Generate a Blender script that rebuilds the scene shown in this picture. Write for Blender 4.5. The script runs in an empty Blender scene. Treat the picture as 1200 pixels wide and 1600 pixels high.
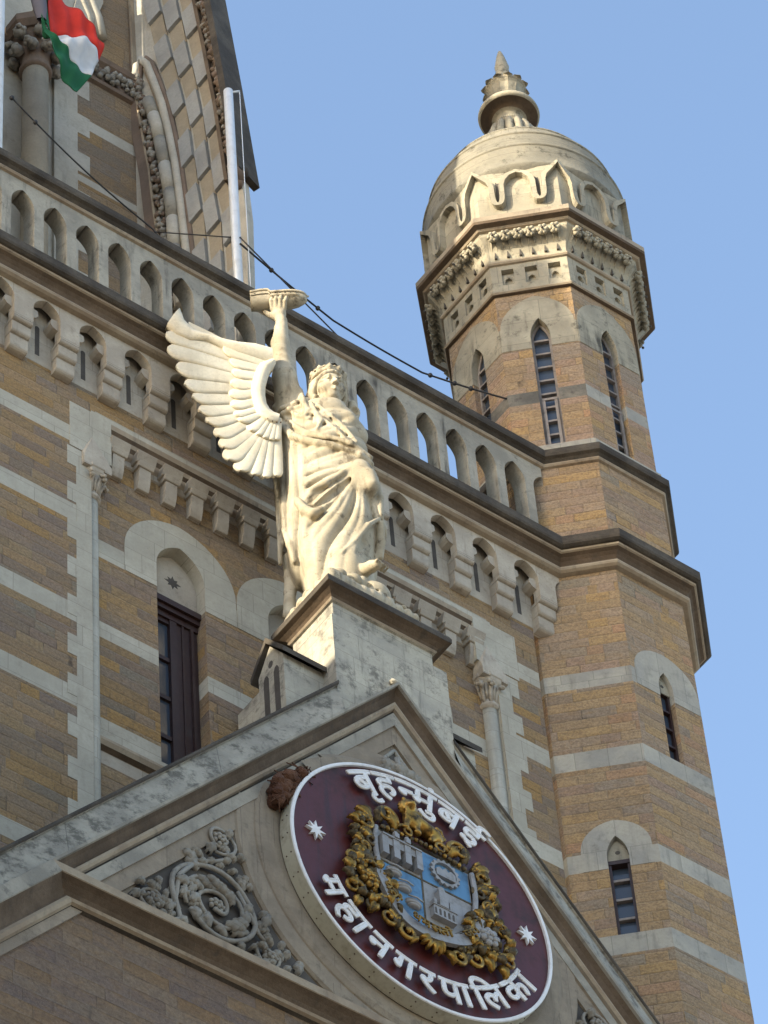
import bpy, bmesh, math, random, mathutils, mathutils.geometry
import numpy as np
from mathutils import Matrix, Vector
rnd = random.Random(7)
R = math.radians
scn = bpy.context.scene
COL = scn.collection

# ---------------------------------------------------------------- camera
AZ, EL, RO = R(40.392), R(51.275), R(-5.25)
dv = Vector((math.sin(AZ) * math.cos(EL), math.cos(AZ) * math.cos(EL), math.sin(EL)))
r0 = Vector((math.cos(AZ), -math.sin(AZ), 0)); u0 = r0.cross(dv)
rv = math.cos(RO) * r0 + math.sin(RO) * u0
uv_ = -math.sin(RO) * r0 + math.cos(RO) * u0
cam = bpy.data.cameras.new('camera'); camo = bpy.data.objects.new('camera', cam); COL.objects.link(camo)
cam.sensor_fit = 'VERTICAL'; cam.sensor_height = 24.0; cam.lens = 6881 / 1600 * 24
cam.clip_start = 0.5; cam.clip_end = 4000
M = Matrix((rv, uv_, -dv)).transposed().to_4x4(); M.translation = Vector((-18.234, -23.08, 1.6))
camo.matrix_world = M
scn.camera = camo

# ---------------------------------------------------------------- light
SUN_EL, SUN_BETA = R(19), R(2)          # low sun far to the left, a little behind the facade plane
sd = Vector((-math.cos(SUN_BETA) * math.cos(SUN_EL), math.sin(SUN_BETA) * math.cos(SUN_EL), math.sin(SUN_EL)))
sl = bpy.data.lights.new('sun', 'SUN'); sl.energy = 3.3; sl.angle = R(0.5); sl.color = (1.0, 0.87, 0.65)
so = bpy.data.objects.new('sun', sl); COL.objects.link(so)
so.rotation_euler = sd.to_track_quat('Z', 'Y').to_euler(); so.location = (-40, 0, 60)
w = bpy.data.worlds.new('World'); scn.world = w; w.use_nodes = True
wn = w.node_tree.nodes; bg = wn['Background']
sky = wn.new('ShaderNodeTexSky'); sky.sky_type = 'NISHITA'; sky.sun_disc = False
sky.sun_elevation = SUN_EL; sky.sun_rotation = math.atan2(sd.x, sd.y)
sky.altitude = 0; sky.air_density = 1.0; sky.dust_density = 1.5; sky.ozone_density = 1.0
w.node_tree.links.new(sky.outputs[0], bg.inputs[0]); bg.inputs[1].default_value = 0.15
vs = scn.view_settings; vs.view_transform = 'Standard'; vs.look = 'None'; vs.exposure = 1.62; vs.gamma = 1.0
vs.use_curve_mapping = False

# ---------------------------------------------------------------- materials
def new_mat(name):
    m = bpy.data.materials.new(name); m.use_nodes = True
    nt = m.node_tree; b = nt.nodes['Principled BSDF']
    b.inputs['Specular IOR Level'].default_value = 0.25
    return m, nt, b
class NG:
    def __init__(s, nt): s.nt = nt
    def link(s, a, b): s.nt.links.new(a, b)
    def math(s, op, a, b=None, c=None):
        n = s.nt.nodes.new('ShaderNodeMath'); n.operation = op
        for i, v in enumerate((a, b, c)):
            if v is None: continue
            if isinstance(v, (int, float)): n.inputs[i].default_value = v
            else: s.link(v, n.inputs[i])
        return n.outputs[0]
    def noise(s, vec, scale, detail=4, rough=0.55, out=0):
        n = s.nt.nodes.new('ShaderNodeTexNoise'); n.inputs['Scale'].default_value = scale
        n.inputs['Detail'].default_value = detail; n.inputs['Roughness'].default_value = rough
        if vec is not None: s.link(vec, n.inputs['Vector'])
        return n.outputs[out]
    def mapr(s, v, a, b, c=0, d=1, smooth=True):
        n = s.nt.nodes.new('ShaderNodeMapRange'); n.interpolation_type = 'SMOOTHSTEP' if smooth else 'LINEAR'
        s.link(v, n.inputs[0])
        for i, x in enumerate((a, b, c, d)): n.inputs[i + 1].default_value = x
        return n.outputs[0]
    def mix(s, f, a, b, blend='MIX'):
        n = s.nt.nodes.new('ShaderNodeMix'); n.data_type = 'RGBA'; n.blend_type = blend
        if isinstance(f, (int, float)): n.inputs[0].default_value = f
        else: s.link(f, n.inputs[0])
        for i, v in ((6, a), (7, b)):
            if isinstance(v, (tuple, list)): n.inputs[i].default_value = (*v, 1)
            else: s.link(v, n.inputs[i])
        return n.outputs[2]
    def ramp(s, v, stops, const=False):
        n = s.nt.nodes.new('ShaderNodeValToRGB'); cr = n.color_ramp
        if const: cr.interpolation = 'CONSTANT'
        while len(cr.elements) < len(stops): cr.elements.new(0.5)
        for e, (p, c) in zip(cr.elements, stops): e.position = p; e.color = (*c, 1)
        s.link(v, n.inputs[0]); return n.outputs[0]
    def scale(s, vec, sc):
        n = s.nt.nodes.new('ShaderNodeMapping'); n.inputs['Scale'].default_value = sc
        s.link(vec, n.inputs[0]); return n.outputs[0]
    def bump(s, h, strength, dist, normal=None):
        n = s.nt.nodes.new('ShaderNodeBump'); n.inputs['Strength'].default_value = strength
        n.inputs['Distance'].default_value = dist; s.link(h, n.inputs['Height'])
        if normal is not None: s.link(normal, n.inputs['Normal'])
        return n.outputs[0]
    def pos(s):
        return s.nt.nodes.new('ShaderNodeNewGeometry').outputs['Position']

def stone(name, base, alt, stain=(0.05, 0.045, 0.04), stain_amt=0.5, streak=0.5, rough=0.88, bump=0.25, speck=0.5, grain=26, joint=None, lo=0.54):
    """weathered dressed stone: blotches, vertical rain streaks, dark specks"""
    m, nt, b = new_mat(name); g = NG(nt); p = g.pos()
    blot = g.noise(p, 2.3, 5, 0.6)
    c = g.mix(g.mapr(blot, 0.36, 0.66), base, alt)
    fine = g.noise(p, grain, 5, 0.65)
    c = g.mix(g.mapr(fine, 0.30, 0.75, 0.0, 0.35), c, tuple(x * 0.62 for x in base))
    st = g.noise(g.scale(p, (9, 9, 0.9)), 1.0, 5, 0.65)
    pat = g.noise(p, 1.1, 3, 0.6)
    sf = g.math('MULTIPLY', g.mapr(st, 0.50, 0.72), g.mapr(pat, 0.42, 0.62))
    c = g.mix(g.math('MULTIPLY', sf, streak), c, stain)
    bl2 = g.noise(p, 5.5, 6, 0.75)
    c = g.mix(g.math('MULTIPLY', g.mapr(bl2, lo, lo + 0.16), stain_amt), c, stain)
    sp = g.noise(p, 75, 2, 0.5)
    c = g.mix(g.math('MULTIPLY', g.mapr(sp, 0.66, 0.74), speck), c, tuple(x * 0.35 for x in base))
    h = g.math('ADD', g.math('MULTIPLY', fine, 1.0), g.math('MULTIPLY', bl2, 0.8))
    if joint:                                        # fine joints between the dressed blocks
        uvn = nt.nodes.new('ShaderNodeUVMap'); sx = nt.nodes.new('ShaderNodeSeparateXYZ'); g.link(uvn.outputs[0], sx.inputs[0])
        U, V = sx.outputs[0], sx.outputs[1]; ln, crs = joint
        row = g.math('FLOOR', g.math('DIVIDE', V, crs)); fv = g.math('FRACT', g.math('DIVIDE', V, crs))
        wnz = nt.nodes.new('ShaderNodeTexWhiteNoise'); wnz.noise_dimensions = '1D'; g.link(row, wnz.inputs['W'])
        uu = g.math('ADD', g.math('DIVIDE', U, ln), g.math('MULTIPLY', wnz.outputs[0], 5.0)); fu = g.math('FRACT', uu)
        ci = nt.nodes.new('ShaderNodeCombineXYZ'); g.link(g.math('FLOOR', uu), ci.inputs[0]); g.link(row, ci.inputs[1])
        wn3 = nt.nodes.new('ShaderNodeTexWhiteNoise'); wn3.noise_dimensions = '2D'; g.link(ci.outputs[0], wn3.inputs['Vector'])
        c = g.mix(g.mapr(wn3.outputs[0], 0, 1, 0.0, 0.32, False), c, tuple(x * 0.66 for x in alt))
        du = g.math('MULTIPLY', g.math('MINIMUM', fu, g.math('SUBTRACT', 1.0, fu)), ln); dvv = g.math('MULTIPLY', g.math('MINIMUM', fv, g.math('SUBTRACT', 1.0, fv)), crs)
        jl = g.mapr(g.math('ADD', g.math('MINIMUM', du, dvv), g.math('MULTIPLY', g.math('SUBTRACT', fine, 0.5), 0.006)), 0.0005, 0.005, 1.0, 0.0)
        c = g.mix(g.math('MULTIPLY', jl, 0.55), c, stain)
        h = g.math('SUBTRACT', h, g.math('MULTIPLY', jl, 0.8))
    g.link(c, b.inputs['Base Color']); b.inputs['Roughness'].default_value = rough
    g.link(g.bump(h, bump, 0.03), b.inputs['Normal'])
    return m

def ashlar(name, stops, course=0.147, length=0.44, dark=1.0, base_mean=(0.285, 0.20, 0.108)):
    """rock-faced coursed masonry, every block its own tint"""
    m, nt, b = new_mat(name); g = NG(nt)
    uvn = nt.nodes.new('ShaderNodeUVMap'); sx = nt.nodes.new('ShaderNodeSeparateXYZ'); g.link(uvn.outputs[0], sx.inputs[0])
    U, V = sx.outputs[0], sx.outputs[1]
    p = g.pos()
    vv = g.math('DIVIDE', V, course); row = g.math('FLOOR', vv); fv = g.math('FRACT', vv)
    wn1 = nt.nodes.new('ShaderNodeTexWhiteNoise'); wn1.noise_dimensions = '1D'; g.link(row, wn1.inputs['W'])
    n1 = nt.nodes.new('ShaderNodeTexNoise'); n1.noise_dimensions = '2D'; n1.inputs['Scale'].default_value = 1.0; n1.inputs['Detail'].default_value = 0
    cb = nt.nodes.new('ShaderNodeCombineXYZ'); g.link(g.math('MULTIPLY', U, 1.7), cb.inputs[0]); g.link(g.math('MULTIPLY', row, 7.31), cb.inputs[1]); g.link(cb.outputs[0], n1.inputs['Vector'])
    uu = g.math('ADD', g.math('ADD', g.math('DIVIDE', U, length), g.math('MULTIPLY', wn1.outputs[0], 9.0)), g.math('MULTIPLY', n1.outputs[0], 1.9))
    col = g.math('FLOOR', uu); fu = g.math('FRACT', uu)
    cid = nt.nodes.new('ShaderNodeCombineXYZ'); g.link(col, cid.inputs[0]); g.link(row, cid.inputs[1])
    wn2 = nt.nodes.new('ShaderNodeTexWhiteNoise'); wn2.noise_dimensions = '2D'; g.link(cid.outputs[0], wn2.inputs['Vector'])
    c = g.ramp(wn2.outputs[0], stops, True)
    sep = nt.nodes.new('ShaderNodeSeparateColor'); g.link(wn2.outputs[1], sep.inputs[0])
    c = g.mix(g.mapr(sep.outputs[1], 0.3, 1, 0.0, 0.45, False), c, (0.34, 0.265, 0.18))
    c = g.mix(g.mapr(sep.outputs[2], 0.45, 1, 0.0, 0.40, False), c, (0.14, 0.112, 0.09))
    c = g.mix(0.24, c, base_mean)
    # ochre clouding, horizontally bedded streaks, pits
    mot = g.noise(g.scale(p, (3, 3, 8)), 1.6, 5, 0.65)
    c = g.mix(g.mapr(mot, 0.45, 0.72, 0.0, 0.45), c, (0.33, 0.20, 0.085))
    bed = g.noise(g.scale(p, (7, 7, 17)), 1.0, 6, 0.75)
    c = g.mix(g.mapr(bed, 0.48, 0.75, 0.0, 0.5), c, (0.105, 0.08, 0.062))
    fine = g.noise(p, 34, 6, 0.72)
    c = g.mix(g.mapr(fine, 0.34, 0.62, 0.45, 0.0), c, (0.075, 0.055, 0.043))
    vf = g.noise(p, 95, 3, 0.6); c = g.mix(g.mapr(vf, 0.55, 0.72, 0.0, 0.45), c, (0.40, 0.33, 0.23))
    # joints: thin, some dark and open, some pale
    du = g.math('MULTIPLY', g.math('MINIMUM', fu, g.math('SUBTRACT', 1.0, fu)), length)
    dvv = g.math('MULTIPLY', g.math('MINIMUM', fv, g.math('SUBTRACT', 1.0, fv)), course)
    wob = g.math('MULTIPLY', g.math('SUBTRACT', g.noise(p, 12, 3, 0.6), 0.5), 0.009)
    dj = g.math('ADD', g.math('MINIMUM', du, dvv), wob)
    joint = g.mapr(dj, 0.0004, 0.0050, 1.0, 0.0)
    jsel = g.noise(p, 2.7, 3, 0.6)
    jc = g.mix(g.mapr(jsel, 0.40, 0.56), (0.06, 0.048, 0.038), (0.28, 0.23, 0.17))
    c = g.mix(g.math('MULTIPLY', joint, g.mapr(jsel, 0.3, 0.5, 0.85, 0.55)), c, jc)
    if dark != 1.0: c = g.mix(1.0, c, (dark, dark * 0.97, dark * 0.97), 'MULTIPLY')
    g.link(c, b.inputs['Base Color']); b.inputs['Roughness'].default_value = 0.92
    pil = g.mapr(dj, 0.0, 0.020)
    h = g.math('ADD', g.math('ADD', g.math('MULTIPLY', pil, 0.26), g.math('MULTIPLY', fine, 0.42)), g.math('MULTIPLY', g.noise(g.scale(p, (6, 6, 13)), 1.0, 4, 0.6), 0.75))
    g.link(g.bump(h, 0.8, 0.042), b.inputs['Normal'])
    return m

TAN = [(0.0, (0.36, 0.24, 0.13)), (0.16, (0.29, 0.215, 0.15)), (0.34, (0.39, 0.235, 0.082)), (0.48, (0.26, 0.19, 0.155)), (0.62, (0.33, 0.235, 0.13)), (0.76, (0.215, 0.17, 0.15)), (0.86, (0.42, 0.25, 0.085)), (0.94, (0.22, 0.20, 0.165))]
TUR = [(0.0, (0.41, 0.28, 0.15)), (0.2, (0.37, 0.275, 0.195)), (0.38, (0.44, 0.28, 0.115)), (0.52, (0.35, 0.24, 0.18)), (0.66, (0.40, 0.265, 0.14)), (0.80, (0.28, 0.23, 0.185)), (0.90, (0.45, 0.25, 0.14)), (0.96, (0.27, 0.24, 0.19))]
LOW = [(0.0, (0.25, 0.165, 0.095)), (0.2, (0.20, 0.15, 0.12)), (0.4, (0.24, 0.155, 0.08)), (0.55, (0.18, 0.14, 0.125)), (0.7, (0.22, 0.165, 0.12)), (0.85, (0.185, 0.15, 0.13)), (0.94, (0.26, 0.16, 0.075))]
MT = dict(
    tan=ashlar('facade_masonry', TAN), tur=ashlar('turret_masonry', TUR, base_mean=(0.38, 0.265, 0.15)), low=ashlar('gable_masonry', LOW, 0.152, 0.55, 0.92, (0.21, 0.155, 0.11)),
    lime=stone('limestone_band', (0.485, 0.455, 0.375), (0.40, 0.37, 0.30), stain=(0.12,0.105,0.085), stain_amt=0.28, streak=0.35, bump=0.15, speck=0.4, joint=(0.62, 0.30)),
    limt=stone('turret_band_stone', (0.43, 0.40, 0.33), (0.31, 0.30, 0.27), stain=(0.10,0.095,0.08), stain_amt=0.4, streak=0.45, bump=0.18, joint=(0.36, 0.9)),
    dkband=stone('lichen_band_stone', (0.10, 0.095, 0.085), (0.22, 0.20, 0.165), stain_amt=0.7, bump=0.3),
    cream=stone('frieze_stone', (0.49, 0.44, 0.36), (0.37, 0.325, 0.265), stain=(0.13, 0.095, 0.065), stain_amt=0.45, streak=0.6, bump=0.22, joint=(0.58, 1.7)),
    top=stone('turret_cream_stone', (0.40, 0.365, 0.28), (0.29, 0.265, 0.205), stain=(0.045, 0.042, 0.034), stain_amt=0.75, streak=0.9, bump=0.28, joint=(0.5, 0.42)),
    dome=stone('lichened_dome_stone', (0.285, 0.265, 0.21), (0.20, 0.19, 0.155), stain=(0.035, 0.034, 0.028), stain_amt=0.9, streak=1.0, bump=0.35, joint=(0.55, 0.36)),
    grey=stone('balustrade_stone', (0.37, 0.345, 0.285), (0.245, 0.23, 0.195), stain=(0.065, 0.06, 0.052), stain_amt=0.6, streak=0.95, bump=0.35),
    dark=stone('rain_blackened_stone', (0.052, 0.044, 0.036), (0.10, 0.085, 0.067), stain_amt=0.4, bump=0.4, speck=0.2),
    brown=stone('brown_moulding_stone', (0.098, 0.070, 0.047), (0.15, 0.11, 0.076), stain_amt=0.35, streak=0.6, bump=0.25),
    roll=stone('pale_moulding_stone', (0.36, 0.30, 0.22), (0.27, 0.21, 0.15), stain_amt=0.3, bump=0.2),
    coping=stone('gable_coping_stone', (0.45, 0.42, 0.345), (0.30, 0.28, 0.235), stain=(0.06, 0.056, 0.046), stain_amt=0.85, streak=0.8, bump=0.5, grain=18, joint=(1.6, 9), lo=0.47),
    ped=stone('pedestal_stone', (0.50, 0.465, 0.375), (0.35, 0.33, 0.28), stain=(0.10, 0.092, 0.078), stain_amt=0.75, streak=0.8, bump=0.28, joint=(0.8, 0.36), lo=0.50),
    gab=stone('gable_stone', (0.34, 0.285, 0.215), (0.235, 0.195, 0.15), stain=(0.07, 0.06, 0.05), stain_amt=0.5, streak=0.6, bump=0.25, joint=(0.9, 9)),
    gabg=stone('gable_grey_stone', (0.35, 0.325, 0.27), (0.22, 0.205, 0.175), stain=(0.07, 0.065, 0.06), stain_amt=0.6, streak=0.6, bump=0.28),
    carve=stone('carved_stone', (0.33, 0.31, 0.27), (0.20, 0.185, 0.16), stain=(0.04, 0.036, 0.03), stain_amt=0.5, bump=0.25),
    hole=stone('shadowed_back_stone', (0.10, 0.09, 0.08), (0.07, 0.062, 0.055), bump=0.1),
    statue=stone('statue_marble', (0.46, 0.41, 0.31), (0.33, 0.285, 0.20), stain=(0.10, 0.078, 0.05), stain_amt=0.85, streak=0.9, rough=0.8, bump=0.14, speck=0.6),
    wing=stone('sun_brightened_marble', (0.68, 0.63, 0.50), (0.60, 0.54, 0.41), stain=(0.20, 0.15, 0.09), stain_amt=0.22, streak=0.3, rough=0.75, bump=0.1, speck=0.5),  # paler than the figure: extra sunlight put into the wing's base colour
    twr=ashlar('tower_masonry', [(0.0, (0.33, 0.24, 0.15)), (0.3, (0.26, 0.20, 0.145)), (0.55, (0.36, 0.235, 0.11)), (0.8, (0.25, 0.21, 0.175))], 0.26, 0.8),
    twrl=stone('tower_pale_stone', (0.48, 0.45, 0.385), (0.40, 0.37, 0.31), stain_amt=0.2, streak=0.3),
    twrg=stone('tower_grey_stone', (0.34, 0.335, 0.315), (0.27, 0.265, 0.25), stain_amt=0.15, streak=0.2),
    twrt=stone('tower_tan_stone', (0.35, 0.295, 0.215), (0.29, 0.245, 0.18), stain_amt=0.15, streak=0.2),
    twrb=stone('tower_brown_stone', (0.20, 0.145, 0.11), (0.15, 0.115, 0.09), stain_amt=0.25, streak=0.2),
)
def paint(name, colr, rough=0.5, metal=0.0, dirt=(0.05, 0.04, 0.035), amt=0.3, bump=0.05, scale=6, spec=0.4):
    m, nt, b = new_mat(name); g = NG(nt); p = g.pos()
    n = g.noise(p, scale, 5, 0.65)
    st = g.noise(g.scale(p, (14, 14, 1.2)), 1.0, 4, 0.6)
    c = g.mix(g.math('MULTIPLY', g.mapr(n, 0.45, 0.72), amt), colr, dirt)
    c = g.mix(g.math('MULTIPLY', g.mapr(st, 0.5, 0.75), amt * 0.7), c, dirt)
    g.link(c, b.inputs['Base Color'])
    g.link(g.mapr(n, 0.3, 0.7, rough * 0.8, min(1, rough * 1.3)), b.inputs['Roughness']); b.inputs['Metallic'].default_value = metal
    b.inputs['Specular IOR Level'].default_value = spec
    g.link(g.bump(g.noise(p, 60, 3), bump, 0.01), b.inputs['Normal'])
    return m
MT.update(
    timber=paint('brown_timber', (0.030, 0.013, 0.011), 0.5, amt=0.4),
    gtimber=paint('grey_timber', (0.24, 0.21, 0.19), 0.7, amt=0.5),
    glass=paint('window_glass', (0.045, 0.06, 0.085), 0.12, amt=0.25, bump=0.03, scale=3, spec=0.35),
    maroon=paint('maroon_paint', (0.078, 0.015, 0.013), 0.45, dirt=(0.026, 0.014, 0.013), amt=0.85, bump=0.08, scale=2.5),
    white=paint('white_paint', (0.72, 0.72, 0.72), 0.5, dirt=(0.3, 0.28, 0.25), amt=0.3),
    rimside=paint('cream_metal_side', (0.50, 0.48, 0.38), 0.55, dirt=(0.16, 0.11, 0.06), amt=0.45),
    gold=paint('gilt', (0.36, 0.205, 0.045), 0.36, 0.8, dirt=(0.035, 0.024, 0.012), amt=0.97, bump=0.2, scale=13),
    bronze=paint('tarnished_gilt', (0.12, 0.085, 0.04), 0.5, 0.5, dirt=(0.022, 0.017, 0.012), amt=0.9, bump=0.2, scale=16),
    silver=paint('silver_grey_paint', (0.29, 0.285, 0.28), 0.5, 0.15, dirt=(0.13, 0.12, 0.11), amt=0.5, scale=9),
    blue=paint('blue_enamel', (0.09, 0.22, 0.38), 0.5, dirt=(0.05, 0.09, 0.15), amt=0.75, scale=5),
    pole=paint('galvanised_pole', (0.62, 0.64, 0.66), 0.45, 0.2, amt=0.15),
    wire=paint('black_cable', (0.02, 0.02, 0.022), 0.6, amt=0.1),
    nest=stone('nest_fibre', (0.10, 0.045, 0.028), (0.17, 0.085, 0.05), stain=(0.02, 0.012, 0.01), stain_amt=0.8, bump=1.0, grain=40),
    ground=stone('paved_ground', (0.30, 0.27, 0.23), (0.25, 0.22, 0.19), stain_amt=0.2),
)
def cloth(name, colr):
    m, nt, b = new_mat(name); g = NG(nt); p = g.pos()
    c = g.mix(g.mapr(g.noise(p, 5, 4), 0.35, 0.7, 0, 0.35), colr, tuple(x * 0.6 for x in colr))
    g.link(c, b.inputs['Base Color']); b.inputs['Roughness'].default_value = 0.85
    return m
MT.update(fred=cloth('red_cloth', (0.50, 0.030, 0.018)), fwhite=cloth('white_cloth', (0.55, 0.56, 0.58)), fgreen=cloth('green_cloth', (0.012, 0.10, 0.045)), fgrey=cloth('grey_cloth', (0.13, 0.12, 0.14)))

# ---------------------------------------------------------------- mesh helpers
class MB:
    def __init__(s): s.v = []; s.f = []; s.m = []; s.mats = []; s.sm = []
    def mi(s, mat):
        if mat not in s.mats: s.mats.append(mat)
        return s.mats.index(mat)
    def add(s, verts, faces, mat, smooth=False):
        o = len(s.v); k = s.mi(mat)
        s.v += [tuple(p) for p in verts]
        for f in faces: s.f.append([i + o for i in f]); s.m.append(k); s.sm.append(smooth)
    def quad(s, a, b, c, d, mat): s.add((a, b, c, d), [(0, 1, 2, 3)], mat)
    def box(s, x0, x1, y0, y1, z0, z1, mat, fm=None):
        P = [(x, y, z) for z in (z0, z1) for y in (y0, y1) for x in (x0, x1)]
        if fm: P = [fm(*p) for p in P]
        s.add(P, [(0, 2, 3, 1), (4, 5, 7, 6), (0, 1, 5, 4), (2, 6, 7, 3), (0, 4, 6, 2), (1, 3, 7, 5)], mat)
    def prism(s, poly, mapf, o0, o1, mat, smooth=False, caps=True):
        """poly [(u, z)], mapf(u, o, z): solid between depths o0 and o1"""
        n = len(poly)
        P = [mapf(u, o0, z) for u, z in poly] + [mapf(u, o1, z) for u, z in poly]
        F = [(i, (i + 1) % n, n + (i + 1) % n, n + i) for i in range(n)]
        s.add(P, F, mat, smooth)
        if caps: s.add(P, [tuple(range(n))[::-1], tuple(range(n, 2 * n))], mat)
    def tube(s, path, rad, mat, n=10, caps=True, smooth=True):
        path = [Vector(p) for p in path]; N = len(path)
        rr = rad if isinstance(rad, (list, tuple)) else [rad] * N
        V = []; up = Vector((0.13, 0.27, 0.95))
        prev = None
        for i, p in enumerate(path):
            t = (path[min(i + 1, N - 1)] - path[max(i - 1, 0)]).normalized()
            if prev is None:
                a = up if abs(t.dot(up)) < 0.9 else Vector((1, 0, 0))
                x = t.cross(a).normalized()
            else:
                x = (prev - t * prev.dot(t)).normalized()
            prev = x; y = t.cross(x)
            for k in range(n):
                an = 2 * math.pi * k / n
                V.append(p + (x * math.cos(an) + y * math.sin(an)) * rr[i])
        F = [(i * n + k, i * n + (k + 1) % n, (i + 1) * n + (k + 1) % n, (i + 1) * n + k) for i in range(N - 1) for k in range(n)]
        if caps: F += [tuple(range(n))[::-1], tuple(range((N - 1) * n, N * n))]
        s.add(V, F, mat, smooth)
    def lathe(s, prof, c, mat, n=32, smooth=True, mod=None):
        """prof [(r, z)] about the vertical axis through c"""
        V = []
        for i, (r, z) in enumerate(prof):
            for k in range(n):
                a = 2 * math.pi * k / n
                q = r * (mod(i, a) if mod else 1)
                V.append((c[0] + q * math.cos(a), c[1] + q * math.sin(a), c[2] + z))
        F = [(i * n + k, i * n + (k + 1) % n, (i + 1) * n + (k + 1) % n, (i + 1) * n + k) for i in range(len(prof) - 1) for k in range(n)]
        s.add(V, F, mat, smooth)
    def blob(s, c, r, mat, seg=10, jit=0.0, squash=(1, 1, 1), rot=None):
        V = []; nr = seg // 2 + 1
        for i in range(nr + 1):
            th = math.pi * i / nr
            for k in range(seg):
                a = 2 * math.pi * k / seg
                d = Vector((math.sin(th) * math.cos(a) * squash[0], math.sin(th) * math.sin(a) * squash[1], math.cos(th) * squash[2])) * r * (1 + jit * (rnd.random() - 0.5))
                if rot is not None: d = rot @ d
                V.append(Vector(c) + d)
        F = [(i * seg + k, (i + 1) * seg + k, (i + 1) * seg + (k + 1) % seg, i * seg + (k + 1) % seg) for i in range(nr) for k in range(seg)]
        s.add(V, F, mat, True)
    def sweep(s, path, prof, closed=False):
        """path 2-D polyline, outside on its right; prof [(out, z, material of the strip to the next point)]"""
        n = len(path); P = [Vector(p) for p in path]; nor = []
        for i in range(n if closed else n - 1):
            t = (P[(i + 1) % n] - P[i]).normalized(); nor.append(Vector((t.y, -t.x)))
        off = []
        for i in range(n):
            a = nor[i - 1] if (closed or i > 0) else nor[0]
            b = nor[i] if (closed or i < n - 1) else nor[-1]
            off.append((a + b) / (1 + a.dot(b)))
        for j in range(len(prof) - 1):
            (o0, z0, mt), (o1, z1, _) = prof[j], prof[j + 1]
            for i in range(n if closed else n - 1):
                k = (i + 1) % n
                a0 = P[i] + off[i] * o0; b0 = P[k] + off[k] * o0; a1 = P[i] + off[i] * o1; b1 = P[k] + off[k] * o1
                s.quad((*a0, z0), (*b0, z0), (*b1, z1), (*a1, z1), mt)
    def mesh(s, name):
        me = bpy.data.meshes.new(name); me.from_pydata([tuple(p) for p in s.v], [], s.f)
        for mt in s.mats: me.materials.append(MT[mt])
        me.polygons.foreach_set('material_index', s.m); me.polygons.foreach_set('use_smooth', s.sm)
        uvl = me.uv_layers.new(name='UVMap')
        nv = np.empty(len(me.polygons) * 3); me.polygons.foreach_get('normal', nv); nv = nv.reshape(-1, 3)
        co = np.empty(len(me.vertices) * 3); me.vertices.foreach_get('co', co); co = co.reshape(-1, 3)
        li = np.empty(len(me.loops), dtype=np.int32); me.loops.foreach_get('vertex_index', li)
        tot = np.empty(len(me.polygons), dtype=np.int32); me.polygons.foreach_get('loop_total', tot)
        nl = np.repeat(nv, tot, axis=0); c = co[li]
        hl = np.hypot(nl[:, 0], nl[:, 1]); hl[hl < 1e-6] = 1
        tx, ty = -nl[:, 1] / hl, nl[:, 0] / hl
        u = np.where(np.abs(nl[:, 2]) < 0.75, c[:, 0] * tx + c[:, 1] * ty, c[:, 0]); v = np.where(np.abs(nl[:, 2]) < 0.75, c[:, 2], c[:, 1])
        uvl.data.foreach_set('uv', np.stack([u, v], 1).astype(np.float32).ravel())
        me.update(); return me
    def build(s, name, parent=None, loc=None, bevel=0, recalc=True):
        me = s.mesh(name)
        if recalc:
            bm = bmesh.new(); bm.from_mesh(me); bmesh.ops.recalc_face_normals(bm, faces=bm.faces[:]); bm.to_mesh(me); bm.free()
        return link_mesh(name, me, parent, loc, bevel)
def link_mesh(name, me, parent=None, loc=None, bevel=0):
    o = bpy.data.objects.new(name, me); COL.objects.link(o)
    if parent is not None: o.parent = parent
    if loc is not None: o.location = loc
    if bevel:
        bv = o.modifiers.new('bevel', 'BEVEL'); bv.width = bevel; bv.segments = 2; bv.limit_method = 'ANGLE'; bv.angle_limit = R(40)
    return o
def thing(name, label, cat, loc=(0, 0, 0), group=None):
    o = bpy.data.objects.new(name, None); COL.objects.link(o); o.location = loc; o.empty_display_size = 0.2
    o['label'] = label; o['category'] = cat
    if group: o['group'] = group
    return o
def tag(o, label, cat, group=None):
    o['label'] = label; o['category'] = cat
    if group: o['group'] = group
    return o
def dup(o, parent, loc=None, rz=None):
    c = o.copy(); COL.objects.link(c); c.parent = parent
    if loc is not None: c.location = loc
    if rz is not None: c.rotation_euler = (0, 0, rz)
    for ch in o.children: dup(ch, c)
    return c
def frame(ox, oy, nx, ny):
    l = math.hypot(nx, ny); nx, ny = nx / l, ny / l; tx, ty = -ny, nx
    return lambda u, o, z: (ox + tx * u + nx * o, oy + ty * u + ny * o, z)
def arch(hw, zs, rise, n=8, uc=0):
    """points of a two-centred arch from left springing to right springing"""
    rad = (hw * hw + rise * rise) / (2 * hw); c = hw - rad
    a1 = math.atan2(rise, -c) if c < 0 else math.pi / 2
    right = [(c + rad * math.cos(a1 * i / n), rad * math.sin(a1 * i / n)) for i in range(n + 1)]
    left = [(-x, y) for x, y in right]
    return [(uc + x, zs + y) for x, y in left + right[::-1][1:]]
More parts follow.
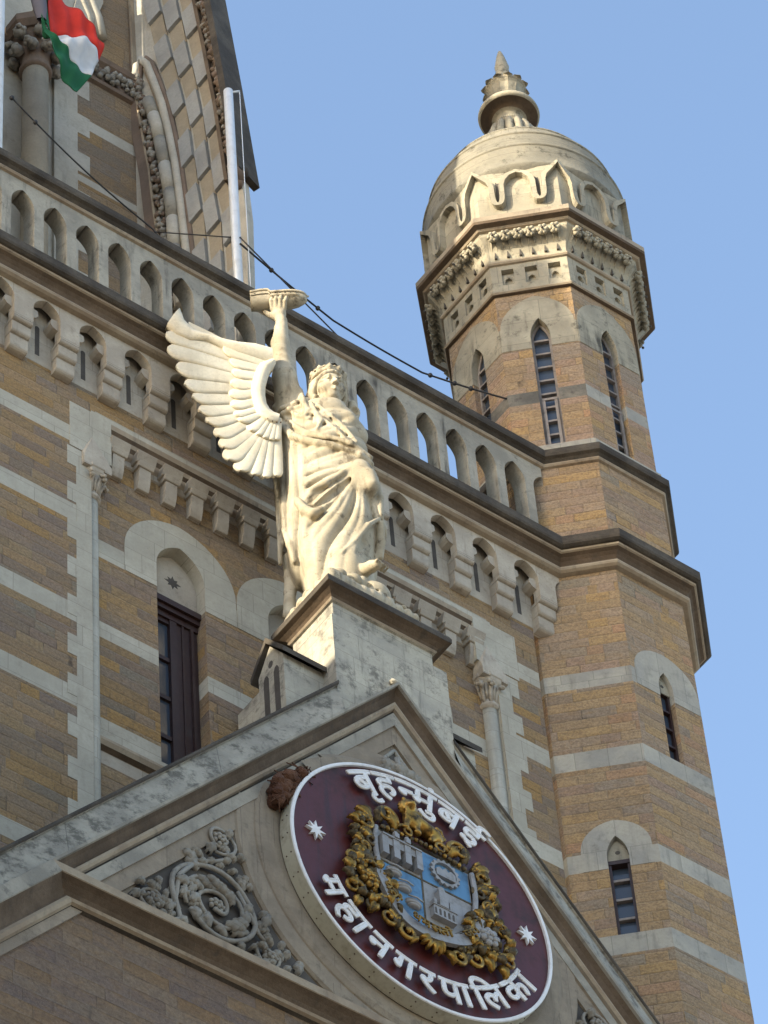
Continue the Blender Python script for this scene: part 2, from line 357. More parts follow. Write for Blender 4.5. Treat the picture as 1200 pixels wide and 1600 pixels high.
def wall(mb, fr, u0, u1, z0, z1, mat, bands=(), holes=(), bandmat='lime', o=0.0):
    us = sorted({u0, u1, *[h[0] for h in holes], *[h[1] for h in holes]})
    zs = sorted({z0, z1, *[h[2] for h in holes], *[h[3] for h in holes], *[z for b in bands for z in b[:2]]})
    us = [u for u in us if u0 <= u <= u1]; zs = [z for z in zs if z0 <= z <= z1]
    for i in range(len(us) - 1):
        for j in range(len(zs) - 1):
            uc, zc = (us[i] + us[i + 1]) / 2, (zs[j] + zs[j + 1]) / 2
            if any(h[0] < uc < h[1] and h[2] < zc < h[3] for h in holes): continue
            mt = mat
            for b in bands:
                if b[0] < zc < b[1]: mt = b[2] if len(b) > 2 else bandmat
            mb.quad(fr(us[i], o, zs[j]), fr(us[i + 1], o, zs[j]), fr(us[i + 1], o, zs[j + 1]), fr(us[i], o, zs[j + 1]), mt)
def arch_ring(mb, fr, inner, outer, zb_in, zb_out, o0, proud, depth, mat):
    """voussoir ring: inner/outer = arch point lists of equal length; straight legs run down to zb"""
    n = len(inner)
    I = [(inner[0][0], zb_in)] + inner + [(inner[-1][0], zb_in)]
    O = [(outer[0][0], zb_out)] + outer + [(outer[-1][0], zb_out)]
    for i in range(n + 1):
        (a, b), (c, d) = (I[i], O[i]), (I[i + 1], O[i + 1])
        lo = lambda q: q
        mb.quad(fr(a[0], o0 + proud, max(a[1], zb_out) if 0 else a[1]), fr(b[0], o0 + proud, b[1]), fr(d[0], o0 + proud, d[1]), fr(c[0], o0 + proud, c[1]), mat)
        mb.quad(fr(b[0], o0 + proud, b[1]), fr(b[0], o0 - 0.02, b[1]), fr(d[0], o0 - 0.02, d[1]), fr(d[0], o0 + proud, d[1]), mat)
        mb.quad(fr(a[0], o0 + proud, a[1]), fr(c[0], o0 + proud, c[1]), fr(c[0], o0 - depth, c[1]), fr(a[0], o0 - depth, a[1]), mat)
    for q, p_ in ((I[0], O[0]), (I[-1], O[-1])):
        mb.quad(fr(q[0], o0 + proud, q[1]), fr(p_[0], o0 + proud, p_[1]), fr(p_[0], o0 - 0.02, p_[1]), fr(q[0], o0 - 0.02, q[1]), mat)
# ---------------------------------------------------------------- ground
gm = MB(); gm.quad((-1500, -1500, 0), (1500, -1500, 0), (1500, 1500, 0), (-1500, 1500, 0), 'ground')
g0 = gm.build('ground'); g0['kind'] = 'structure'

FAC = lambda u, o, z: (u, -o, z)                 # facade frame: u along x, out towards -y
CX, CY = 4.652, 0.513
T8 = math.tan(math.pi / 8); S2 = math.sqrt(2)
BANDS = [(37.69, 37.95), (36.39, 36.67), (34.82, 35.09), (33.56, 33.84), (31.26, 31.52), (28.9, 29.16), (26.5, 26.76)]
TB = [(a, b, 'limt') for a, b in BANDS]

def reveal(mb, fr, uc, hw, z0, z1, depth, mat, o=0.0, bands=(), sill='lime'):
    for s in (-1, 1):
        zs = sorted({z0, z1, *[z for b in bands for z in b[:2] if z0 < z < z1]})
        for a, b in zip(zs, zs[1:]):
            mt = mat
            for q in bands:
                if q[0] < (a + b) / 2 < q[1]: mt = q[2] if len(q) > 2 else 'lime'
            mb.quad(fr(uc + s * hw, o, a), fr(uc + s * hw, o - depth, a), fr(uc + s * hw, o - depth, b), fr(uc + s * hw, o, b), mt)
    mb.quad(fr(uc - hw, o, z0), fr(uc + hw, o, z0), fr(uc + hw, o - depth, z0 + 0.03), fr(uc - hw, o - depth, z0 + 0.03), sill)

def fbox(mb, fr, u0, u1, o0, o1, z0, z1, mat): mb.box(u0, u1, o0, o1, z0, z1, mat, lambda u, o, z: fr(u, o, z))

def lancet(parent, fr, uc, hw, z0, zs, rise, depth, panes, fmat, name='window', o=0.0, mid=None):
    """narrow casement in an arched opening: frame with glazing bars; pane is its sub-part"""
    f = MB(); b = 0.030; d0 = o - depth
    A = [(uc - hw, z0)] + arch(hw, zs, rise, 6, uc) + [(uc + hw, z0)]
    f.box(uc - hw, uc - hw + b, d0 - 0.03, d0 + 0.03, z0, zs, fmat, fr); f.box(uc + hw - b, uc + hw, d0 - 0.03, d0 + 0.03, z0, zs, fmat, fr)
    pts = arch(hw - 0.004, zs, rise - 0.004, 8, uc)
    f.tube([fr(u, d0, z) for u, z in pts], 0.022, fmat, 6)
    f.box(uc - hw + b, uc + hw - b, d0 - 0.025, d0 + 0.025, z0, z0 + 0.04, fmat, fr)
    for i in range(1, panes + 1):
        z = z0 + (zs - z0) * i / panes
        f.box(uc - hw + b, uc + hw - b, d0 - 0.024, d0 + 0.034, z - 0.016, z + 0.016, fmat, fr)
    if mid:
        f.box(uc - hw + b, uc - hw + b + 0.035, d0 + 0.031, d0 + 0.055, z0 + 0.04, mid, fmat, fr); f.box(uc + hw - b - 0.035, uc + hw - b, d0 + 0.031, d0 + 0.055, z0 + 0.04, mid, fmat, fr)
        f.box(uc - hw + b, uc + hw - b, d0 + 0.035, d0 + 0.06, mid - 0.03, mid + 0.012, fmat, fr)
    fo = f.build(name, parent)
    g = MB(); g.add([fr(u, d0 - 0.012, z) for u, z in A], [tuple(range(len(A)))], 'glass'); g.build('pane', fo)
    return fo

# ================================================================ MAIN BUILDING
mainb = thing('stone_building', 'banded brown stone facade with arched windows and bracketed frieze behind the gable', 'building')
wb = MB(); YB = 0.13                              # the bay between the two columns is set back
XL, XR = -2.48, 2.77
WX = [-1.30, 0.10, 1.50]; HW = 0.30
zsill, zspr = 33.55, 36.60
tan_b = [(a, b, 'lime') for a, b in BANDS]
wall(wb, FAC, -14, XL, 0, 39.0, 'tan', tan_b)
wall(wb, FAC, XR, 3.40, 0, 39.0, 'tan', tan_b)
wall(wb, FAC, XL, XR, 38.32, 39.0, 'tan', [(38.32, 38.40, 'lime')])
bayb = [(36.22, 36.50, 'lime'), (34.97, 35.21, 'lime'), (33.49, 33.76, 'lime'), (33.10, 33.27, 'cream'), (31.4, 31.66, 'lime'), (29.0, 29.25, 'lime')]
wall(wb, FAC, XL, XR, 0, 38.32, 'tan', bayb, [(x - HW, x + HW, zsill, 37.1) for x in WX], o=-YB)
wb.quad((XL, 0, 0), (XL, YB, 0), (XL, YB, 38.32), (XL, 0, 38.32), 'lime'); wb.quad((XR, 0, 0), (XR, YB, 0), (XR, YB, 38.32), (XR, 0, 38.32), 'lime')
wb.quad((XL, 0, 38.32), (XR, 0, 38.32), (XR, YB, 38.32), (XL, YB, 38.32), 'lime')
for x in WX: reveal(wb, FAC, x, HW, zsill, 36.22, 0.22, 'tan', -YB, bayb)
# toothed quoins beside the columns, 3 mm proud of the wall
z = 25.0; k = 0
while z < 37.55:
    d = 0.30 if (k // 2) % 2 else 0.19
    hgt = 0.30
    wb.box(XL - d, XL - 0.004, -0.004, 0.05, z, z + hgt, 'lime'); wb.box(XR + 0.004, XR + d, -0.004, 0.05, z, z + hgt, 'lime')
    z += hgt; k += 2 if True else 1
    if (k // 2) % 2 == 0: pass
# body behind: roof slab and rear masses so the building is a solid from the side
wb.quad((-14, 0, 39.0), (3.4, 0, 39.0), (3.4, 0, 40.05), (-14, 0, 40.05), 'cream')
wb.quad((-14, 0.03, 40.1), (6, 0.03, 40.1), (6, 14, 40.1), (-14, 14, 40.1), 'dark')
wall_o = wb.build('wall', mainb, recalc=False)

# unseen blocks added at the left to keep the sun off facade and turret
lw = MB(); lw.box(-26, -13.0, -9.0, -0.01, 0, 38.3, 'tan'); lw.box(-26, -14.01, 0.13, 12, 38.3, 51.9, 'tan')
lw.build('added_shade_blocks', mainb, recalc=False)

# voussoir arches and windows of the bay
for i, x in enumerate(WX):
    a = MB(); arch_ring(a, FAC, arch(HW, zspr, 0.43, 10, x), arch(0.695, zspr + 0.02, 0.76, 10, x), 36.22, 36.22, -YB, 0.006 + 0.003 * (i % 2), 0.16, 'lime')
    ao = a.build('window_arch', mainb, recalc=False)
    t = MB(); A = arch(HW - 0.002, zspr, 0.42, 8, x)
    t.prism([(x - HW + 0.002, 36.24)] + A + [(x + HW - 0.002, 36.24)], FAC, -YB - 0.14, -YB - 0.20, 'cream')
    t.build('tympanum', ao)
    s = MB()                                        # four-pointed star piercing
    pts = []
    for q in range(16):
        rr = (0.105, 0.052, 0.088, 0.052)[q % 4]; an = 2 * math.pi * q / 16
        pts.append((x + rr * math.cos(an), 36.62 + rr * math.sin(an)))
    s.prism(pts, FAC, -YB - 0.137, -YB - 0.15, 'hole'); s.build('star_piercing', ao)
    wo = MB(); d0 = -YB - 0.17
    wo.box(x - HW, x + HW, d0 - 0.05, d0 + 0.10, 36.15, 36.235, 'timber', FAC)
    wo.box(x - HW, x + HW, d0 - 0.05, d0 + 0.07, 36.08, 36.147, 'timber', FAC)
    wo.box(x - HW, x + HW, d0 - 0.05, d0 + 0.035, 36.00, 36.077, 'timber', FAC)
    wo.box(x - HW, x - HW + 0.06, d0 - 0.05, d0 + 0.02, zsill, 36.0, 'timber', FAC)
    wo.box(x - 0.05, x + 0.035, d0 - 0.05, d0 + 0.03, zsill, 36.0, 'timber', FAC)
    for q in range(5):
        zz = zsill + 0.03 + (36.0 - zsill - 0.06) * q / 4
        wo.box(x - HW + 0.06, x - 0.05, d0 - 0.04, d0 + 0.012, zz - 0.03, zz + 0.03, 'timber', FAC)
    wo.box(x + 0.035, x + HW, d0 - 0.05, d0 + 0.012, zsill, 36.0, 'timber', FAC)      # closed brown leaf
    wo.box(x + 0.10, x + 0.125, d0 + 0.012, d0 + 0.028, zsill, 36.0, 'timber', FAC); wo.box(x + 0.20, x + 0.23, d0 + 0.012, d0 + 0.05, zsill, 36.0, 'timber', FAC)
    wob = wo.build('window', mainb)
    for q in range(4):
        za = zsill + 0.06 + (36.0 - zsill - 0.06) * q / 4; zb_ = zsill + (36.0 - zsill - 0.06) * (q + 1) / 4
        gl = MB(); gl.quad((x - HW + 0.06, -d0 + 0.02, za), (x - 0.05, -d0 + 0.02, za), (x - 0.05, -d0 + 0.02, zb_), (x - HW + 0.06, -d0 + 0.02, zb_), 'glass'); gl.build('pane', wob)
# sill moulding under the windows
sm = MB(); sm.sweep([(XL + 0.02, YB), (XR - 0.02, YB)], [(0, 33.28, 'brown'), (0.05, 33.31, 'roll'), (0.075, 33.36, 'roll'), (0.07, 33.40, 'brown'), (0.02, 33.46, 'lime'), (0, 33.49, 'lime')])
sm.build('sill_moulding', mainb)

# corbel table carrying the wall above the bay
ct = MB()
ct.sweep([(XL + 0.05, YB), (XR - 0.05, YB)], [(0, 37.92, 'cream'), (0.02, 37.93, 'cream'), (0.02, 38.02, 'roll'), (0.05, 38.06, 'roll'), (0.06, 38.12, 'brown'), (0.09, 38.16, 'roll'), (0.10, 38.22, 'brown'), (0.125, 38.26, 'roll'), (0.134, 38.33, 'lime'), (0.134, 38.41, 'lime'), (0.0, 38.42, 'lime')])
ct.build('corbel_table', mainb)
cb = MB()
cb.prism([(-0.145, 38.10), (0.03, 38.10), (0.03, 37.97), (-0.09, 37.97)], lambda u, o, z: (o, u, z), -0.118, 0.118, 'cream')
cb.prism([(-0.125, 37.968), (0.03, 37.968), (0.03, 37.90), (-0.10, 37.90)], lambda u, o, z: (o, u, z), -0.095, 0.095, 'cream')
cb.prism([(-0.085, 37.898), (0.03, 37.898), (0.03, 37.60), (-0.03, 37.60), (-0.05, 37.66), (-0.065, 37.72)], lambda u, o, z: (o, u, z), -0.072, 0.072, 'cream')
first = None
for i in range(15):
    x = -2.12 + 0.333 * i
    if first is None: first = cb.build('bracket', mainb, (x, YB - 0.03, 0), 0.008)
    else: dup(first, mainb, (x, YB - 0.03, 0))

# engaged columns in the rebates
def capital(mb, fr_c, zc, r, mat):
    """bell, ring, two tiers of curled leaves and an octagonal abacus; zc = bell foot"""
    c = (*fr_c, zc)
    mb.lathe([(r * 1.0, -0.02), (r * 1.28, 0.0), (r * 1.34, 0.03), (r * 1.25, 0.055), (r * 1.0, 0.065), (r * 1.02, 0.16), (r * 1.25, 0.26), (r * 1.7, 0.34)], c, mat, 20)
    for k in range(8):
        a = math.pi / 8 + k * math.pi / 4
        ca, sa = math.cos(a), math.sin(a)
        mb.tube([(c[0] + ca * r * q, c[1] + sa * r * q, zc + h) for q, h in ((1.0, 0.07), (1.1, 0.18), (1.45, 0.27), (1.85, 0.30), (1.98, 0.26))], [0.02, 0.024, 0.026, 0.024, 0.012], mat, 6)
        for q in range(4):
            mb.blob((c[0] + ca * r * 1.9 + rnd.uniform(-.03, .03), c[1] + sa * r * 1.9 + rnd.uniform(-.03, .03), zc + 0.285 + rnd.uniform(-.03, .03)), rnd.uniform(0.02, 0.034), mat, 7, 0.3)
        a += math.pi / 8; ca, sa = math.cos(a), math.sin(a)
        mb.tube([(c[0] + ca * r * q, c[1] + sa * r * q, zc + h) for q, h in ((1.0, 0.12), (1.15, 0.22), (1.5, 0.31))], [0.014, 0.02, 0.014], mat, 6)
    oc = [(r * 2.15 * math.cos(math.pi / 8 + k * math.pi / 4), r * 2.15 * math.sin(math.pi / 8 + k * math.pi / 4)) for k in range(8)]
    P = lambda s, z: [(c[0] + x * s, c[1] + y * s, z) for x, y in oc]
    rings = [P(0.82, zc + 0.335), P(0.90, zc + 0.36), P(0.94, zc + 0.395), P(1.0, zc + 0.405), P(1.0, zc + 0.455), P(0.92, zc + 0.47)]
    V = sum(rings, []); F = [(i * 8 + k, i * 8 + (k + 1) % 8, (i + 1) * 8 + (k + 1) % 8, (i + 1) * 8 + k) for i in range(5) for k in range(8)] + [tuple(range(8)), tuple(range(40, 48))]
    mb.add(V, F, mat)
for s, x0 in ((-1, XL), (1, XR)):
    cxx = x0 - s * 0.05; cyy = 0.115
    c = MB(); c.tube([(cxx, cyy, 20), (cxx, cyy, 30), (cxx, cyy, 37.0)], 0.088, 'lime', 20)
    for zz in (30.4, 31.9, 33.4, 34.7, 35.9): c.tube([(cxx, cyy, zz), (cxx, cyy, zz + 0.008)], 0.0888, 'cream', 20, False)
    so_ = c.build('column_shaft', mainb, recalc=False)
    c = MB(); capital(c, (cxx, cyy), 36.99, 0.09, 'cream'); c.build('capital', so_)
    c = MB()                                        # impost block that turns the column back into the wall
    ux0, ux1 = (x0 - 0.27, x0 + 0.25) if s < 0 else (x0 - 0.25, x0 + 0.33)
    c.box(ux0, ux1, -0.006, 0.12, 37.62, 38.36, 'lime')
    c.box(cxx - 0.17, cxx + 0.17, -0.05, 0.12, 37.385, 37.50, 'cream')
    for sgn in (-1, 1):
        c.add([(cxx - 0.17, -0.05, 37.5), (cxx + 0.17, -0.05, 37.5), (cxx + 0.17, 0.12, 37.5), (cxx - 0.17, 0.12, 37.5), (cxx + sgn * 0.04, -0.006, 37.95), (cxx - 0.17, 0.1, 37.9), (cxx + 0.17, 0.1, 37.9)], [(0, 1, 4), (0, 4, 5, 3), (1, 2, 6, 4), (4, 6, 5)], 'cream')
        break
    c.build('impost_block', mainb)

# arcaded, bracketed frieze
P0 = 0.5808; X0 = -3.16
fp = MB()                                           # one bay of the frieze plate, centred on a pier
hp = P0 / 2; ho = 0.17
aR = arch(ho, 39.36, 0.225, 7, hp); half = aR[:8]   # left half of the opening to the right of the pier
poly = [(-hp, 39.745), (hp, 39.745), (hp, 39.585)] + [(u, z) for u, z in half[::-1][1:]] + [(hp - ho, 39.07), (-hp + ho, 39.07)] + [(-u, z) for u, z in half[:-1]] + [(-hp, 39.585)]
fp.prism(poly, lambda u, o, z: (u, -o, z), 0.195, 0.085, 'cream')
def nose(z0, z1, out, hw, r):
    pts = [(0.03, z1), (-out, z1)] + [(-out + r * (1 - math.cos(a)), z0 + r * 0.9 - r * 0.9 * math.sin(a)) for a in (0, 0.35, 0.7, 1.1, 1.57)] + [(0.03, z0)]
    fp.prism(pts, lambda u, o, z: (o, u, z), -hw, hw, 'cream')
nose(39.02, 39.069, 0.195, hp - ho, 0.04)
nose(38.845, 39.019, 0.150, hp - ho - 0.004, 0.05)
nose(38.63, 38.844, 0.105, hp - ho - 0.008, 0.06)
for s in (-1, 1):                                   # shouldered inner order
    fp.prism([(s * (hp - ho - 0.01), 39.42), (s * (hp - ho + 0.085), 39.40), (s * (hp - ho + 0.095), 39.32), (s * (hp - ho + 0.06), 39.27), (s * (hp - ho - 0.01), 39.24)], lambda u, o, z: (u, -o, z), 0.145, 0.0, 'cream')
pier0 = fp.build('frieze_pier', mainb, (X0 - hp, 0, 0), 0.008)
bk = MB(); bk.quad((-14, -0.004, 38.72), (3.42, -0.004, 38.72), (3.42, -0.004, 39.75), (-14, -0.004, 39.75), 'cream'); bk.quad((-14, -0.004, 38.72), (3.42, -0.004, 38.72), (3.42, 0.01, 38.70), (-14, 0.01, 38.70), 'cream')
bk.build('frieze_back', mainb, recalc=False)
sl_m = MB(); sl_m.prism([(-0.028, 38.85), (0.028, 38.85)] + [(0.028 * math.cos(a), 39.33 + 0.03 * math.sin(a)) for a in (0, .8, 1.57, 2.35, 3.14)], FAC, 0.0062, 0.0045, 'hole')
dh = MB(); dh.lathe([(0.0, 0), (0.034, 0)], (0, 0, 0), 'hole', 14); 
holem = MB(); holem.prism([(0.033 * math.cos(2 * math.pi * k / 14), 39.66 + 0.033 * math.sin(2 * math.pi * k / 14)) for k in range(14)], FAC, 0.1975, 0.190, 'hole')
slit0 = hole0 = None
for i in range(-3, 13):
    xo = X0 + P0 * i
    if i != -3 or True:
        if xo - hp < 3.6 and i != 0: dup(pier0, mainb, (xo - hp, 0, 0))
        if slit0 is None: slit0 = sl_m.build('frieze_slit', mainb, (xo, 0, 0)); hole0 = holem.build('drain_hole', mainb, (xo - hp, 0, 0))
        else:
            if xo < 3.4: dup(slit0, mainb, (xo, 0, 0))
            if xo - hp < 3.6: dup(hole0, mainb, (xo - hp, 0, 0))

# moulded cornice that runs along the facade and wraps the turret
def octpath(a, yb):
    xc = CX + CY - S2 * a - yb
    return [(-14, yb), (xc, yb), (CX - T8 * a, CY - a), (CX + T8 * a, CY - a), (CX + a, CY - T8 * a), (CX + a, CY + T8 * a), (CX + T8 * a, CY + a)]
cor = MB()
cor.sweep(octpath(1.166, -0.196), [(-0.02, 39.60, 'roll'), (0.055, 39.61, 'roll'), (0.085, 39.63, 'roll'), (0.095, 39.655, 'roll'), (0.085, 39.685, 'roll'), (0.06, 39.695, 'brown'),
    (0.068, 39.725, 'brown'), (0.09, 39.765, 'brown'), (0.125, 39.80, 'brown'), (0.165, 39.82, 'roll'), (0.185, 39.83, 'roll'), (0.19, 39.855, 'dark'), (0.215, 39.86, 'dark'), (0.245, 39.88, 'dark'), (0.255, 39.91, 'dark'), (0.255, 40.015, 'dark'), (-0.05, 40.10, 'dark')])
cor.build('cornice', mainb, recalc=False)

# ================================================================ BALUSTRADE
bal = thing('balustrade', 'grey pierced stone parapet with pointed openings and a blackened handrail above the cornice', 'balustrade', (0, 0, 0))
pb = 0.4207; hb = pb / 2; ow = 0.148
bp = MB(); A = arch(ow, 41.17, 0.27, 7, hb); half = A[:8]
poly = [(-hb, 41.66), (hb, 41.66), (hb, 41.435)] + [(u, z) for u, z in half[::-1][1:]] + [(hb - ow, 40.30), (hb, 40.30), (hb, 40.04), (-hb, 40.04), (-hb, 40.30), (-hb + ow, 40.30)] + [(-u, z) for u, z in half[:-1]] + [(-hb, 41.435)]
bp.prism(poly, FAC, 0.18, -0.03, 'grey')
bp0 = None; xo0 = -3.47
for i in range(-3, 18):
    x = xo0 + pb * i - hb
    if bp0 is None: bp0 = bp.build('pier', bal, (x, 0, 0), 0.036)
    else: dup(bp0, bal, (x, 0, 0))
rl = MB(); rl.box(-14, xo0 + pb * -3 - pb, -0.18, 0.03, 40.04, 41.66, 'grey'); rl.build('solid_panel', bal)
rl = MB(); rl.box(x + hb - 0.004, 4.1, -0.10, 0.03, 40.04, 41.66, 'grey'); rl.build('solid_panel', bal)
rl = MB()
RP = [(-0.03, 41.60, 'grey'), (0.0, 41.60, 'roll'), (0.03, 41.61, 'roll'), (0.045, 41.635, 'roll'), (0.035, 41.66, 'dark'), (0.03, 41.67, 'dark'), (0.06, 41.70, 'dark'), (0.10, 41.72, 'dark'), (0.11, 41.76, 'dark'), (0.11, 41.83, 'dark'), (0.08, 41.86, 'dark'), (-0.10, 41.88, 'dark')]
pth = octpath(1.145, -0.18)
rl.sweep(pth[:2], RP[:], False)
rl.sweep([(3.9, 0.08), (-14, 0.08)], [(-0.16, 41.88, 'dark'), (0.0, 41.84, 'dark'), (0.0, 41.62, 'grey'), (-0.06, 41.62, 'grey')])
rl.build('handrail', bal, recalc=False)

# ================================================================ TURRET
tur = thing('corner_turret', 'octagonal banded corner turret topped by a domed cap and leafy stone finial', 'turret', (CX, CY, 0))
TF = {}
def tface(k, a):
    an = -math.pi / 2 + k * math.pi / 4               # k=0 front (-y), k=-1 left-front, -2 left
    return frame(a * math.cos(an), a * math.sin(an), math.cos(an), math.sin(an))
tw = MB(); a1 = 1.165; h1 = a1 * T8
for k in range(8):
    kk = k - 4; fr = tface(kk, a1); holes = []
    if kk == -1: holes = [(-0.065, 0.165, 33.84, 35.33)]
    if kk == 0: holes = [(-0.10, 0.10, 36.67, 38.14)]
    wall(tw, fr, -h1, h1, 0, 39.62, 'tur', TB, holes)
    if kk == -1: reveal(tw, fr, 0.05, 0.115, 33.84, 34.82, 0.2, 'tur', 0, TB, 'limt')
    if kk == 0: reveal(tw, fr, 0.0, 0.10, 36.67, 37.69, 0.2, 'tur', 0, TB, 'limt')
a2 = 1.145
for k in range(8): wall(tw, tface(k, a2), -a2 * T8, a2 * T8, 39.9, 41.66, 'tur')
a3 = 1.13; h3 = a3 * T8
for k in range(8):
    kk = k - 4; fr = tface(kk, a3)
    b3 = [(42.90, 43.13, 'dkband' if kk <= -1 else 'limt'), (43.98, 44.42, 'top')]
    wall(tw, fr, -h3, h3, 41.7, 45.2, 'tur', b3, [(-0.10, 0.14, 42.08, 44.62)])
    reveal(tw, fr, 0.02, 0.12, 42.08, 43.98, 0.20, 'tur', 0, b3, 'limt')
    arch_ring(tw, fr, arch(0.12, 44.2, 0.36, 8, 0.02), arch(0.452, 44.40, 0.62, 8, 0.0), 43.98, 43.98, 0, 0.006, 0.2, 'top')
# plinth of the lantern
tw.sweep([(1.15 * math.cos(math.pi / 8 - math.pi / 2 - k * math.pi / 4) / math.cos(math.pi / 8), 1.15 * math.sin(math.pi / 8 - math.pi / 2 - k * math.pi / 4) / math.cos(math.pi / 8)) for k in range(8)][::-1], [(0, 41.75, 'limt'), (0.03, 41.76, 'limt'), (0.03, 42.0, 'limt'), (-0.02, 42.075, 'limt'), (-0.25, 42.076, 'limt')], True)
twall = tw.build('wall', tur, recalc=False)
def octring(a): return [(a / math.cos(math.pi / 8) * math.cos(-math.pi / 2 - math.pi / 8 + k * math.pi / 4), a / math.cos(math.pi / 8) * math.sin(-math.pi / 2 - math.pi / 8 + k * math.pi / 4)) for k in range(8)]
st = MB(); st.sweep(octring(1.146), RP, True); st.build('string_course', tur, recalc=False)
# tier windows
a = MB(); frA = tface(-1, a1); arch_ring(a, frA, arch(0.115, 35.0, 0.30, 8, 0.05), arch(0.375, 35.12, 0.42, 8, 0.045), 34.82, 34.82, 0, 0.006, 0.2, 'limt'); a.build('window_arch', tur, recalc=False)
lancet(tur, frA, 0.05, 0.115, 33.86, 35.0, 0.28, 0.12, 4, 'gtimber')
ty = MB(); ty.prism([(0.05 - 0.113, 34.985)] + arch(0.113, 35.0, 0.29, 6, 0.05) + [(0.05 + 0.113, 34.985)], frA, -0.055, -0.1, 'top')
ty.prism([(0.05 + 0.028 * math.cos(q * 0.7854), 35.1 + 0.028 * math.sin(q * 0.7854)) for q in range(8)], frA, -0.052, -0.06, 'hole'); ty.build('tympanum', tur)
ty = MB(); fbox(ty, frA, 0.05 - 0.115, 0.05 - 0.085, -0.16, -0.06, 33.86, 34.99, 'timber'); fbox(ty, frA, 0.05 + 0.085, 0.05 + 0.115, -0.16, -0.06, 33.86, 34.99, 'timber'); fbox(ty, frA, 0.05 - 0.115, 0.05 + 0.115, -0.16, -0.05, 34.93, 34.985, 'timber'); ty.build('window_surround', tur)
a = MB(); frB = tface(0, a1); arch_ring(a, frB, arch(0.10, 37.85, 0.27, 8, 0.0), arch(0.445, 37.98, 0.46, 8, 0.02), 37.69, 37.69, 0, 0.006, 0.2, 'limt'); a.build('window_arch', tur, recalc=False)
lancet(tur, frB, 0.0, 0.10, 36.69, 37.85, 0.26, 0.10, 4, 'timber')
ty = MB(); ty.prism([(-0.098, 37.835)] + arch(0.098, 37.85, 0.26, 6, 0.0) + [(0.098, 37.835)], frB, -0.055, -0.09, 'top'); ty.prism([(0.024 * math.cos(q * 0.7854), 37.95 + 0.024 * math.sin(q * 0.7854)) for q in range(8)], frB, -0.052, -0.06, 'hole'); ty.build('tympanum', tur)
for k in range(8):
    if k - 4 in (-3, -2, -1, 0, 1): lancet(tur, tface(k - 4, a3), 0.02, 0.12, 42.09, 44.2, 0.35, 0.11, 8, 'gtimber', mid=43.02)
# panelled frieze of the lantern
pf = MB(); a4 = 1.155; h4 = a4 * T8
ctr = [-0.27, 0.02, 0.31]
pz0, pz1 = 45.30, 45.62
for k in range(8):
    fr = tface(k, a4)
    hs = [(c - 0.075, c + 0.075, pz0, pz1) for c in ctr]
    wall(pf, fr, -h4, h4, 45.12, 45.78, 'top', (), hs)
    for c in ctr:
        reveal(pf, fr, c, 0.075, pz0, pz1, 0.07, 'top', 0, (), 'top')
        pf.quad(fr(c - 0.075, 0, pz1), fr(c + 0.075, 0, pz1), fr(c + 0.075, -0.07, pz1), fr(c - 0.075, -0.07, pz1), 'top')
        pf.quad(fr(c - 0.075, -0.07, pz0), fr(c + 0.075, -0.07, pz0), fr(c + 0.075, -0.07, pz1), fr(c - 0.075, -0.07, pz1), 'top')
        A = arch(0.045, pz0 + 0.11, 0.07, 5, c)
        pf.prism([(c - 0.075, pz0 + 0.001), (c - 0.045, pz0 + 0.001)] + A[:6] + [(c, pz0 + 0.24), (c - 0.075, pz0 + 0.24)], fr, -0.03, -0.068, 'top')
        pf.prism([(c + 0.075, pz0 + 0.24), (c, pz0 + 0.24)] + A[5:] + [(c + 0.045, pz0 + 0.001), (c + 0.075, pz0 + 0.001)], fr, -0.03, -0.068, 'top')
pf.build('panel_frieze', tur, recalc=False)
m = MB(); m.sweep(octring(1.135), [(0, 45.10, 'brown'), (0.04, 45.105, 'roll'), (0.055, 45.125, 'roll'), (0.045, 45.15, 'top'), (0.02, 45.16, 'top')], True)
m.build('moulding', tur, recalc=False); m = MB()
m.sweep(octring(1.155), [(0, 45.71, 'roll'), (0.025, 45.715, 'roll'), (0.04, 45.735, 'roll'), (0.035, 45.77, 'top'), (0.012, 45.78, 'top')], True)
m.build('moulding', tur, recalc=False)
# flared cornice with leaf brackets, slab above
m = MB(); m.sweep(octring(1.15), [(0.01, 45.78, 'top'), (0.02, 45.88, 'top'), (0.055, 45.98, 'top'), (0.11, 46.08, 'top'), (0.16, 46.16, 'top'), (0.165, 46.215, 'roll'), (0.20, 46.225, 'roll'), (0.22, 46.25, 'brown'), (0.285, 46.27, 'brown'), (0.295, 46.31, 'gab'), (0.295, 46.40, 'gab'), (0.10, 46.47, 'top'), (-0.3, 46.5, 'top')], True)
m.build('bracket_cornice', tur, recalc=False)
lb = MB()                                           # one leaf bracket, built facing -y
for s in (-1, 1):
    lb.tube([(s * 0.014, 0.002, 45.82), (s * 0.026, -0.018, 45.92), (s * 0.034, -0.065, 46.01), (s * 0.03, -0.12, 46.07)], [0.005, 0.009, 0.012, 0.013], 'top', 6)
lb.blob((0, -0.160, 46.105), 0.058, 'top', 10, 0.2)
lb.prism([(-0.016, 45.835), (0.016, 45.835), (0.003, 45.96), (-0.003, 45.96)], lambda u, o, z: (u, -o, z), 0.045, 0.0, 'hole')
for k in range(6):
    q = k * 2 * math.pi / 6; lb.blob((0.048 * math.cos(q), -0.182 - 0.018 * math.sin(q), 46.10 + 0.048 * math.sin(q)), 0.032, 'top', 8, 0.35)
lb.blob((0, -0.232, 46.075), 0.019, 'hole', 7)
lb0 = None
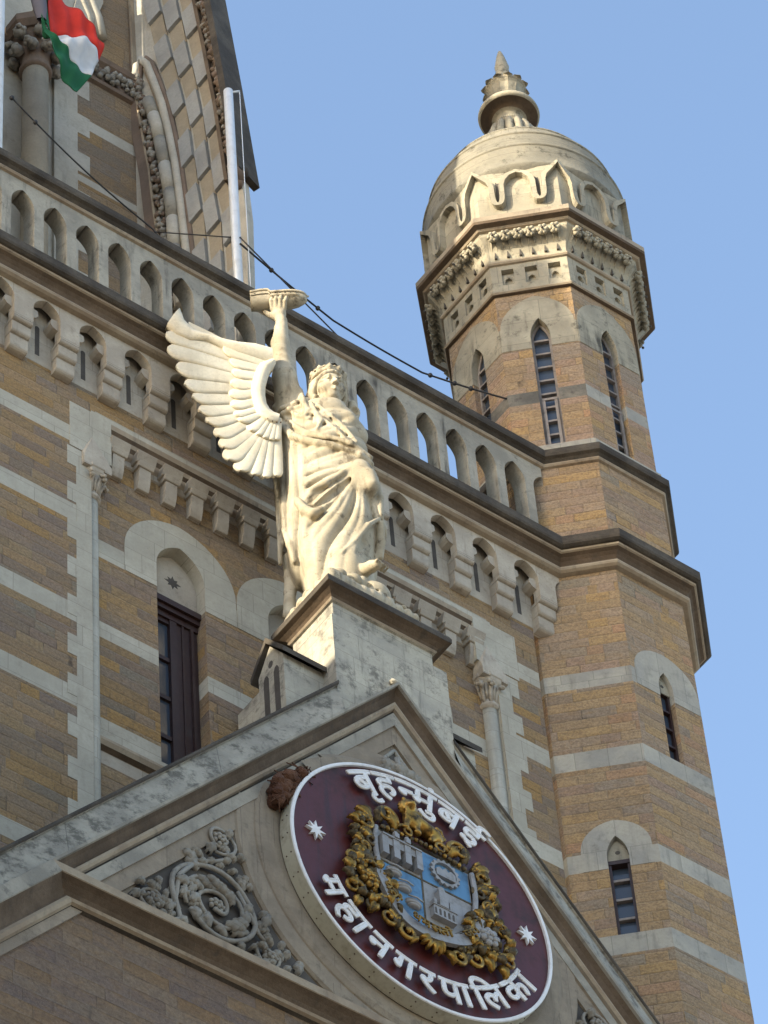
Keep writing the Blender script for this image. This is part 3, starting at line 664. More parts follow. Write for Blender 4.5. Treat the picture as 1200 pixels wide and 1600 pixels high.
for k in range(8):
    an = (k - 4) * math.pi / 4
    for j in range(6):
        u = (j - 2.5) * 0.155 + 0.0
        x = u * math.cos(an) + 1.15 * math.sin(an); y = u * math.sin(an) - 1.15 * math.cos(an)
        if lb0 is None: lb0 = lb.build('leaf_bracket', tur, (x, y, 0)); lb0.rotation_euler = (0, 0, an)
        else: dup(lb0, tur, (x, y, 0), an)
# arcaded drum below the dome
dr = MB(); ad = 1.245
oc = octring(ad)
dr.sweep(oc, [(0, 46.40, 'top'), (0, 47.50, 'top'), (-0.10, 47.56, 'top')], True)
drum = dr.build('drum', tur, recalc=False)
band = MB()
def oct_r(th):                                      # radius of the octagon (faces at multiples of 45 degrees)
    q = (th + math.pi / 8) % (math.pi / 4) - math.pi / 8
    return ad / math.cos(q)
def op(th, z, o): r_ = oct_r(th) + o; return (r_ * math.cos(th), r_ * math.sin(th), z)
seg = 2 * math.pi / 16
line = []
for k in range(16):
    t0 = -math.pi / 2 + k * seg
    pk = 0.10 if k % 2 else 0.02                       # the corner arches rise higher
    q = [(-0.5, 46.83), (-0.455, 46.78), (-0.40, 46.77), (-0.355, 46.83), (-0.335, 46.93), (-0.33, 47.12), (-0.28, 47.24), (-0.17, 47.33), (0, 47.38 + pk), (0.17, 47.33), (0.28, 47.24), (0.33, 47.12), (0.335, 46.93), (0.355, 46.83), (0.40, 46.77), (0.455, 46.78)]
    # loop round the slit between two arches
    line += [(t0 + f * seg, z) for f, z in q]
q2 = []
for k in range(16):
    t0 = -math.pi / 2 + k * seg; pk = 0.09 if k % 2 else 0.0
    q2 += [(t0 + f * seg, z) for f, z in [(-0.5, 46.80), (-0.455, 46.805), (-0.42, 46.83), (-0.398, 46.88), (-0.385, 46.96), (-0.38, 47.20), (-0.33, 47.31), (-0.2, 47.41), (0, 47.46 + pk), (0.2, 47.41), (0.33, 47.31), (0.38, 47.20), (0.385, 46.96), (0.398, 46.88), (0.42, 46.83), (0.455, 46.805)]]
n = len(q2)
def vert_sect(i):
    th, z = q2[i]; tha, za = q2[(i - 1) % n]; thb, zb = q2[(i + 1) % n]
    du = math.remainder(thb - tha, 2 * math.pi) * ad; dz = zb - za; l = math.hypot(du, dz)
    nu, nz = -dz / l, du / l; hw_ = 0.030
    return [op(th - nu * hw_ / ad, z - nz * hw_, -0.02), op(th - nu * hw_ / ad, z - nz * hw_, 0.085), op(th + nu * hw_ / ad, z + nz * hw_, 0.085), op(th + nu * hw_ / ad, z + nz * hw_, -0.02)]
V = sum([vert_sect(i) for i in range(n)], [])
F = [(i * 4 + j, i * 4 + j + 1, ((i + 1) % n) * 4 + j + 1, ((i + 1) % n) * 4 + j) for i in range(n) for j in range(3)]
band.add(V, F, 'top'); band.build('arch_moulding', drum, recalc=True)
up = MB()                                           # spandrel zone above the arches stands proud
for k in range(16):
    t0 = -math.pi / 2 + k * seg; pk = 0.09 if k % 2 else 0.0
    top = [(t0 + f * seg, z) for f, z in [(-0.5, 47.10), (-0.38, 47.20), (-0.33, 47.31), (-0.2, 47.41), (0, 47.46 + pk), (0.2, 47.41), (0.33, 47.31), (0.38, 47.20), (0.5, 47.10)]]
    for (ta, za), (tb, zb) in zip(top, top[1:]):
        up.quad(op(ta, za, 0.012), op(tb, zb, 0.012), op(tb, 47.56, 0.02), op(ta, 47.56, 0.02), 'top')
up.build('spandrel_band', drum, recalc=False)
sl0 = None
for k in range(16):
    sl2 = MB(); th = -math.pi / 2 + (k + 0.5) * seg
    pts = [(-0.021, 47.36), (-0.021, 46.945), (-0.034, 46.93), (-0.034, 46.885), (-0.02, 46.865), (0.02, 46.865), (0.034, 46.885), (0.034, 46.93), (0.021, 46.945), (0.021, 47.36)]
    sl2.prism(pts, lambda u, o, z: op(th + u / ad, z, o), 0.016, -0.02, 'hole')
    sl2.build('slit', drum)
dm = MB()
prof = [(1.245, 47.50), (1.30, 47.56), (1.33, 47.60), (1.335, 47.63), (1.315, 47.65), (1.315, 47.80), (1.312, 48.02), (1.312, 48.025), (1.325, 48.03), (1.325, 48.075), (1.285, 48.085), (1.285, 48.09), (1.262, 48.25), (1.225, 48.42), (1.225, 48.425), (1.238, 48.43), (1.232, 48.475), (1.185, 48.485), (1.185, 48.49), (1.13, 48.64), (1.06, 48.79), (1.06, 48.795), (1.068, 48.80), (1.055, 48.84), (0.99, 48.85), (0.99, 48.855), (0.90, 48.97), (0.78, 49.09), (0.64, 49.19), (0.5, 49.26), (0.3, 49.32)]
dm.lathe(prof, (0, 0, 0), 'dome', 72)
for k in range(14):                                 # small bosses on the crown
    q = 2 * math.pi * k / 14
    dm.blob((0.72 * math.cos(q), 0.72 * math.sin(q), 49.20), 0.085, 'dome', 10, 0.1, (1, 1, 1.1))
dm.build('dome', tur, recalc=False)
fn = MB()
fn.lathe([(0.50, 49.1), (0.46, 49.4), (0.36, 49.7), (0.29, 49.85), (0.27, 50.2), (0.20, 50.29), (0.185, 50.33), (0.215, 50.36), (0.225, 50.385), (0.205, 50.41), (0.19, 50.42), (0.185, 50.50), (0.20, 50.54), (0.235, 50.55)], (0, 0, 0), 'top', 48)
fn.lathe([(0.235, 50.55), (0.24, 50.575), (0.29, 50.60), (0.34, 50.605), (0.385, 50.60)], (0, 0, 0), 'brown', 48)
fn.lathe([(0.385, 50.60), (0.408, 50.61), (0.415, 50.65), (0.405, 50.69), (0.38, 50.71), (0.30, 50.72), (0.18, 50.73), (0.16, 50.74)], (0, 0, 0), 'top', 48)
fin = fn.build('finial', tur, recalc=False)
lf = MB()
for k in range(16):                                 # petals round the foot
    q = 2 * math.pi * k / 16
    lf.tube([(rr_ * math.cos(q), rr_ * math.sin(q), z_) for rr_, z_ in ((0.33, 49.75), (0.315, 49.95), (0.295, 50.10), (0.26, 50.22), (0.215, 50.275))], [0.05, 0.062, 0.058, 0.046, 0.022], 'top', 8)
lf.build('petal_foot', fin)
lf = MB()
lf.lathe([(0.15, 50.70), (0.15, 50.9), (0.165, 51.15), (0.1, 51.35)], (0, 0, 0), 'top', 20)
for k in range(12):                                 # crown of upright leaves curling outwards
    q = 2 * math.pi * k / 12; c_, s_ = math.cos(q), math.sin(q)
    pts = [(0.155, 50.72), (0.165, 50.90), (0.185, 51.06), (0.225, 51.20), (0.28, 51.285), (0.315, 51.26)]
    V = []; wd = [0.035, 0.045, 0.055, 0.068, 0.066, 0.03]
    for (r_, z_), w_ in zip(pts, wd):
        for sgn, dr_ in ((-1, 0.0), (0, 0.018), (1, 0.0)):
            V.append(((r_ + dr_) * c_ - sgn * w_ * s_, (r_ + dr_) * s_ + sgn * w_ * c_, z_))
    nb = len(V)
    V += [(x * 0.9, y * 0.9, z_ + 0.012) for x, y, z_ in V]
    F = []
    for i in range(5):
        for j in range(2):
            b_ = i * 3 + j
            F += [(b_, b_ + 1, b_ + 4, b_ + 3), (nb + b_, nb + b_ + 3, nb + b_ + 4, nb + b_ + 1)]
        F += [(i * 3, i * 3 + 3, nb + i * 3 + 3, nb + i * 3), (i * 3 + 2, nb + i * 3 + 2, nb + i * 3 + 5, i * 3 + 5)]
    F += [(15, 16, nb + 16, nb + 15), (16, 17, nb + 17, nb + 16)]
    lf.add(V, F, 'top')
lf.build('leaf_crown', fin)
sp = MB(); sp.lathe([(0.10, 51.2), (0.115, 51.38), (0.125, 51.44), (0.10, 51.52), (0.095, 51.58), (0.10, 51.66), (0.09, 51.80), (0.10, 51.86), (0.088, 51.90), (0.08, 51.97), (0.055, 52.12), (0.025, 52.24), (0.006, 52.28)], (0, 0, 0), 'top', 20)
for k in range(8):
    q = 2 * math.pi * k / 8; sp.blob((0.115 * math.cos(q), 0.115 * math.sin(q), 51.43), 0.03, 'top', 7)
sp.build('spire', fin, recalc=False)
# ================================================================ ENTRANCE GABLE
gab = thing('entrance_gable', 'steep stone gable with stained coping and carved foliage round the maroon sign', 'gable', (0, 0, 0))
ZC = 31.04; GS = R(50.5); sn, cs = math.sin(GS), math.cos(GS)
GY = -1.46                                           # face of the tympanum
gw = MB()
def rake(t, s, side):                                # t outward from the sign centre, s distance down the slope from the axis
    return (side * s * cs, ZC + t / cs - s * sn)
# masonry below the string, tympanum above, roof and flanks behind
tE = 1.80; xE = 7.0; zE = ZC + tE / cs - xE * sn / cs
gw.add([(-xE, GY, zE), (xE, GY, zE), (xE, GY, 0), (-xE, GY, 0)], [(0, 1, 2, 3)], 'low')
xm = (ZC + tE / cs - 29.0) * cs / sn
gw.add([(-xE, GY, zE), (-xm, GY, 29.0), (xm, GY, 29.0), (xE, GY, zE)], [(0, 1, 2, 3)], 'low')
gw.add([(-xm, GY, 29.0), (0, GY, ZC + tE / cs), (xm, GY, 29.0)], [(0, 1, 2)], 'gab')
for s in (-1, 1):
    gw.quad((0, GY, ZC + 2.16 / cs), (s * xE, GY, ZC + 2.16 / cs - xE * sn / cs), (s * xE, 0, ZC + 2.16 / cs - xE * sn / cs), (0, 0, ZC + 2.16 / cs), 'dark')
    gw.quad((s * xE, GY, zE), (s * xE, 0, zE), (s * xE, 0, 0), (s * xE, GY, 0), 'low')
gw.build('wall', gab, recalc=False)
def rake_sweep(mb, prof, L=9.0, s0=0.0):
    """prof [(t, out, mat)] swept down both slopes, mitred on the axis"""
    for side in (-1, 1):
        for (ta, oa, mt), (tb, ob, _) in zip(prof, prof[1:]):
            a0 = rake(ta, s0 / cs, side); b0 = rake(tb, s0 / cs, side); a1 = rake(ta, L, side); b1 = rake(tb, L, side)
            n = 1
            mb.quad((a0[0], GY - oa, a0[1]), (a1[0], GY - oa, a1[1]), (b1[0], GY - ob, b1[1]), (b0[0], GY - ob, b0[1]), mt)
m = MB()
rake_sweep(m, [(1.42, 0.0, 'gab'), (1.42, 0.03, 'gab'), (1.575, 0.03, 'gab'), (1.58, 0.055, 'gabg'), (1.695, 0.055, 'gabg'), (1.70, 0.035, 'dark'), (1.715, 0.04, 'gab'), (1.725, 0.075, 'roll'), (1.75, 0.095, 'roll'), (1.775, 0.09, 'gab'), (1.785, 0.06, 'brown'), (1.81, 0.065, 'brown'), (1.86, 0.10, 'brown'), (1.885, 0.145, 'gabg'), (1.89, 0.175, 'gabg'), (1.915, 0.18, 'coping')])
m.build('rake_moulding', gab, recalc=False)
m = MB()
rake_sweep(m, [(1.914, 0.178, 'coping'), (2.185, 0.075, 'coping'), (2.19, 0.10, 'dark'), (2.205, 0.115, 'dark'), (2.228, 0.11, 'dark'), (2.236, 0.08, 'coping'), (2.24, -0.05, 'dark'), (2.16, -0.15, 'dark')], s0=0.695)
cpo = m.build('coping', gab, recalc=False)
# string across the foot of the tympanum
SP_ = [(0.0, 0.0, 'dark'), (0.04, 0.04, 'roll'), (0.08, 0.072, 'roll'), (0.17, 0.088, 'roll'), (0.25, 0.07, 'brown'), (0.30, 0.06, 'brown'), (0.42, 0.085, 'brown'), (0.58, 0.14, 'brown'), (0.68, 0.19, 'roll'), (0.70, 0.20, 'roll'), (1.0, 0.205, 'roll'), (1.0, 0.0, 'roll')]
kz = lambda k: 28.86 + 0.27 * k
kt = lambda k: 1.50 + 0.405 * k
m = MB()
for (ka, oa, mt), (kb, ob, _) in zip(SP_, SP_[1:]):
    xa, xb = [(ZC + kt(k) / cs - kz(k)) * cs / sn for k in (ka, kb)]
    m.quad((-xa, GY - oa, kz(ka)), (xa, GY - oa, kz(ka)), (xb, GY - ob, kz(kb)), (-xb, GY - ob, kz(kb)), mt)
m.build('string_moulding', gab, recalc=False)
# the same moulding turns down the slopes below the string
for side in (-1, 1):
    m = MB()
    for (ka, oa, mt), (kb, ob, _) in zip(SP_, SP_[1:]):
        if mt == 'roll' and ka >= 0.68: mt = 'gabg'
        (sa, sb) = [(ZC + kt(k) / cs - kz(k)) / sn for k in (ka, kb)]
        a0, b0, a1, b1 = rake(kt(ka), sa, side), rake(kt(kb), sb, side), rake(kt(ka), 9.5, side), rake(kt(kb), 9.5, side)
        m.quad((a0[0], GY - oa, a0[1]), (a1[0], GY - oa, a1[1]), (b1[0], GY - ob, b1[1]), (b0[0], GY - ob, b0[1]), mt)
    m.build('lower_rake_moulding', gab, recalc=False)
# ring round the sign
m = MB(); prof = [(1.47, -0.10, 'gab'), (1.50, 0.075, 'gab'), (1.58, 0.09, 'gab'), (1.70, 0.085, 'gab'), (1.755, 0.06, 'gab'), (1.765, 0.045, 'gab'), (1.85, 0.05, 'gab'), (1.95, 0.045, 'gab'), (1.975, 0.02, 'gab'), (1.98, -0.08, 'gab')]
N = 96
for (ra, oa, mt), (rb, ob, _) in zip(prof, prof[1:]):
    V = []
    for k in range(N):
        q = 2 * math.pi * k / N; V += [(ra * math.cos(q), GY - oa, ZC + ra * math.sin(q)), (rb * math.cos(q), GY - ob, ZC + rb * math.sin(q))]
    def keep(k, rb=rb):
        q = 2 * math.pi * (k + .5) / N; x, z_ = rb * math.cos(q), rb * math.sin(q)
        return abs(x) * sn + z_ * cs < 1.69 and z_ > -1.99
    m.add(V, [(2 * k, 2 * ((k + 1) % N), 2 * ((k + 1) % N) + 1, 2 * k + 1) for k in range(N) if keep(k)], mt, True)
m.build('round_recess', gab, recalc=False)

# carved spandrels: scrolling stems, leaves and flowers in front of a sunk ground
def spiral(c, r0, turns, a0, dirn, n=26, rend=0.12):
    return [(c[0] + r * math.cos(a), c[1] + r * math.sin(a)) for r, a in [(r0 * (1 - (1 - rend) * i / n), a0 + dirn * turns * 2 * math.pi * i / n) for i in range(n + 1)]]
def leaf(mb, x, z, ang, ln, wd, out, mat='carve'):
    """lobed, cupped leaf"""
    n = 9; V = []; F = []
    for i in range(n):
        f = i / (n - 1); wv = wd * math.sin(math.pi * min(1, f * 0.93 + 0.06)) ** 0.7 * (1 + 0.38 * math.sin(f * 17))
        for sg, h in ((-1, -0.012), (-0.5, 0.018), (0, 0.002), (0.5, 0.018), (1, -0.012)):
            u, v = f * ln, sg * wv
            V.append((x + u * math.cos(ang) - v * math.sin(ang), -(out + h + 0.035 * math.sin(f * 2.8)), z + u * math.sin(ang) + v * math.cos(ang)))
    o = len(V); V += [(a, b + 0.025, c) for a, b, c in V]
    for i in range(n - 1):
        for j in range(4): F.append((i * 5 + j, i * 5 + j + 1, (i + 1) * 5 + j + 1, (i + 1) * 5 + j))
        F.append((i * 5, (i + 1) * 5, o + (i + 1) * 5, o + i * 5)); F.append((i * 5 + 4, o + i * 5 + 4, o + (i + 1) * 5 + 4, (i + 1) * 5 + 4))
    mb.add(V, F, mat, True)
def spandrel(side):
    mb = MB(); ob = -GY + 0.0
    X = lambda x: side * x
    poly = [(-3.28, 29.17)] + [(1.985 * math.cos(R(a)), ZC + 1.985 * math.sin(R(a))) for a in range(251, 170, -6)] + [(-1.99, 31.30)]
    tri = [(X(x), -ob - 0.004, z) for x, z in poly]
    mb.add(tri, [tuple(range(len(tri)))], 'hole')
    def st(p2, r_=0.035, o=0.045): mb.tube([(X(x), -ob - o - 0.012 * math.sin(i * .7), z) for i, (x, z) in enumerate(p2)], r_, 'carve', 7)
    def ins(x, z, mg=0.05): return (-x * sn + (z - ZC) * cs < 1.42 - mg) and math.hypot(x, z - ZC) > 1.985 + mg and z > 29.16 + mg
    c0 = (-2.22, 29.74)
    st(spiral(c0, 0.50, 1.0, R(215), -1, 30, 0.72), 0.026); st(spiral(c0, 0.36, 1.9, R(205), -1, 40, 0.18), 0.022)
    c1 = (-2.15, 30.63); st(spiral(c1, 0.20, 1.6, R(250), 1, 24), 0.018)
    c2 = (-2.90, 29.43); st(spiral(c2, 0.17, 1.5, R(320), -1, 24), 0.018)
    c3 = (-1.66, 29.41); st(spiral(c3, 0.16, 1.4, R(140), 1, 24), 0.017)
    st([(-3.1, 29.21), (-2.8, 29.22), (-2.62, 29.33), (-2.67, 29.56), (-2.62, 29.9), (-2.42, 30.2)], 0.024)
    st([(-2.42, 30.2), (-2.22, 30.30), (-2.06, 30.42), (-2.10, 30.52)], 0.02)
    st([(-2.45, 29.22), (-2.1, 29.25), (-1.8, 29.22), (-1.42, 29.22)], 0.022)
    st([(-1.98, 30.05), (-1.88, 29.85), (-1.78, 29.62), (-1.72, 29.56)], 0.02)
    rr = random.Random(11); cs4 = ((c0, 0.50), (c1, .2), (c2, .17), (c3, .16))
    for c, nl, ra in ((c0, 30, 0.43), (c1, 11, 0.19), (c2, 9, 0.16), (c3, 9, 0.15)):
        for k in range(nl):
            a = 2 * math.pi * k / nl + rr.uniform(-.15, .15); rad_ = ra * rr.choice((0.45, 0.68, 0.98, 1.15))
            x, z_ = c[0] + rad_ * math.cos(a), c[1] + rad_ * math.sin(a)
            if not ins(x, z_, 0.03): continue
            ang = a + rr.uniform(0.7, 1.9); big = c is c0
            leaf(mb, X(x), z_, ang if side > 0 else math.pi - ang, rr.uniform(0.13, 0.20) if big else rr.uniform(.08, .12), rr.uniform(0.035, 0.055) if big else rr.uniform(.022, .034), ob + rr.uniform(0.015, 0.07))
        for q_, (n_, r1, r2) in enumerate(((7, 0.062, 0.026), (5, 0.03, 0.022))):
            for k in range(n_):
                a = 2 * math.pi * k / n_ + q_; mb.blob((X(c[0] + r1 * math.cos(a)), -ob - 0.05 - 0.025 * q_, c[1] + r1 * math.sin(a)), r2, 'carve', 8, 0.2)
    for k in range(260):
        x, z_ = rr.uniform(-3.25, -1.35), rr.uniform(29.2, 31.3)
        if not ins(x, z_, 0.035): continue
        if min(math.hypot(x - c[0], z_ - c[1]) / q for c, q in cs4) < 1.0: continue
        ang = rr.uniform(0, 6.28); leaf(mb, X(x), z_, ang, rr.uniform(0.08, 0.14), rr.uniform(0.024, 0.042), ob + rr.uniform(0.01, 0.05))
    mb.build('carved_spandrel', gab)
spandrel(-1); spandrel(1)
tp = MB(); tri = [(-0.40, 32.62), (0.40, 32.62), (0.0, 33.16)]
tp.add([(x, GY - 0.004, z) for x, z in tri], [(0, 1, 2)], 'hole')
for k in range(14):
    x = rnd.uniform(-.22, .22); z = rnd.uniform(32.64, 32.85); leaf(tp, x, z, R(90) + rnd.uniform(-.9, .9), 0.17, 0.05, -GY + rnd.uniform(.01, .05))
tp.tube([(0, GY - 0.04, 32.6), (0.02, GY - 0.05, 32.85), (0, GY - 0.04, 33.05)], 0.03, 'carve', 7)
tp.build('carved_top', gab)
for s in (-1, 1):                                    # slim frame of the top carving
    q = MB(); q.tube([(s * 0.42, GY - 0.01, 32.6), (0, GY - 0.01, 33.19)], 0.022, 'gabg', 6); q.build('carving_frame', gab)
bl = MB(); bl.blob((0, GY - 0.12, ZC + 1.915 / cs + 0.03), 0.05, 'ped', 10, 0.3, (1.4, 0.8, 0.6)); bl.build('apex_stone', gab)

# ================================================================ PEDESTAL with its two little gabled buttresses
ped = thing('statue_pedestal', 'weathered square stone pedestal with dark cap on the gable apex under the statue', 'pedestal', (0, 0, 0))
PX = -0.02
m = MB()
vb = lambda x: ZC + 1.87 / cs - abs(x) * sn / cs
m.prism([(PX - 0.685, vb(PX - 0.685)), (0.0, vb(0)), (PX + 0.725, vb(PX + 0.725)), (PX + 0.725, 34.72), (PX - 0.685, 34.72)], FAC, 1.55, -0.05, 'ped')
m.add([(PX - 0.685, -1.55, 34.72), (PX + 0.725, -1.55, 34.72), (PX + 0.725, 0.05, 34.72), (PX - 0.685, 0.05, 34.72), (PX - 0.62, -1.49, 34.755), (PX + 0.61, -1.49, 34.755), (PX + 0.61, -0.82, 34.755), (PX - 0.62, -0.82, 34.755)], [(0, 1, 5, 4), (1, 2, 6, 5), (2, 3, 7, 6), (3, 0, 4, 7)], 'gabg')
m.box(PX - 0.62, PX + 0.61, -1.49, -0.82, 34.755, 35.03, 'ped')
m.build('shaft', ped, bevel=0.006)
m = MB()
pr = [(0.0, 34.985, 'ped'), (0.025, 34.99, 'roll'), (0.04, 35.01, 'roll'), (0.03, 35.03, 'brown'), (0.05, 35.055, 'brown'), (0.10, 35.085, 'brown'), (0.145, 35.10, 'dark'), (0.15, 35.105, 'dark'), (0.152, 35.165, 'dark'), (0.135, 35.21, 'ped'), (-0.2, 35.215, 'ped')]
m.sweep([(PX - 0.62, -0.82), (PX - 0.62, -1.49), (PX + 0.61, -1.49), (PX + 0.61, -0.82)], pr, True)
m.quad((PX - .5, -1.4, 35.214), (PX + .5, -1.4, 35.214), (PX + .5, -.9, 35.214), (PX - .5, -.9, 35.214), 'ped')
m.build('cap', ped, recalc=False)
for s in (-1, 1):
    b = MB(); bx = PX + s * 0.66; ex = PX + s * 1.16
    x0, x1 = min(bx, ex), max(bx, ex)
    zb_, ze, zr = 32.4, 34.00, 34.30; yf, yb_ = -1.345, -0.935; ym = (yf + yb_) / 2
    def bf(u, o, z): return (u, -o, z)
    b.prism([(yf, zb_), (yb_, zb_), (yb_, ze), (ym, zr), (yf, ze)], lambda u, o, z: (o, u, z), x0, x1, 'ped')
    bo = b.build('buttress', ped)
    c = MB()
    for q in (-1, 1):                                # roof slabs
        ye = ym + q * 0.27; 
        c.prism([(ym, zr + 0.015), (ye, ze - 0.045), (ye, ze + 0.03), (ym, zr + 0.10)], lambda u, o, z: (o, u, z), x0 - (0.05 if s < 0 else 0), x1 + (0.05 if s > 0 else 0), 'dark')
    c.build('roof_slab', bo)
    nmb = MB(); L_ = frame(ex, ym, s, 0)
    for uu, zt in ((-0.085, 33.93), (0.085, 33.93)):
        nmb.prism([(uu - 0.042, 33.05), (uu + 0.042, 33.05), (uu + 0.042, zt - 0.06), (uu + 0.02, zt - 0.01), (uu, zt), (uu - 0.02, zt - 0.01), (uu - 0.042, zt - 0.06)], L_, 0.003, -0.02, 'hole')
    nmb.prism([(0.038 * math.cos(k * .6283), 34.03 + 0.048 * math.sin(k * .6283)) for k in range(10)], L_, 0.003, -0.02, 'hole')
    nmb.build('lancet_recess', bo)

# ================================================================ CENTRAL TOWER (upper left)
two = thing('central_tower', 'tower of banded stone with carved arch and chequered splay behind the parapet', 'tower', (0, 0, 0))
YT = 2.0
t = MB(); TWF = lambda u, o, z: (u, YT - o, z)
tb_ = [(46.10, 46.24, 'twrl'), (47.32, 47.54, 'twrl'), (44.9, 45.03, 'twrl')]
wall(t, TWF, -1.46, -0.40, 40, 60, 'twr', tb_)
z = 40.0; k = 0
while z < 60:
    wd = 0.36 if k % 2 else 0.18
    if not (48.42 < z < 48.95): t.box(-1.46, -1.46 + wd, YT - 0.006, YT + 0.02, z, z + 0.42, 'twrl')
    z += 0.42; k += 1
t.box(-1.64, -1.46, YT - 0.03, YT + 0.3, 40, 60, 'twrl'); t.box(-1.80, -1.64, YT + 0.02, YT + 0.3, 40, 60, 'twrl'); t.box(-2.9, -1.80, YT + 0.10, YT + 0.4, 40, 60, 'twrl')
t.box(-6.0, -2.9, YT, YT + 3, 40, 49.0, 'twr'); t.box(-6.0, -0.4, YT + 0.5, YT + 7, 40, 60, 'twr')
t.prism([(-1.42, 49.1), (-1.40, 49.6), (-1.32, 50.1), (-1.2, 50.6), (-1.05, 51), (-.9, 51), (-.9, 50.4), (-1.02, 49.9), (-1.2, 49.5)], TWF, 0.05, -0.01, 'twrl')
t.build('front_wall', two, recalc=False)
t = MB(); t.box(-4.9, -4.15, 0.7, YT - 0.01, 40, 60, 'twr'); t.build('added_shade_pier', two)  # unseen pier added to keep the sun off the splayed wall
# window hood above the capital
h = MB(); h.tube([(-0.93, YT - 0.04, 49.55), (-0.99, YT - 0.04, 49.95), (-1.10, YT - 0.04, 50.3), (-1.3, YT - 0.04, 50.8)], 0.075, 'twrl', 8); h.tube([(-1.05, YT - 0.03, 49.5), (-1.12, YT - 0.03, 49.9), (-1.28, YT - 0.03, 50.35), (-1.5, YT - 0.03, 50.8)], 0.05, 'lime', 8); h.build('window_hood', two)
c = MB(); c.tube([(-2.0, YT - 0.15, 40), (-2.0, YT - 0.15, 44), (-2.0, YT - 0.15, 47.62)], 0.165, 'twrt', 24); tco = c.build('column_shaft', two, recalc=False)
c = MB(); cc = (-2.0, YT - 0.15)
c.lathe([(0.165, 47.60), (0.20, 47.62), (0.21, 47.66), (0.18, 47.70), (0.18, 47.85), (0.25, 48.1), (0.32, 48.3)], (*cc, 0), 'twrb', 24)
for ring, zz, rr_, nb in ((0, 47.93, 0.275, 8), (1, 48.14, 0.33, 8)):
    for k in range(nb):
        a = 2 * math.pi * (k + 0.5 * ring) / nb; c.blob((cc[0] + rr_ * math.cos(a), cc[1] + rr_ * math.sin(a), zz), 0.085, 'carve', 10, 0.45)
        for q in range(4): c.blob((cc[0] + (rr_ + .03) * math.cos(a) + rnd.uniform(-.06, .06), cc[1] + (rr_ + .03) * math.sin(a) + rnd.uniform(-.06, .06), zz + rnd.uniform(-.07, .07)), rnd.uniform(.03, .05), 'carve', 7, 0.5)
oc8 = lambda r_, z_: [(cc[0] + r_ * math.cos(math.pi / 8 + k * math.pi / 4), cc[1] + r_ * math.sin(math.pi / 8 + k * math.pi / 4), z_) for k in range(8)]
c.add(oc8(0.36, 48.25) + oc8(0.43, 48.33) + oc8(0.43, 48.46) + oc8(0.38, 48.52), [(i * 8 + k, i * 8 + (k + 1) % 8, (i + 1) * 8 + (k + 1) % 8, (i + 1) * 8 + k) for i in range(3) for k in range(8)] + [tuple(range(8)), tuple(range(24, 32))], 'twrb')
for k in range(4): c.blob((cc[0] + 0.02, cc[1] - 0.05, 48.6 + k * 0.2), 0.12 - 0.01 * k, 'twrb' if k % 2 == 0 else 'twrl', 9, 0.35)
c.build('capital', tco, recalc=False)
s = MB(); s.sweep([(-1.46, YT), (-0.42, YT)], [(0, 48.44, 'twrb'), (0.05, 48.46, 'twrb'), (0.06, 48.52, 'twrb'), (0.03, 48.55, 'twrb'), (0.04, 48.85, 'twrb'), (0.10, 48.90, 'twrb'), (0.12, 48.98, 'twrb'), (0, 49.02, 'twrb')])
for k in range(60): s.blob((-1.44 + rnd.random() * 1.02, YT - 0.06 - rnd.uniform(0, .03), 48.58 + rnd.random() * 0.24), rnd.uniform(.03, .055), 'carve', 7, 0.5)
s.build('carved_string', two)
# splayed side: its face runs towards the viewer
SA = (0.301, -0.954); SN = (-0.954, -0.301)
def SP(a, o, z): return (-0.41 + SA[0] * a + SN[0] * o, YT + SA[1] * a + SN[1] * o, z)
side = MB()
side.add([SP(1.52, -0.002, 40), SP(1.62, -0.002, 44.6), SP(1.58, -0.002, 45.5), SP(1.2, -0.002, 52), SP(0, -0.002, 52), SP(0, -0.002, 40), SP(1.52, -0.14, 40), SP(1.62, -0.14, 44.6), SP(1.58, -0.14, 45.5), SP(1.2, -0.14, 52)], [(0, 1, 2, 3, 4, 5), (0, 6, 7, 1), (1, 7, 8, 2), (2, 8, 9, 3)], 'twrl')
W_ = [SP(0, -0.15, 40), SP(1.50, -0.15, 40), (0.02, YT, 40), SP(0, -0.15, 53), SP(1.12, -0.15, 53), (-0.10, YT, 53)]
side.add(W_, [(0, 1, 4, 3), (1, 2, 5, 4), (2, 0, 3, 5), (3, 4, 5)], 'twrt')
side.build('splay_wall', two, recalc=False)
def lean(poly, z):                                   # interpolate a at height z on [(a, z)]
    p = sorted(poly, key=lambda q: q[1])
    if z <= p[0][1]: (a0, z0), (a1, z1) = p[0], p[1]
    elif z >= p[-1][1]: (a0, z0), (a1, z1) = p[-2], p[-1]
    else:
        for (a0, z0), (a1, z1) in zip(p, p[1:]):
            if z0 <= z <= z1: break
    return a0 + (a1 - a0) * (z - z0) / (z1 - z0)
Lft = [(0.85, 43.5), (0.78, 45.29), (0.64, 47.37), (0.37, 49.09), (0.2, 50.5), (-0.1, 52.5)]
Rgt = [(1.50, 43.5), (1.50, 45.0), (1.40, 45.35), (1.28, 47.19), (1.15, 48.63), (1.02, 49.98), (0.78, 52.5)]
ck = MB(); nz = 0; z = 42.6; rowh = 0.62
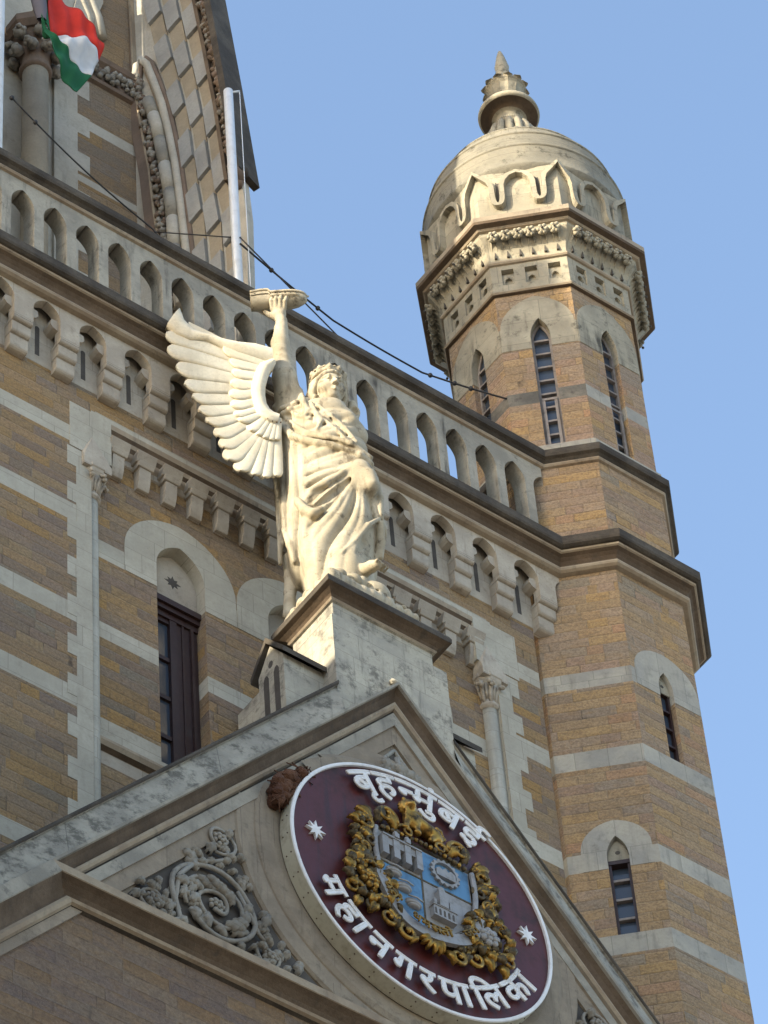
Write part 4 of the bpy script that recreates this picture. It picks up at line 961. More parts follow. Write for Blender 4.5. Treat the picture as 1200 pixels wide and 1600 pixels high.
while z < 53:
    nc = 3
    for j in range(nc):
        f0, f1 = j / nc + 0.06, (j + 1) / nc - 0.01
        def at(f, zz): return lean(Lft, zz) * (1 - f) + lean(Rgt, zz) * f
        kind = (j + nz) % 2
        mt = ('twrg', 'twrt')[kind]; o = (0.07, 0.022)[kind]
        zs_ = z + 0.16 * j + rnd.uniform(-.02, .02)   # courses climb towards the front
        dz_ = 0.13
        q_ = [(at(f0, zs_), zs_), (at(f1, zs_), zs_ + dz_), (at(f1, zs_ + rowh), zs_ + rowh + dz_), (at(f0, zs_ + rowh), zs_ + rowh)]
        ck.prism(q_, SP, 0.002, o, mt)
    z += rowh; nz += 1
ck.build('chequered_stones', two)
def strip(mb, pts, wdt, o0, o1, mat):
    for (a, z0), (b, z1) in zip(pts, pts[1:]):
        mb.prism([(a - wdt / 2, z0), (a + wdt / 2, z0), (b + wdt / 2, z1), (b - wdt / 2, z1)], SP, o0, o1, mat)
ar = MB()
brown = [(0.48, 43.5), (0.38, 44.98), (0.31, 45.71), (0.25, 46.73), (0.14, 47.83), (0.07, 48.64), (0.04, 49.3), (0.0, 51.5)]
strip(ar, [(a - 0.08, z_) for a, z_ in brown], 0.16, 0.0, 0.05, 'twrb')
strip(ar, [(a + 0.005, z_) for a, z_ in brown], 0.03, 0.0, 0.08, 'roll')
carved = [(0.50, 43.5), (0.45, 44.79), (0.42, 45.34), (0.36, 46.22), (0.28, 47.13), (0.18, 47.95), (0.13, 48.58), (0.06, 48.85)]
for i in range(30):
    zz = 43.6 + i * 0.18; a = lean(carved, zz)
    for q in range(5): ar.blob(SP(a + rnd.uniform(-.05, .05), 0.05 + rnd.uniform(0, .03), zz + rnd.uniform(0, .18)), rnd.uniform(.03, .052), ('carve', 'twrb')[q % 2], 7, 0.55)
outer = [(0.90, 43.2), (0.81, 44.47), (0.74, 45.73), (0.69, 46.48), (0.61, 47.26), (0.52, 47.98), (0.40, 48.62), (0.30, 49.11), (0.2, 49.33), (0.13, 49.25), (0.09, 49.0), (0.07, 48.6)]
ar.tube([SP(a - 0.04, 0.05, z_) for a, z_ in outer], 0.055, 'twrl', 8); ar.tube([SP(a + 0.03, 0.03, z_) for a, z_ in outer], 0.035, 'twrb', 8)
ar.tube([SP(a - 0.10, 0.02, z_) for a, z_ in outer[:8]], 0.03, 'roll', 8)
shaft = [(0.66, 43.5), (0.60, 44.78), (0.57, 45.76), (0.49, 46.66), (0.39, 47.6), (0.27, 48.25)]
zz = 43.5; i = 0
while zz < 48.2:
    z1 = min(zz + 0.62, 48.25); ar.tube([SP(lean(shaft, zz), 0.06, zz), SP(lean(shaft, (zz + z1) / 2), 0.06, (zz + z1) / 2), SP(lean(shaft, z1), 0.06, z1)], 0.085, ('twrl', 'gabg')[i % 2], 10); zz = z1; i += 1
ar.build('arch_orders', two)
co = MB(); edge_in = Rgt; edge_out = [(1.86, 43.0), (1.66, 45.5), (1.5, 47.71), (1.33, 49.83), (1.1, 52.5)]
for i in range(40):
    z0 = 45.40 + i * 0.18
    if z0 > 52.3: break
    z1 = z0 + 0.18
    ai0, ai1, ao0, ao1 = lean(edge_in, z0), lean(edge_in, z1), lean(edge_out, z0), lean(edge_out, z1)
    co.prism([(ai0, z0), (ai0 + 0.05, z0), (ai1 + 0.05, z1), (ai1, z1)], SP, 0.0, 0.10, 'brown')
    co.prism([(ai0 + 0.05, z0), (ao0 - 0.07, z0), (ao1 - 0.07, z1), (ai1 + 0.05, z1)], SP, -0.02, 0.03, 'dark')
    co.prism([(ao0 - 0.09, z0), (ao0, z0), (ao1, z1), (ao1 - 0.09, z1)], SP, -0.25, 0.16, 'dark')
    am = (ai0 + ao0) / 2 - 0.01
    for q in range(9): co.blob(SP(ai0 + 0.07 + rnd.random() * max(0.03, ao0 - ai0 - 0.16), 0.05 + rnd.uniform(0, .04), z0 + rnd.random() * 0.18), rnd.uniform(0.028, 0.055), ('brown', 'carve', 'twrb')[q % 3], 7, 0.55)
co.blob(SP(1.58, 0.08, 45.36), 0.10, 'twrb', 9, 0.4); co.blob(SP(1.64, 0.04, 45.42), 0.07, 'dark', 9, 0.4); co.blob(SP(1.55, 0.04, 45.26), 0.07, 'twrb', 9, 0.4)
co.build('carved_cornice', two)

# ================================================================ FLAGPOLES, FLAG, CABLES, NEST
def pole(label, x, y, z0, z1, r_, hook):
    p = thing('flagpole', label, 'flagpole', (x, y, z0)); b = MB()
    b.tube([(0, 0, 0), (0, 0, (z1 - z0) * .5), (0, 0, z1 - z0)], r_, 'pole', 16); b.build('shaft', p, recalc=False)
    if hook:
        c = MB(); c.tube([(0, 0, z1 - z0 - 0.03), (0.13, -0.06, z1 - z0 + 0.04)], 0.014, 'pole', 6); c.build('top_arm', p)
        c = MB(); c.tube([(0.13, -0.06, z1 - z0 + 0.03), (0.125, -0.06, 0.3)], 0.006, 'pole', 5); c.build('halyard', p)
    return p
pole('slim pale metal flagpole standing behind the parapet left of the statue', -0.25, 0.25, 41.0, 46.72, 0.058, True)
pole('pale metal pole cut by the left edge of the view beside the tower column', -3.34, 0.6, 41.0, 53.0, 0.075, False)

fl = thing('flag', 'red, white and green cloth flag hanging in a loose fold above the parapet', 'flag', (0, 0, 0))
# limp cloth: four edges (red top, red/white, white/green, green foot), each (hoist, middle, fly end)
FE = [((-2.60, 47.62), (-2.19, 47.24), (-1.84, 46.825)), ((-2.62, 46.41), (-2.25, 46.62), (-1.858, 46.55)), ((-2.665, 46.36), (-2.375, 46.17), (-2.019, 45.987)), ((-2.80, 46.75), (-2.53, 45.95), (-2.204, 45.535))]
def edge_pt(e, f):
    (x0, z0), (x1, z1), (x2, z2) = FE[e]
    q = lambda a, b, c: a * (1 - f) * (1 - 2 * f) + 4 * b * f * (1 - f) + c * f * (2 * f - 1)
    return Vector((q(x0, x1, x2), 0, q(z0, z1, z2)))
fm_ = MB(); NF = 36; n0 = 12
for c_, e in (('fred', 0), ('fwhite', 1), ('fgreen', 2)):
    V = []
    for i in range(NF + 1):
        f = i / NF; a, b_ = edge_pt(e, f), edge_pt(e + 1, f)
        for j in range(n0 + 1):
            s_ = e + j / n0; p = a.lerp(b_, j / n0)
            p.y = 0.60 + 0.055 * math.sin(6 * f + 1.1 * s_) + 0.035 * math.sin(4.2 * s_ + 9 * f) + 0.02 * math.sin(23 * f - 3 * s_)
            V.append(p)
    fm_.add(V, [(i * (n0 + 1) + j, i * (n0 + 1) + j + 1, (i + 1) * (n0 + 1) + j + 1, (i + 1) * (n0 + 1) + j) for i in range(NF) for j in range(n0)], c_, True)
V = []                                               # the green edge folded round behind the hoist
for i in range(15):
    f = i / 14
    for j in range(6):
        s_ = j / 5; V.append((-2.585 - 0.10 * s_ - 0.035 * f - 0.06 * f * s_, 0.62 + 0.05 * math.sin(3 * s_ + 4 * f), 47.62 - 1.22 * f + 0.35 * f * s_))
fm_.add(V, [(i * 6 + j, i * 6 + j + 1, (i + 1) * 6 + j + 1, (i + 1) * 6 + j) for i in range(14) for j in range(5)], 'fgreen', True)
flo = fm_.build('cloth', fl, recalc=False)
md = flo.modifiers.new('thick', 'SOLIDIFY'); md.thickness = 0.012
sv = MB(); V = []
for i in range(9):
    for j in range(13):
        a = 2 * math.pi * j / 12; r_ = 0.07 + 0.04 * math.sin(i * 0.4) + 0.012 * math.sin(3 * a)
        V.append((-2.82 + 0.012 * i + r_ * math.cos(a), 0.60 + r_ * math.sin(a) * .6, 47.5 - i * 0.115))
sv.add(V, [(i * 13 + j, i * 13 + j + 1, (i + 1) * 13 + j + 1, (i + 1) * 13 + j) for i in range(8) for j in range(12)], 'fgrey', True)
sv.build('gathered_sleeve', fl, recalc=False)

def cable(label, pts, r_, group=None, sag=0.0, insul=()):
    pts = [Vector(p) for p in pts]; P_ = []
    for a, b in zip(pts, pts[1:]):
        for k in range(12):
            q = a.lerp(b, k / 12); q.z -= sag * math.sin(math.pi * k / 12); P_.append(q)
    P_.append(pts[-1])
    m_ = MB(); m_.tube(P_, r_, 'wire', 6)
    for f in insul:
        p = P_[int(f * (len(P_) - 1))]; m_.blob(p, 0.03, 'wire', 8, 0, (1, 1, 1.2))
    o = m_.build('cable', None, recalc=False); tag(o, label, 'cable'); return o
cable('thin dark cable sagging from the left flagpole past the tower down to the parapet', [(-3.20, 0.5, 44.36), (-1.25, 0.5, 43.28), (0.02, 0.5, 42.15)], 0.010, sag=0.10, insul=(0.03, 0.1))
cable('twisted cable with knots from the flagpole to the banded turret', [(-0.25, 0.18, 43.42), (1.25, 0.42, 43.33), (2.62, 0.5, 43.42), (3.66, 0.0, 43.05)], 0.012, sag=0.02, insul=(0.12, 0.30, 0.72, 0.80, 0.86))
cable('straight thin cable from the flagpole down to the handrail behind the raised arm', [(-0.25, 0.18, 43.55), (1.62, 0.10, 42.1)], 0.009)
cable('faint level cable tying the tower front to the flagpole', [(-0.95, 0.9, 43.95), (-0.25, 0.25, 43.62)], 0.008)
nm = MB()
for k in range(46):
    x = -1.62 + 0.34 * rnd.random(); zz = 31.42 + (x + 1.62) * 1.25 + rnd.gauss(0, 0.07)
    nm.blob((x, GY - 0.10 - rnd.uniform(0, 0.10), zz), rnd.uniform(0.05, 0.09), 'nest', 9, 0.5)
for k in range(60):
    x = -1.64 + 0.42 * rnd.random(); zz = 31.42 + (x + 1.62) * 1.25 + rnd.gauss(0, 0.08)
    d = Vector((rnd.uniform(-1, 1), rnd.uniform(-.5, .2), rnd.uniform(-1, 1))) * 0.12
    nm.tube([Vector((x, GY - 0.20, zz)) - d, Vector((x, GY - 0.23, zz + 0.02)), Vector((x, GY - 0.20, zz)) + d], 0.006, 'nest', 4)
no = nm.build('nest'); tag(no, 'brown fibrous nest wedged between the upper left sign rim and the gable moulding', 'nest')
LOFT = [[-0.101, 0.0, 3.786, 0.238, 0.17], [-0.177, 0.0, 3.628, 0.374, 0.24], [-0.163, 0.0, 3.347, 0.426, 0.27], [-0.16, 0.0, 3.124, 0.451, 0.28], [-0.139, 0.0, 2.846, 0.483, 0.29], [-0.122, 0.0, 2.626, 0.494, 0.31], [-0.112, 0.0, 2.354, 0.502, 0.32], [-0.104, 0.0, 2.032, 0.509, 0.33], [-0.101, 0.0, 1.609, 0.509, 0.34], [-0.119, 0.0, 1.298, 0.483, 0.35], [-0.116, 0.0, 1.091, 0.455, 0.35], [-0.07, 0.0, 0.828, 0.395, 0.35]]
FOLDS = [['+', 0.02,[[-0.25, 0.0, 4.013, 0.015],[-0.144, -0.261, 3.512, 0.02],[-0.019, -0.266, 3.316, 0.02],[0.119, -0.232, 3.123, 0.02],[0.226, -0.197, 2.916, 0.015]]],['+', 0.02,[[-0.309, -0.0, 3.986, 0.012],[-0.222, -0.266, 3.442, 0.017],[-0.11, -0.279, 3.263, 0.017],[0.028, -0.267, 3.065, 0.017],[0.163, -0.239, 2.845, 0.012]]],['-', 0.015,[[-0.214, -0.232, 3.647, 0.009],[-0.077, -0.264, 3.366, 0.011],[0.059, -0.247, 3.139, 0.011],[0.179, -0.214, 2.938, 0.009]]],['+', 0.03,[[-0.598, 0.0, 3.734, 0.027],[-0.544, -0.148, 3.356, 0.036],[-0.439, -0.241, 3.059, 0.036],[-0.321, -0.286, 2.915, 0.036],[-0.175, -0.312, 2.8, 0.036],[-0.014, -0.309, 2.745, 0.036],[0.132, -0.28, 2.692, 0.036],[0.249, -0.242, 2.613, 0.036],[0.356, -0.159, 2.56, 0.027]]],['+', 0.025,[[-0.509, -0.146, 3.519, 0.017],[-0.399, -0.244, 3.21, 0.023],[-0.256, -0.29, 2.997, 0.023],[-0.069, -0.298, 2.853, 0.017]]],['-', 0.015,[[-0.529, -0.123, 3.446, 0.009],[-0.414, -0.234, 3.118, 0.011],[-0.286, -0.275, 2.951, 0.011],[-0.1, -0.293, 2.823, 0.009]]],['+', 0.03,[[-0.613, 0.0, 3.907, 0.026],[-0.557, 0.0, 3.801, 0.034],[-0.454, -0.19, 3.571, 0.034],[-0.389, -0.0, 3.91, 0.034],[-0.36, 0.0, 4.066, 0.026]]],['+', 0.025,[[-0.33, 0.0, 4.161, 0.021],[-0.3, -0.244, 3.611, 0.028],[-0.253, -0.269, 3.425, 0.028],[-0.303, -0.271, 3.334, 0.021]]],['+', 0.025,[[-0.217, -0.256, 3.58, 0.017],[-0.167, -0.283, 3.319, 0.023],[-0.127, -0.287, 3.211, 0.023],[-0.178, -0.293, 3.067, 0.017]]],['-', 0.02,[[-0.275, 0.0, 3.981, 0.013],[-0.209, -0.268, 3.382, 0.018],[-0.216, -0.279, 3.201, 0.013]]],['-', 0.02,[[-0.331, -0.253, 3.324, 0.013],[-0.373, -0.229, 3.434, 0.018],[-0.324, -0.237, 3.513, 0.013]]],['-', 0.025,[[-0.434, -0.234, 2.862, 0.015],[-0.411, -0.254, 2.666, 0.02],[-0.418, -0.255, 2.501, 0.015]]],['+', 0.025,[[-0.186, -0.32, 2.52, 0.013],[-0.024, -0.315, 2.537, 0.018],[0.21, -0.259, 2.521, 0.013]]],['+', 0.03,[[-0.247, -0.326, 2.164, 0.019],[-0.096, -0.337, 2.245, 0.025],[0.085, -0.311, 2.36, 0.025],[0.271, -0.242, 2.436, 0.019]]],['+', 0.03,[[-0.285, -0.326, 2.012, 0.025],[-0.133, -0.345, 2.071, 0.033],[0.051, -0.329, 2.231, 0.033],[0.241, -0.265, 2.403, 0.033],[0.359, -0.177, 2.426, 0.025]]],['-', 0.03,[[-0.367, -0.295, 1.787, 0.029],[-0.251, -0.331, 1.738, 0.038],[-0.114, -0.342, 1.842, 0.038],[0.039, -0.329, 2.025, 0.038],[0.191, -0.29, 2.226, 0.029]]],['-', 0.03,[[-0.197, -0.338, 1.625, 0.015],[-0.09, -0.342, 1.742, 0.02],[0.034, -0.329, 1.928, 0.015]]],['+', 0.04,[[-0.429, -0.281, 1.909, 0.033],[-0.361, -0.315, 1.697, 0.043],[-0.275, -0.343, 1.595, 0.043],[-0.198, -0.357, 1.636, 0.033]]],['-', 0.02,[[-0.281, -0.309, 2.179, 0.011],[-0.278, -0.31, 2.083, 0.015],[-0.302, -0.307, 2.044, 0.011]]],['+', 0.08,[[0.324, -0.273, 2.216, 0.067],[0.341, -0.274, 2.054, 0.067]]],['+', 0.03,[[0.249, -0.28, 2.206, 0.023],[0.142, -0.324, 1.948, 0.031],[0.008, -0.35, 1.655, 0.031],[-0.144, -0.363, 1.351, 0.031],[-0.284, -0.339, 1.062, 0.023]]],['+', 0.03,[[0.323, -0.243, 2.106, 0.023],[0.243, -0.3, 1.771, 0.031],[0.115, -0.334, 1.429, 0.031],[-0.033, -0.361, 1.113, 0.031],[-0.101, -0.364, 0.917, 0.023]]],['+', 0.03,[[0.39, -0.144, 2.341, 0.025],[0.415, -0.126, 2.029, 0.033],[0.405, -0.132, 1.72, 0.025]]],['-', 0.03,[[0.211, -0.295, 1.996, 0.017],[0.063, -0.333, 1.626, 0.023],[-0.08, -0.352, 1.342, 0.023],[-0.205, -0.347, 1.118, 0.017]]],['-', 0.025,[[0.337, -0.22, 1.956, 0.014],[0.236, -0.283, 1.542, 0.019],[0.063, -0.328, 1.083, 0.014]]],['-', 0.025,[[-0.001, -0.334, 1.81, 0.013],[-0.127, -0.344, 1.56, 0.018],[-0.239, -0.342, 1.307, 0.013]]],['+', 0.02,[[0.389, -0.148, 1.666, 0.017],[0.276, -0.254, 1.448, 0.023],[0.141, -0.31, 1.151, 0.023],[-0.015, -0.358, 0.908, 0.017]]],['-', 0.03,[[0.344, -0.181, 1.46, 0.034],[0.243, -0.251, 1.208, 0.046],[0.127, -0.314, 0.919, 0.034]]],['-', 0.03,[[0.347, -0.187, 1.542, 0.019],[0.343, -0.147, 1.356, 0.025],[0.31, -0.141, 1.094, 0.019]]],['+', 0.03,[[0.405, -0.126, 1.61, 0.025],[0.396, -0.058, 1.411, 0.033],[0.368, -0.026, 1.179, 0.025]]],['+', 0.03,[[-0.613, 0.0, 3.688, 0.019],[-0.647, -0.0, 3.066, 0.025],[-0.648, -0.0, 2.476, 0.025],[-0.645, -0.0, 1.896, 0.025],[-0.659, 0.0, 1.264, 0.019]]],['+', 0.03,[[-0.568, -0.146, 3.023, 0.019],[-0.578, -0.142, 2.601, 0.025],[-0.526, -0.202, 2.102, 0.025],[-0.446, -0.27, 1.435, 0.025],[-0.398, -0.3, 1.302, 0.019]]],['-', 0.03,[[-0.624, 0.0, 2.591, 0.017],[-0.581, -0.125, 2.012, 0.023],[-0.533, -0.188, 1.471, 0.023],[-0.463, -0.217, 1.044, 0.017]]],['-', 0.025,[[-0.603, 0.0, 3.397, 0.012],[-0.6, -0.093, 2.801, 0.017],[-0.594, -0.099, 2.464, 0.012]]],['-', 0.025,[[-0.495, -0.209, 2.499, 0.013],[-0.444, -0.25, 2.068, 0.018],[-0.376, -0.291, 1.549, 0.013]]],['+', 0.03,[[-0.422, -0.292, 1.307, 0.023],[-0.338, -0.328, 1.318, 0.031],[-0.293, -0.34, 1.174, 0.031],[-0.332, -0.318, 1.027, 0.023]]],['-', 0.02,[[-0.391, -0.291, 1.213, 0.015],[-0.353, -0.309, 1.23, 0.02],[-0.345, -0.308, 1.096, 0.015]]],['+', 0.03,[[-0.593, -0.127, 1.651, 0.025],[-0.542, -0.197, 1.312, 0.033],[-0.505, -0.188, 1.047, 0.025]]],['+', 0.03,[[-0.265, -0.341, 1.435, 0.017],[-0.201, -0.347, 1.554, 0.023],[-0.061, -0.347, 1.741, 0.023],[0.066, -0.332, 1.956, 0.017]]],['-', 0.02,[[-0.401, -0.253, 2.712, 0.011],[-0.377, -0.279, 2.207, 0.015],[-0.387, -0.279, 1.977, 0.011]]],['+', 0.025,[[-0.495, -0.211, 2.738, 0.013],[-0.468, -0.236, 2.279, 0.018],[-0.393, -0.284, 1.886, 0.013]]]]
WING = {'tips': [(1.341, 4.957), (1.493, 4.512), (1.483, 4.246), (1.394, 3.928), (1.303, 3.626), (1.225, 3.422), (1.156, 3.195), (1.075, 3.025), (0.972, 2.818), (0.918, 2.641), (0.861, 2.443), (0.744, 2.291), (0.597, 2.276), (0.478, 2.277), (0.357, 2.346)], 'ins': [(1.069, 4.505), (0.936, 4.336), (0.866, 4.119), (0.827, 3.916), (0.814, 3.728), (0.821, 3.522), (0.811, 3.348), (0.788, 3.215), (0.732, 3.094), (0.63, 3.015), (0.571, 2.978), (0.52, 2.95), (0.468, 2.946), (0.408, 2.945), (0.34, 2.946)], 'tip2': [(0.889, 4.354), (0.82, 4.137), (0.795, 3.94), (0.814, 3.728), (0.824, 3.521), (0.814, 3.347), (0.782, 3.193), (0.739, 3.115), (0.624, 2.982), (0.55, 2.939), (0.476, 2.913), (0.409, 2.909), (0.348, 2.932)], 'in2': [(0.509, 4.28), (0.529, 4.151), (0.565, 3.991), (0.602, 3.808), (0.615, 3.66), (0.606, 3.496), (0.591, 3.359), (0.561, 3.276), (0.503, 3.215), (0.451, 3.187), (0.398, 3.183), (0.361, 3.185), (0.322, 3.199)], 'bo': [(0.355, 4.315), (0.482, 4.193), (0.533, 4.052), (0.587, 3.814), (0.601, 3.641), (0.587, 3.479), (0.559, 3.324), (0.487, 3.232), (0.398, 3.195), (0.321, 3.223)], 'bi': [(0.303, 4.262), (0.362, 4.117), (0.407, 3.955), (0.441, 3.773), (0.45, 3.626), (0.44, 3.487), (0.405, 3.405), (0.361, 3.374), (0.316, 3.367), (0.301, 3.368)], 'lt': [(1.341, 4.964), (1.299, 4.761), (1.204, 4.601), (1.06, 4.533), (0.885, 4.515), (0.716, 4.519), (0.53, 4.567), (0.345, 4.564)], 'lb': [(1.477, 4.667), (1.389, 4.503), (1.239, 4.415), (1.062, 4.459), (0.889, 4.366), (0.723, 4.296), (0.54, 4.268), (0.341, 4.259)]}
# ================================================================ WINGED STATUE (carved as a blended solid, then meshed)
class Field:
    def __init__(s, lo, hi, h):
        s.h = h; s.lo = np.array(lo, np.float32)
        s.n = [int(math.ceil((b - a) / h)) + 1 for a, b in zip(lo, hi)]
        s.f = np.full(s.n, 1.0, np.float32)
        s.ax = [s.lo[i] + h * np.arange(s.n[i], dtype=np.float32) for i in range(3)]
    def sub(s, lo, hi):
        sl = []
        for i in range(3):
            a = max(0, int((lo[i] - s.lo[i]) / s.h)); b = min(s.n[i], int((hi[i] - s.lo[i]) / s.h) + 2); sl.append(slice(a, max(a, b)))
        g = np.meshgrid(*[s.ax[i][sl[i]] for i in range(3)], indexing='ij', sparse=True)
        return tuple(sl), g
    def put(s, sl, d, sign, k):
        a = s.f[sl]
        if a.size == 0: return
        if sign == '+':
            hh = np.clip(0.5 + 0.5 * (a - d) / k, 0, 1); s.f[sl] = a + (d - a) * hh - k * hh * (1 - hh)
        else:
            d = -d; hh = np.clip(0.5 - 0.5 * (a - d) / k, 0, 1); s.f[sl] = a + (d - a) * hh + k * hh * (1 - hh)
    def cap(s, p, q, ra, rb, sign='+', k=0.02):
        p = np.array(p[:3], np.float32); q = np.array(q[:3], np.float32); m = max(ra, rb) + k * 1.5 + 0.02
        sl, (X, Y, Z) = s.sub(np.minimum(p, q) - m, np.maximum(p, q) + m)
        v = q - p; L = max(float(v @ v), 1e-9)
        t = np.clip(((X - p[0]) * v[0] + (Y - p[1]) * v[1] + (Z - p[2]) * v[2]) / L, 0, 1)
        d = np.sqrt((X - p[0] - t * v[0]) ** 2 + (Y - p[1] - t * v[1]) ** 2 + (Z - p[2] - t * v[2]) ** 2) - (ra + (rb - ra) * t)
        s.put(sl, d, sign, k)
    def path(s, P, sign='+', k=0.02):
        for a, b in zip(P, P[1:]): s.cap(a, b, a[3], b[3], sign, k)
    def ell(s, c, r, sign='+', k=0.02, M=None):
        c = np.array(c, np.float32); m = max(r) + k * 1.5 + 0.02
        sl, (X, Y, Z) = s.sub(c - m, c + m)
        x, y, z = X - c[0], Y - c[1], Z - c[2]
        if M is not None: x, y, z = (M[0][0] * x + M[0][1] * y + M[0][2] * z, M[1][0] * x + M[1][1] * y + M[1][2] * z, M[2][0] * x + M[2][1] * y + M[2][2] * z)
        q = np.sqrt((x / r[0]) ** 2 + (y / r[1]) ** 2 + (z / r[2]) ** 2)
        g = np.sqrt((x / r[0] ** 2) ** 2 + (y / r[1] ** 2) ** 2 + (z / r[2] ** 2) ** 2) + 1e-6
        s.put(sl, q * (q - 1) / g, sign, k)
    def loft(s, secs):
        secs = sorted(secs, key=lambda q: q[2]); zz = np.array([q[2] for q in secs])
        sl, (X, Y, Z) = s.sub((-2, -2, zz[0]), (2, 2, zz[-1]))
        f = lambda i: np.interp(Z.ravel(), zz, [q[i] for q in secs]).reshape(Z.shape).astype(np.float32)
        c, a, b = f(0), f(3), f(4)
        d = (np.sqrt(((X - c) / a) ** 2 + (Y / b) ** 2) - 1) * np.minimum(a, b) * 0.9
        # cloth: rounded crests with sharp valleys, radiating from the knee, hanging at the left, slung round the waist
        x2, z2 = X + 0 * Z, Z + 0 * X
        kx, kz = x2 - 0.30, 2.42 - z2
        th = np.arctan2(kx, np.maximum(kz, 0.02)); dist = np.sqrt(kx ** 2 + kz ** 2)
        sm = lambda v, a_, b_: np.clip((v - a_) / (b_ - a_), 0, 1) ** 2 * (3 - 2 * np.clip((v - a_) / (b_ - a_), 0, 1))
        t1 = th * 3.5 + 0.10 * np.sin(2.6 * z2 + 2.0 * x2) + 0.05 * np.sin(6.0 * dist)
        f1 = (np.abs(np.sin(np.pi * t1)) ** 0.8 - 0.6) * 0.060 * sm(dist, 0.12, 0.75) + (np.abs(np.sin(np.pi * (t1 * 2.3 + 0.3))) - 0.6) * 0.018 * sm(dist, 0.3, 0.8)
        t2 = x2 * 7.0 + 0.22 * np.sin(1.9 * z2) + 0.06 * np.sin(6 * z2)
        f2 = (np.abs(np.sin(np.pi * t2)) - 0.6) * 0.034
        t3 = 3.4 * (z2 - 0.5 * (x2 + 0.15) ** 2 - 0.5 * x2) + 0.06 * np.sin(4 * x2)
        f3 = (np.abs(np.sin(np.pi * t3)) - 0.6) * 0.030 + (np.abs(np.sin(np.pi * t3 * 2.1)) - 0.6) * 0.010
        w1 = sm(2.55 - z2, 0.0, 0.25); wl = sm(-x2, 0.26, 0.40); wu = sm(z2, 3.35, 3.6)
        disp = (f1 * (1 - wl) + f2 * wl) * w1 + (f3 * (1 - wl) + f2 * 0.7 * wl) * (1 - w1) * (1 - wu)
        d = d - disp * np.clip(1.2 - Y * 3, 0.25, 1)
        d = np.maximum(d, np.maximum(zz[0] - Z, Z - zz[-1]))
        s.put(sl, d.astype(np.float32), '+', 0.03)
    def mesh(s, name, mat, smooth=2):
        f = s.f; n = f.shape; ins = f < 0
        cs_ = np.zeros([i - 1 for i in n], np.int8)
        for dx in (0, 1):
            for dy in (0, 1):
                for dz in (0, 1): cs_ += ins[dx:n[0] - 1 + dx, dy:n[1] - 1 + dy, dz:n[2] - 1 + dz]
        act = (cs_ > 0) & (cs_ < 8)
        idx = np.argwhere(act); num = len(idx)
        vid = np.full(act.shape, -1, np.int32); vid[act] = np.arange(num)
        acc = np.zeros((num, 3), np.float64); cnt = np.zeros(num)
        cor = [(a, b, c) for a in (0, 1) for b in (0, 1) for c in (0, 1)]
        val = {q: f[idx[:, 0] + q[0], idx[:, 1] + q[1], idx[:, 2] + q[2]] for q in cor}
        for q in cor:
            for ax_ in range(3):
                if q[ax_] == 0:
                    q2 = tuple(1 if i == ax_ else q[i] for i in range(3)); a, b = val[q], val[q2]
                    cr = (a < 0) != (b < 0); t = np.where(cr, a / np.where(cr, a - b, 1), 0)
                    p = np.tile(np.array(q, float), (num, 1)); p[:, ax_] = t
                    acc[cr] += p[cr]; cnt[cr] += 1
        V = (idx + acc / cnt[:, None]) * s.h + s.lo
        F = []
        for ax_ in range(3):
            o1, o2 = [(1, 2), (2, 0), (0, 1)][ax_]
            a = ins; sl0 = [slice(1, -1)] * 3; sl1 = [slice(1, -1)] * 3
            sl0[ax_] = slice(0, -1); sl1[ax_] = slice(1, None)
            A = a[tuple(sl0)]; Bm = a[tuple(sl1)]
            for flip, cond in ((False, A & ~Bm), (True, ~A & Bm)):
                e = np.argwhere(cond)
                if not len(e): continue
                off = np.ones(3, int); off[ax_] = 0; e = e + off
                def cell(d1, d2):
                    q = e.copy(); q[:, o1] -= d1; q[:, o2] -= d2; return vid[q[:, 0], q[:, 1], q[:, 2]]
                quad = np.stack([cell(1, 1), cell(0, 1), cell(0, 0), cell(1, 0)], 1)
                F.append(quad[:, ::-1] if flip else quad)
        F = np.concatenate(F); F = F[(F >= 0).all(1)]
        for _ in range(smooth):                      # light relaxation of the grid steps
            S_ = np.zeros_like(V); C_ = np.zeros(len(V))
            for a, b in ((0, 1), (1, 2), (2, 3), (3, 0)):
                np.add.at(S_, F[:, a], V[F[:, b]]); np.add.at(S_, F[:, b], V[F[:, a]]); np.add.at(C_, F[:, a], 1); np.add.at(C_, F[:, b], 1)
            V = V * 0.5 + 0.5 * S_ / C_[:, None]
        me = bpy.data.meshes.new(name)
        me.vertices.add(len(V)); me.vertices.foreach_set('co', V.astype(np.float32).ravel())
        me.loops.add(F.size); me.loops.foreach_set('vertex_index', F.astype(np.int32).ravel())
        me.polygons.add(len(F)); me.polygons.foreach_set('loop_start', np.arange(0, F.size, 4, dtype=np.int32))
        me.polygons.foreach_set('use_smooth', np.ones(len(F), bool)); me.update(calc_edges=True); me.validate()
        me.materials.append(MT[mat]); return me

SO = (-0.10, -1.08, 35.2)
stat = thing('winged_statue', 'sunlit stone statue of a crowned winged robed figure raising a small ship', 'statue', SO)
stat.rotation_euler = (0, 0, -AZ)                    # local x: to the viewer's right, local y: away from the viewer
F1 = Field((-0.95, -0.75, 0.35), (0.72, 0.55, 5.95), 0.0115)
lf_ = [list(q) for q in LOFT]
lf_.append([-0.05, 0, 0.35, 0.33, 0.36])
F1.loft(lf_)
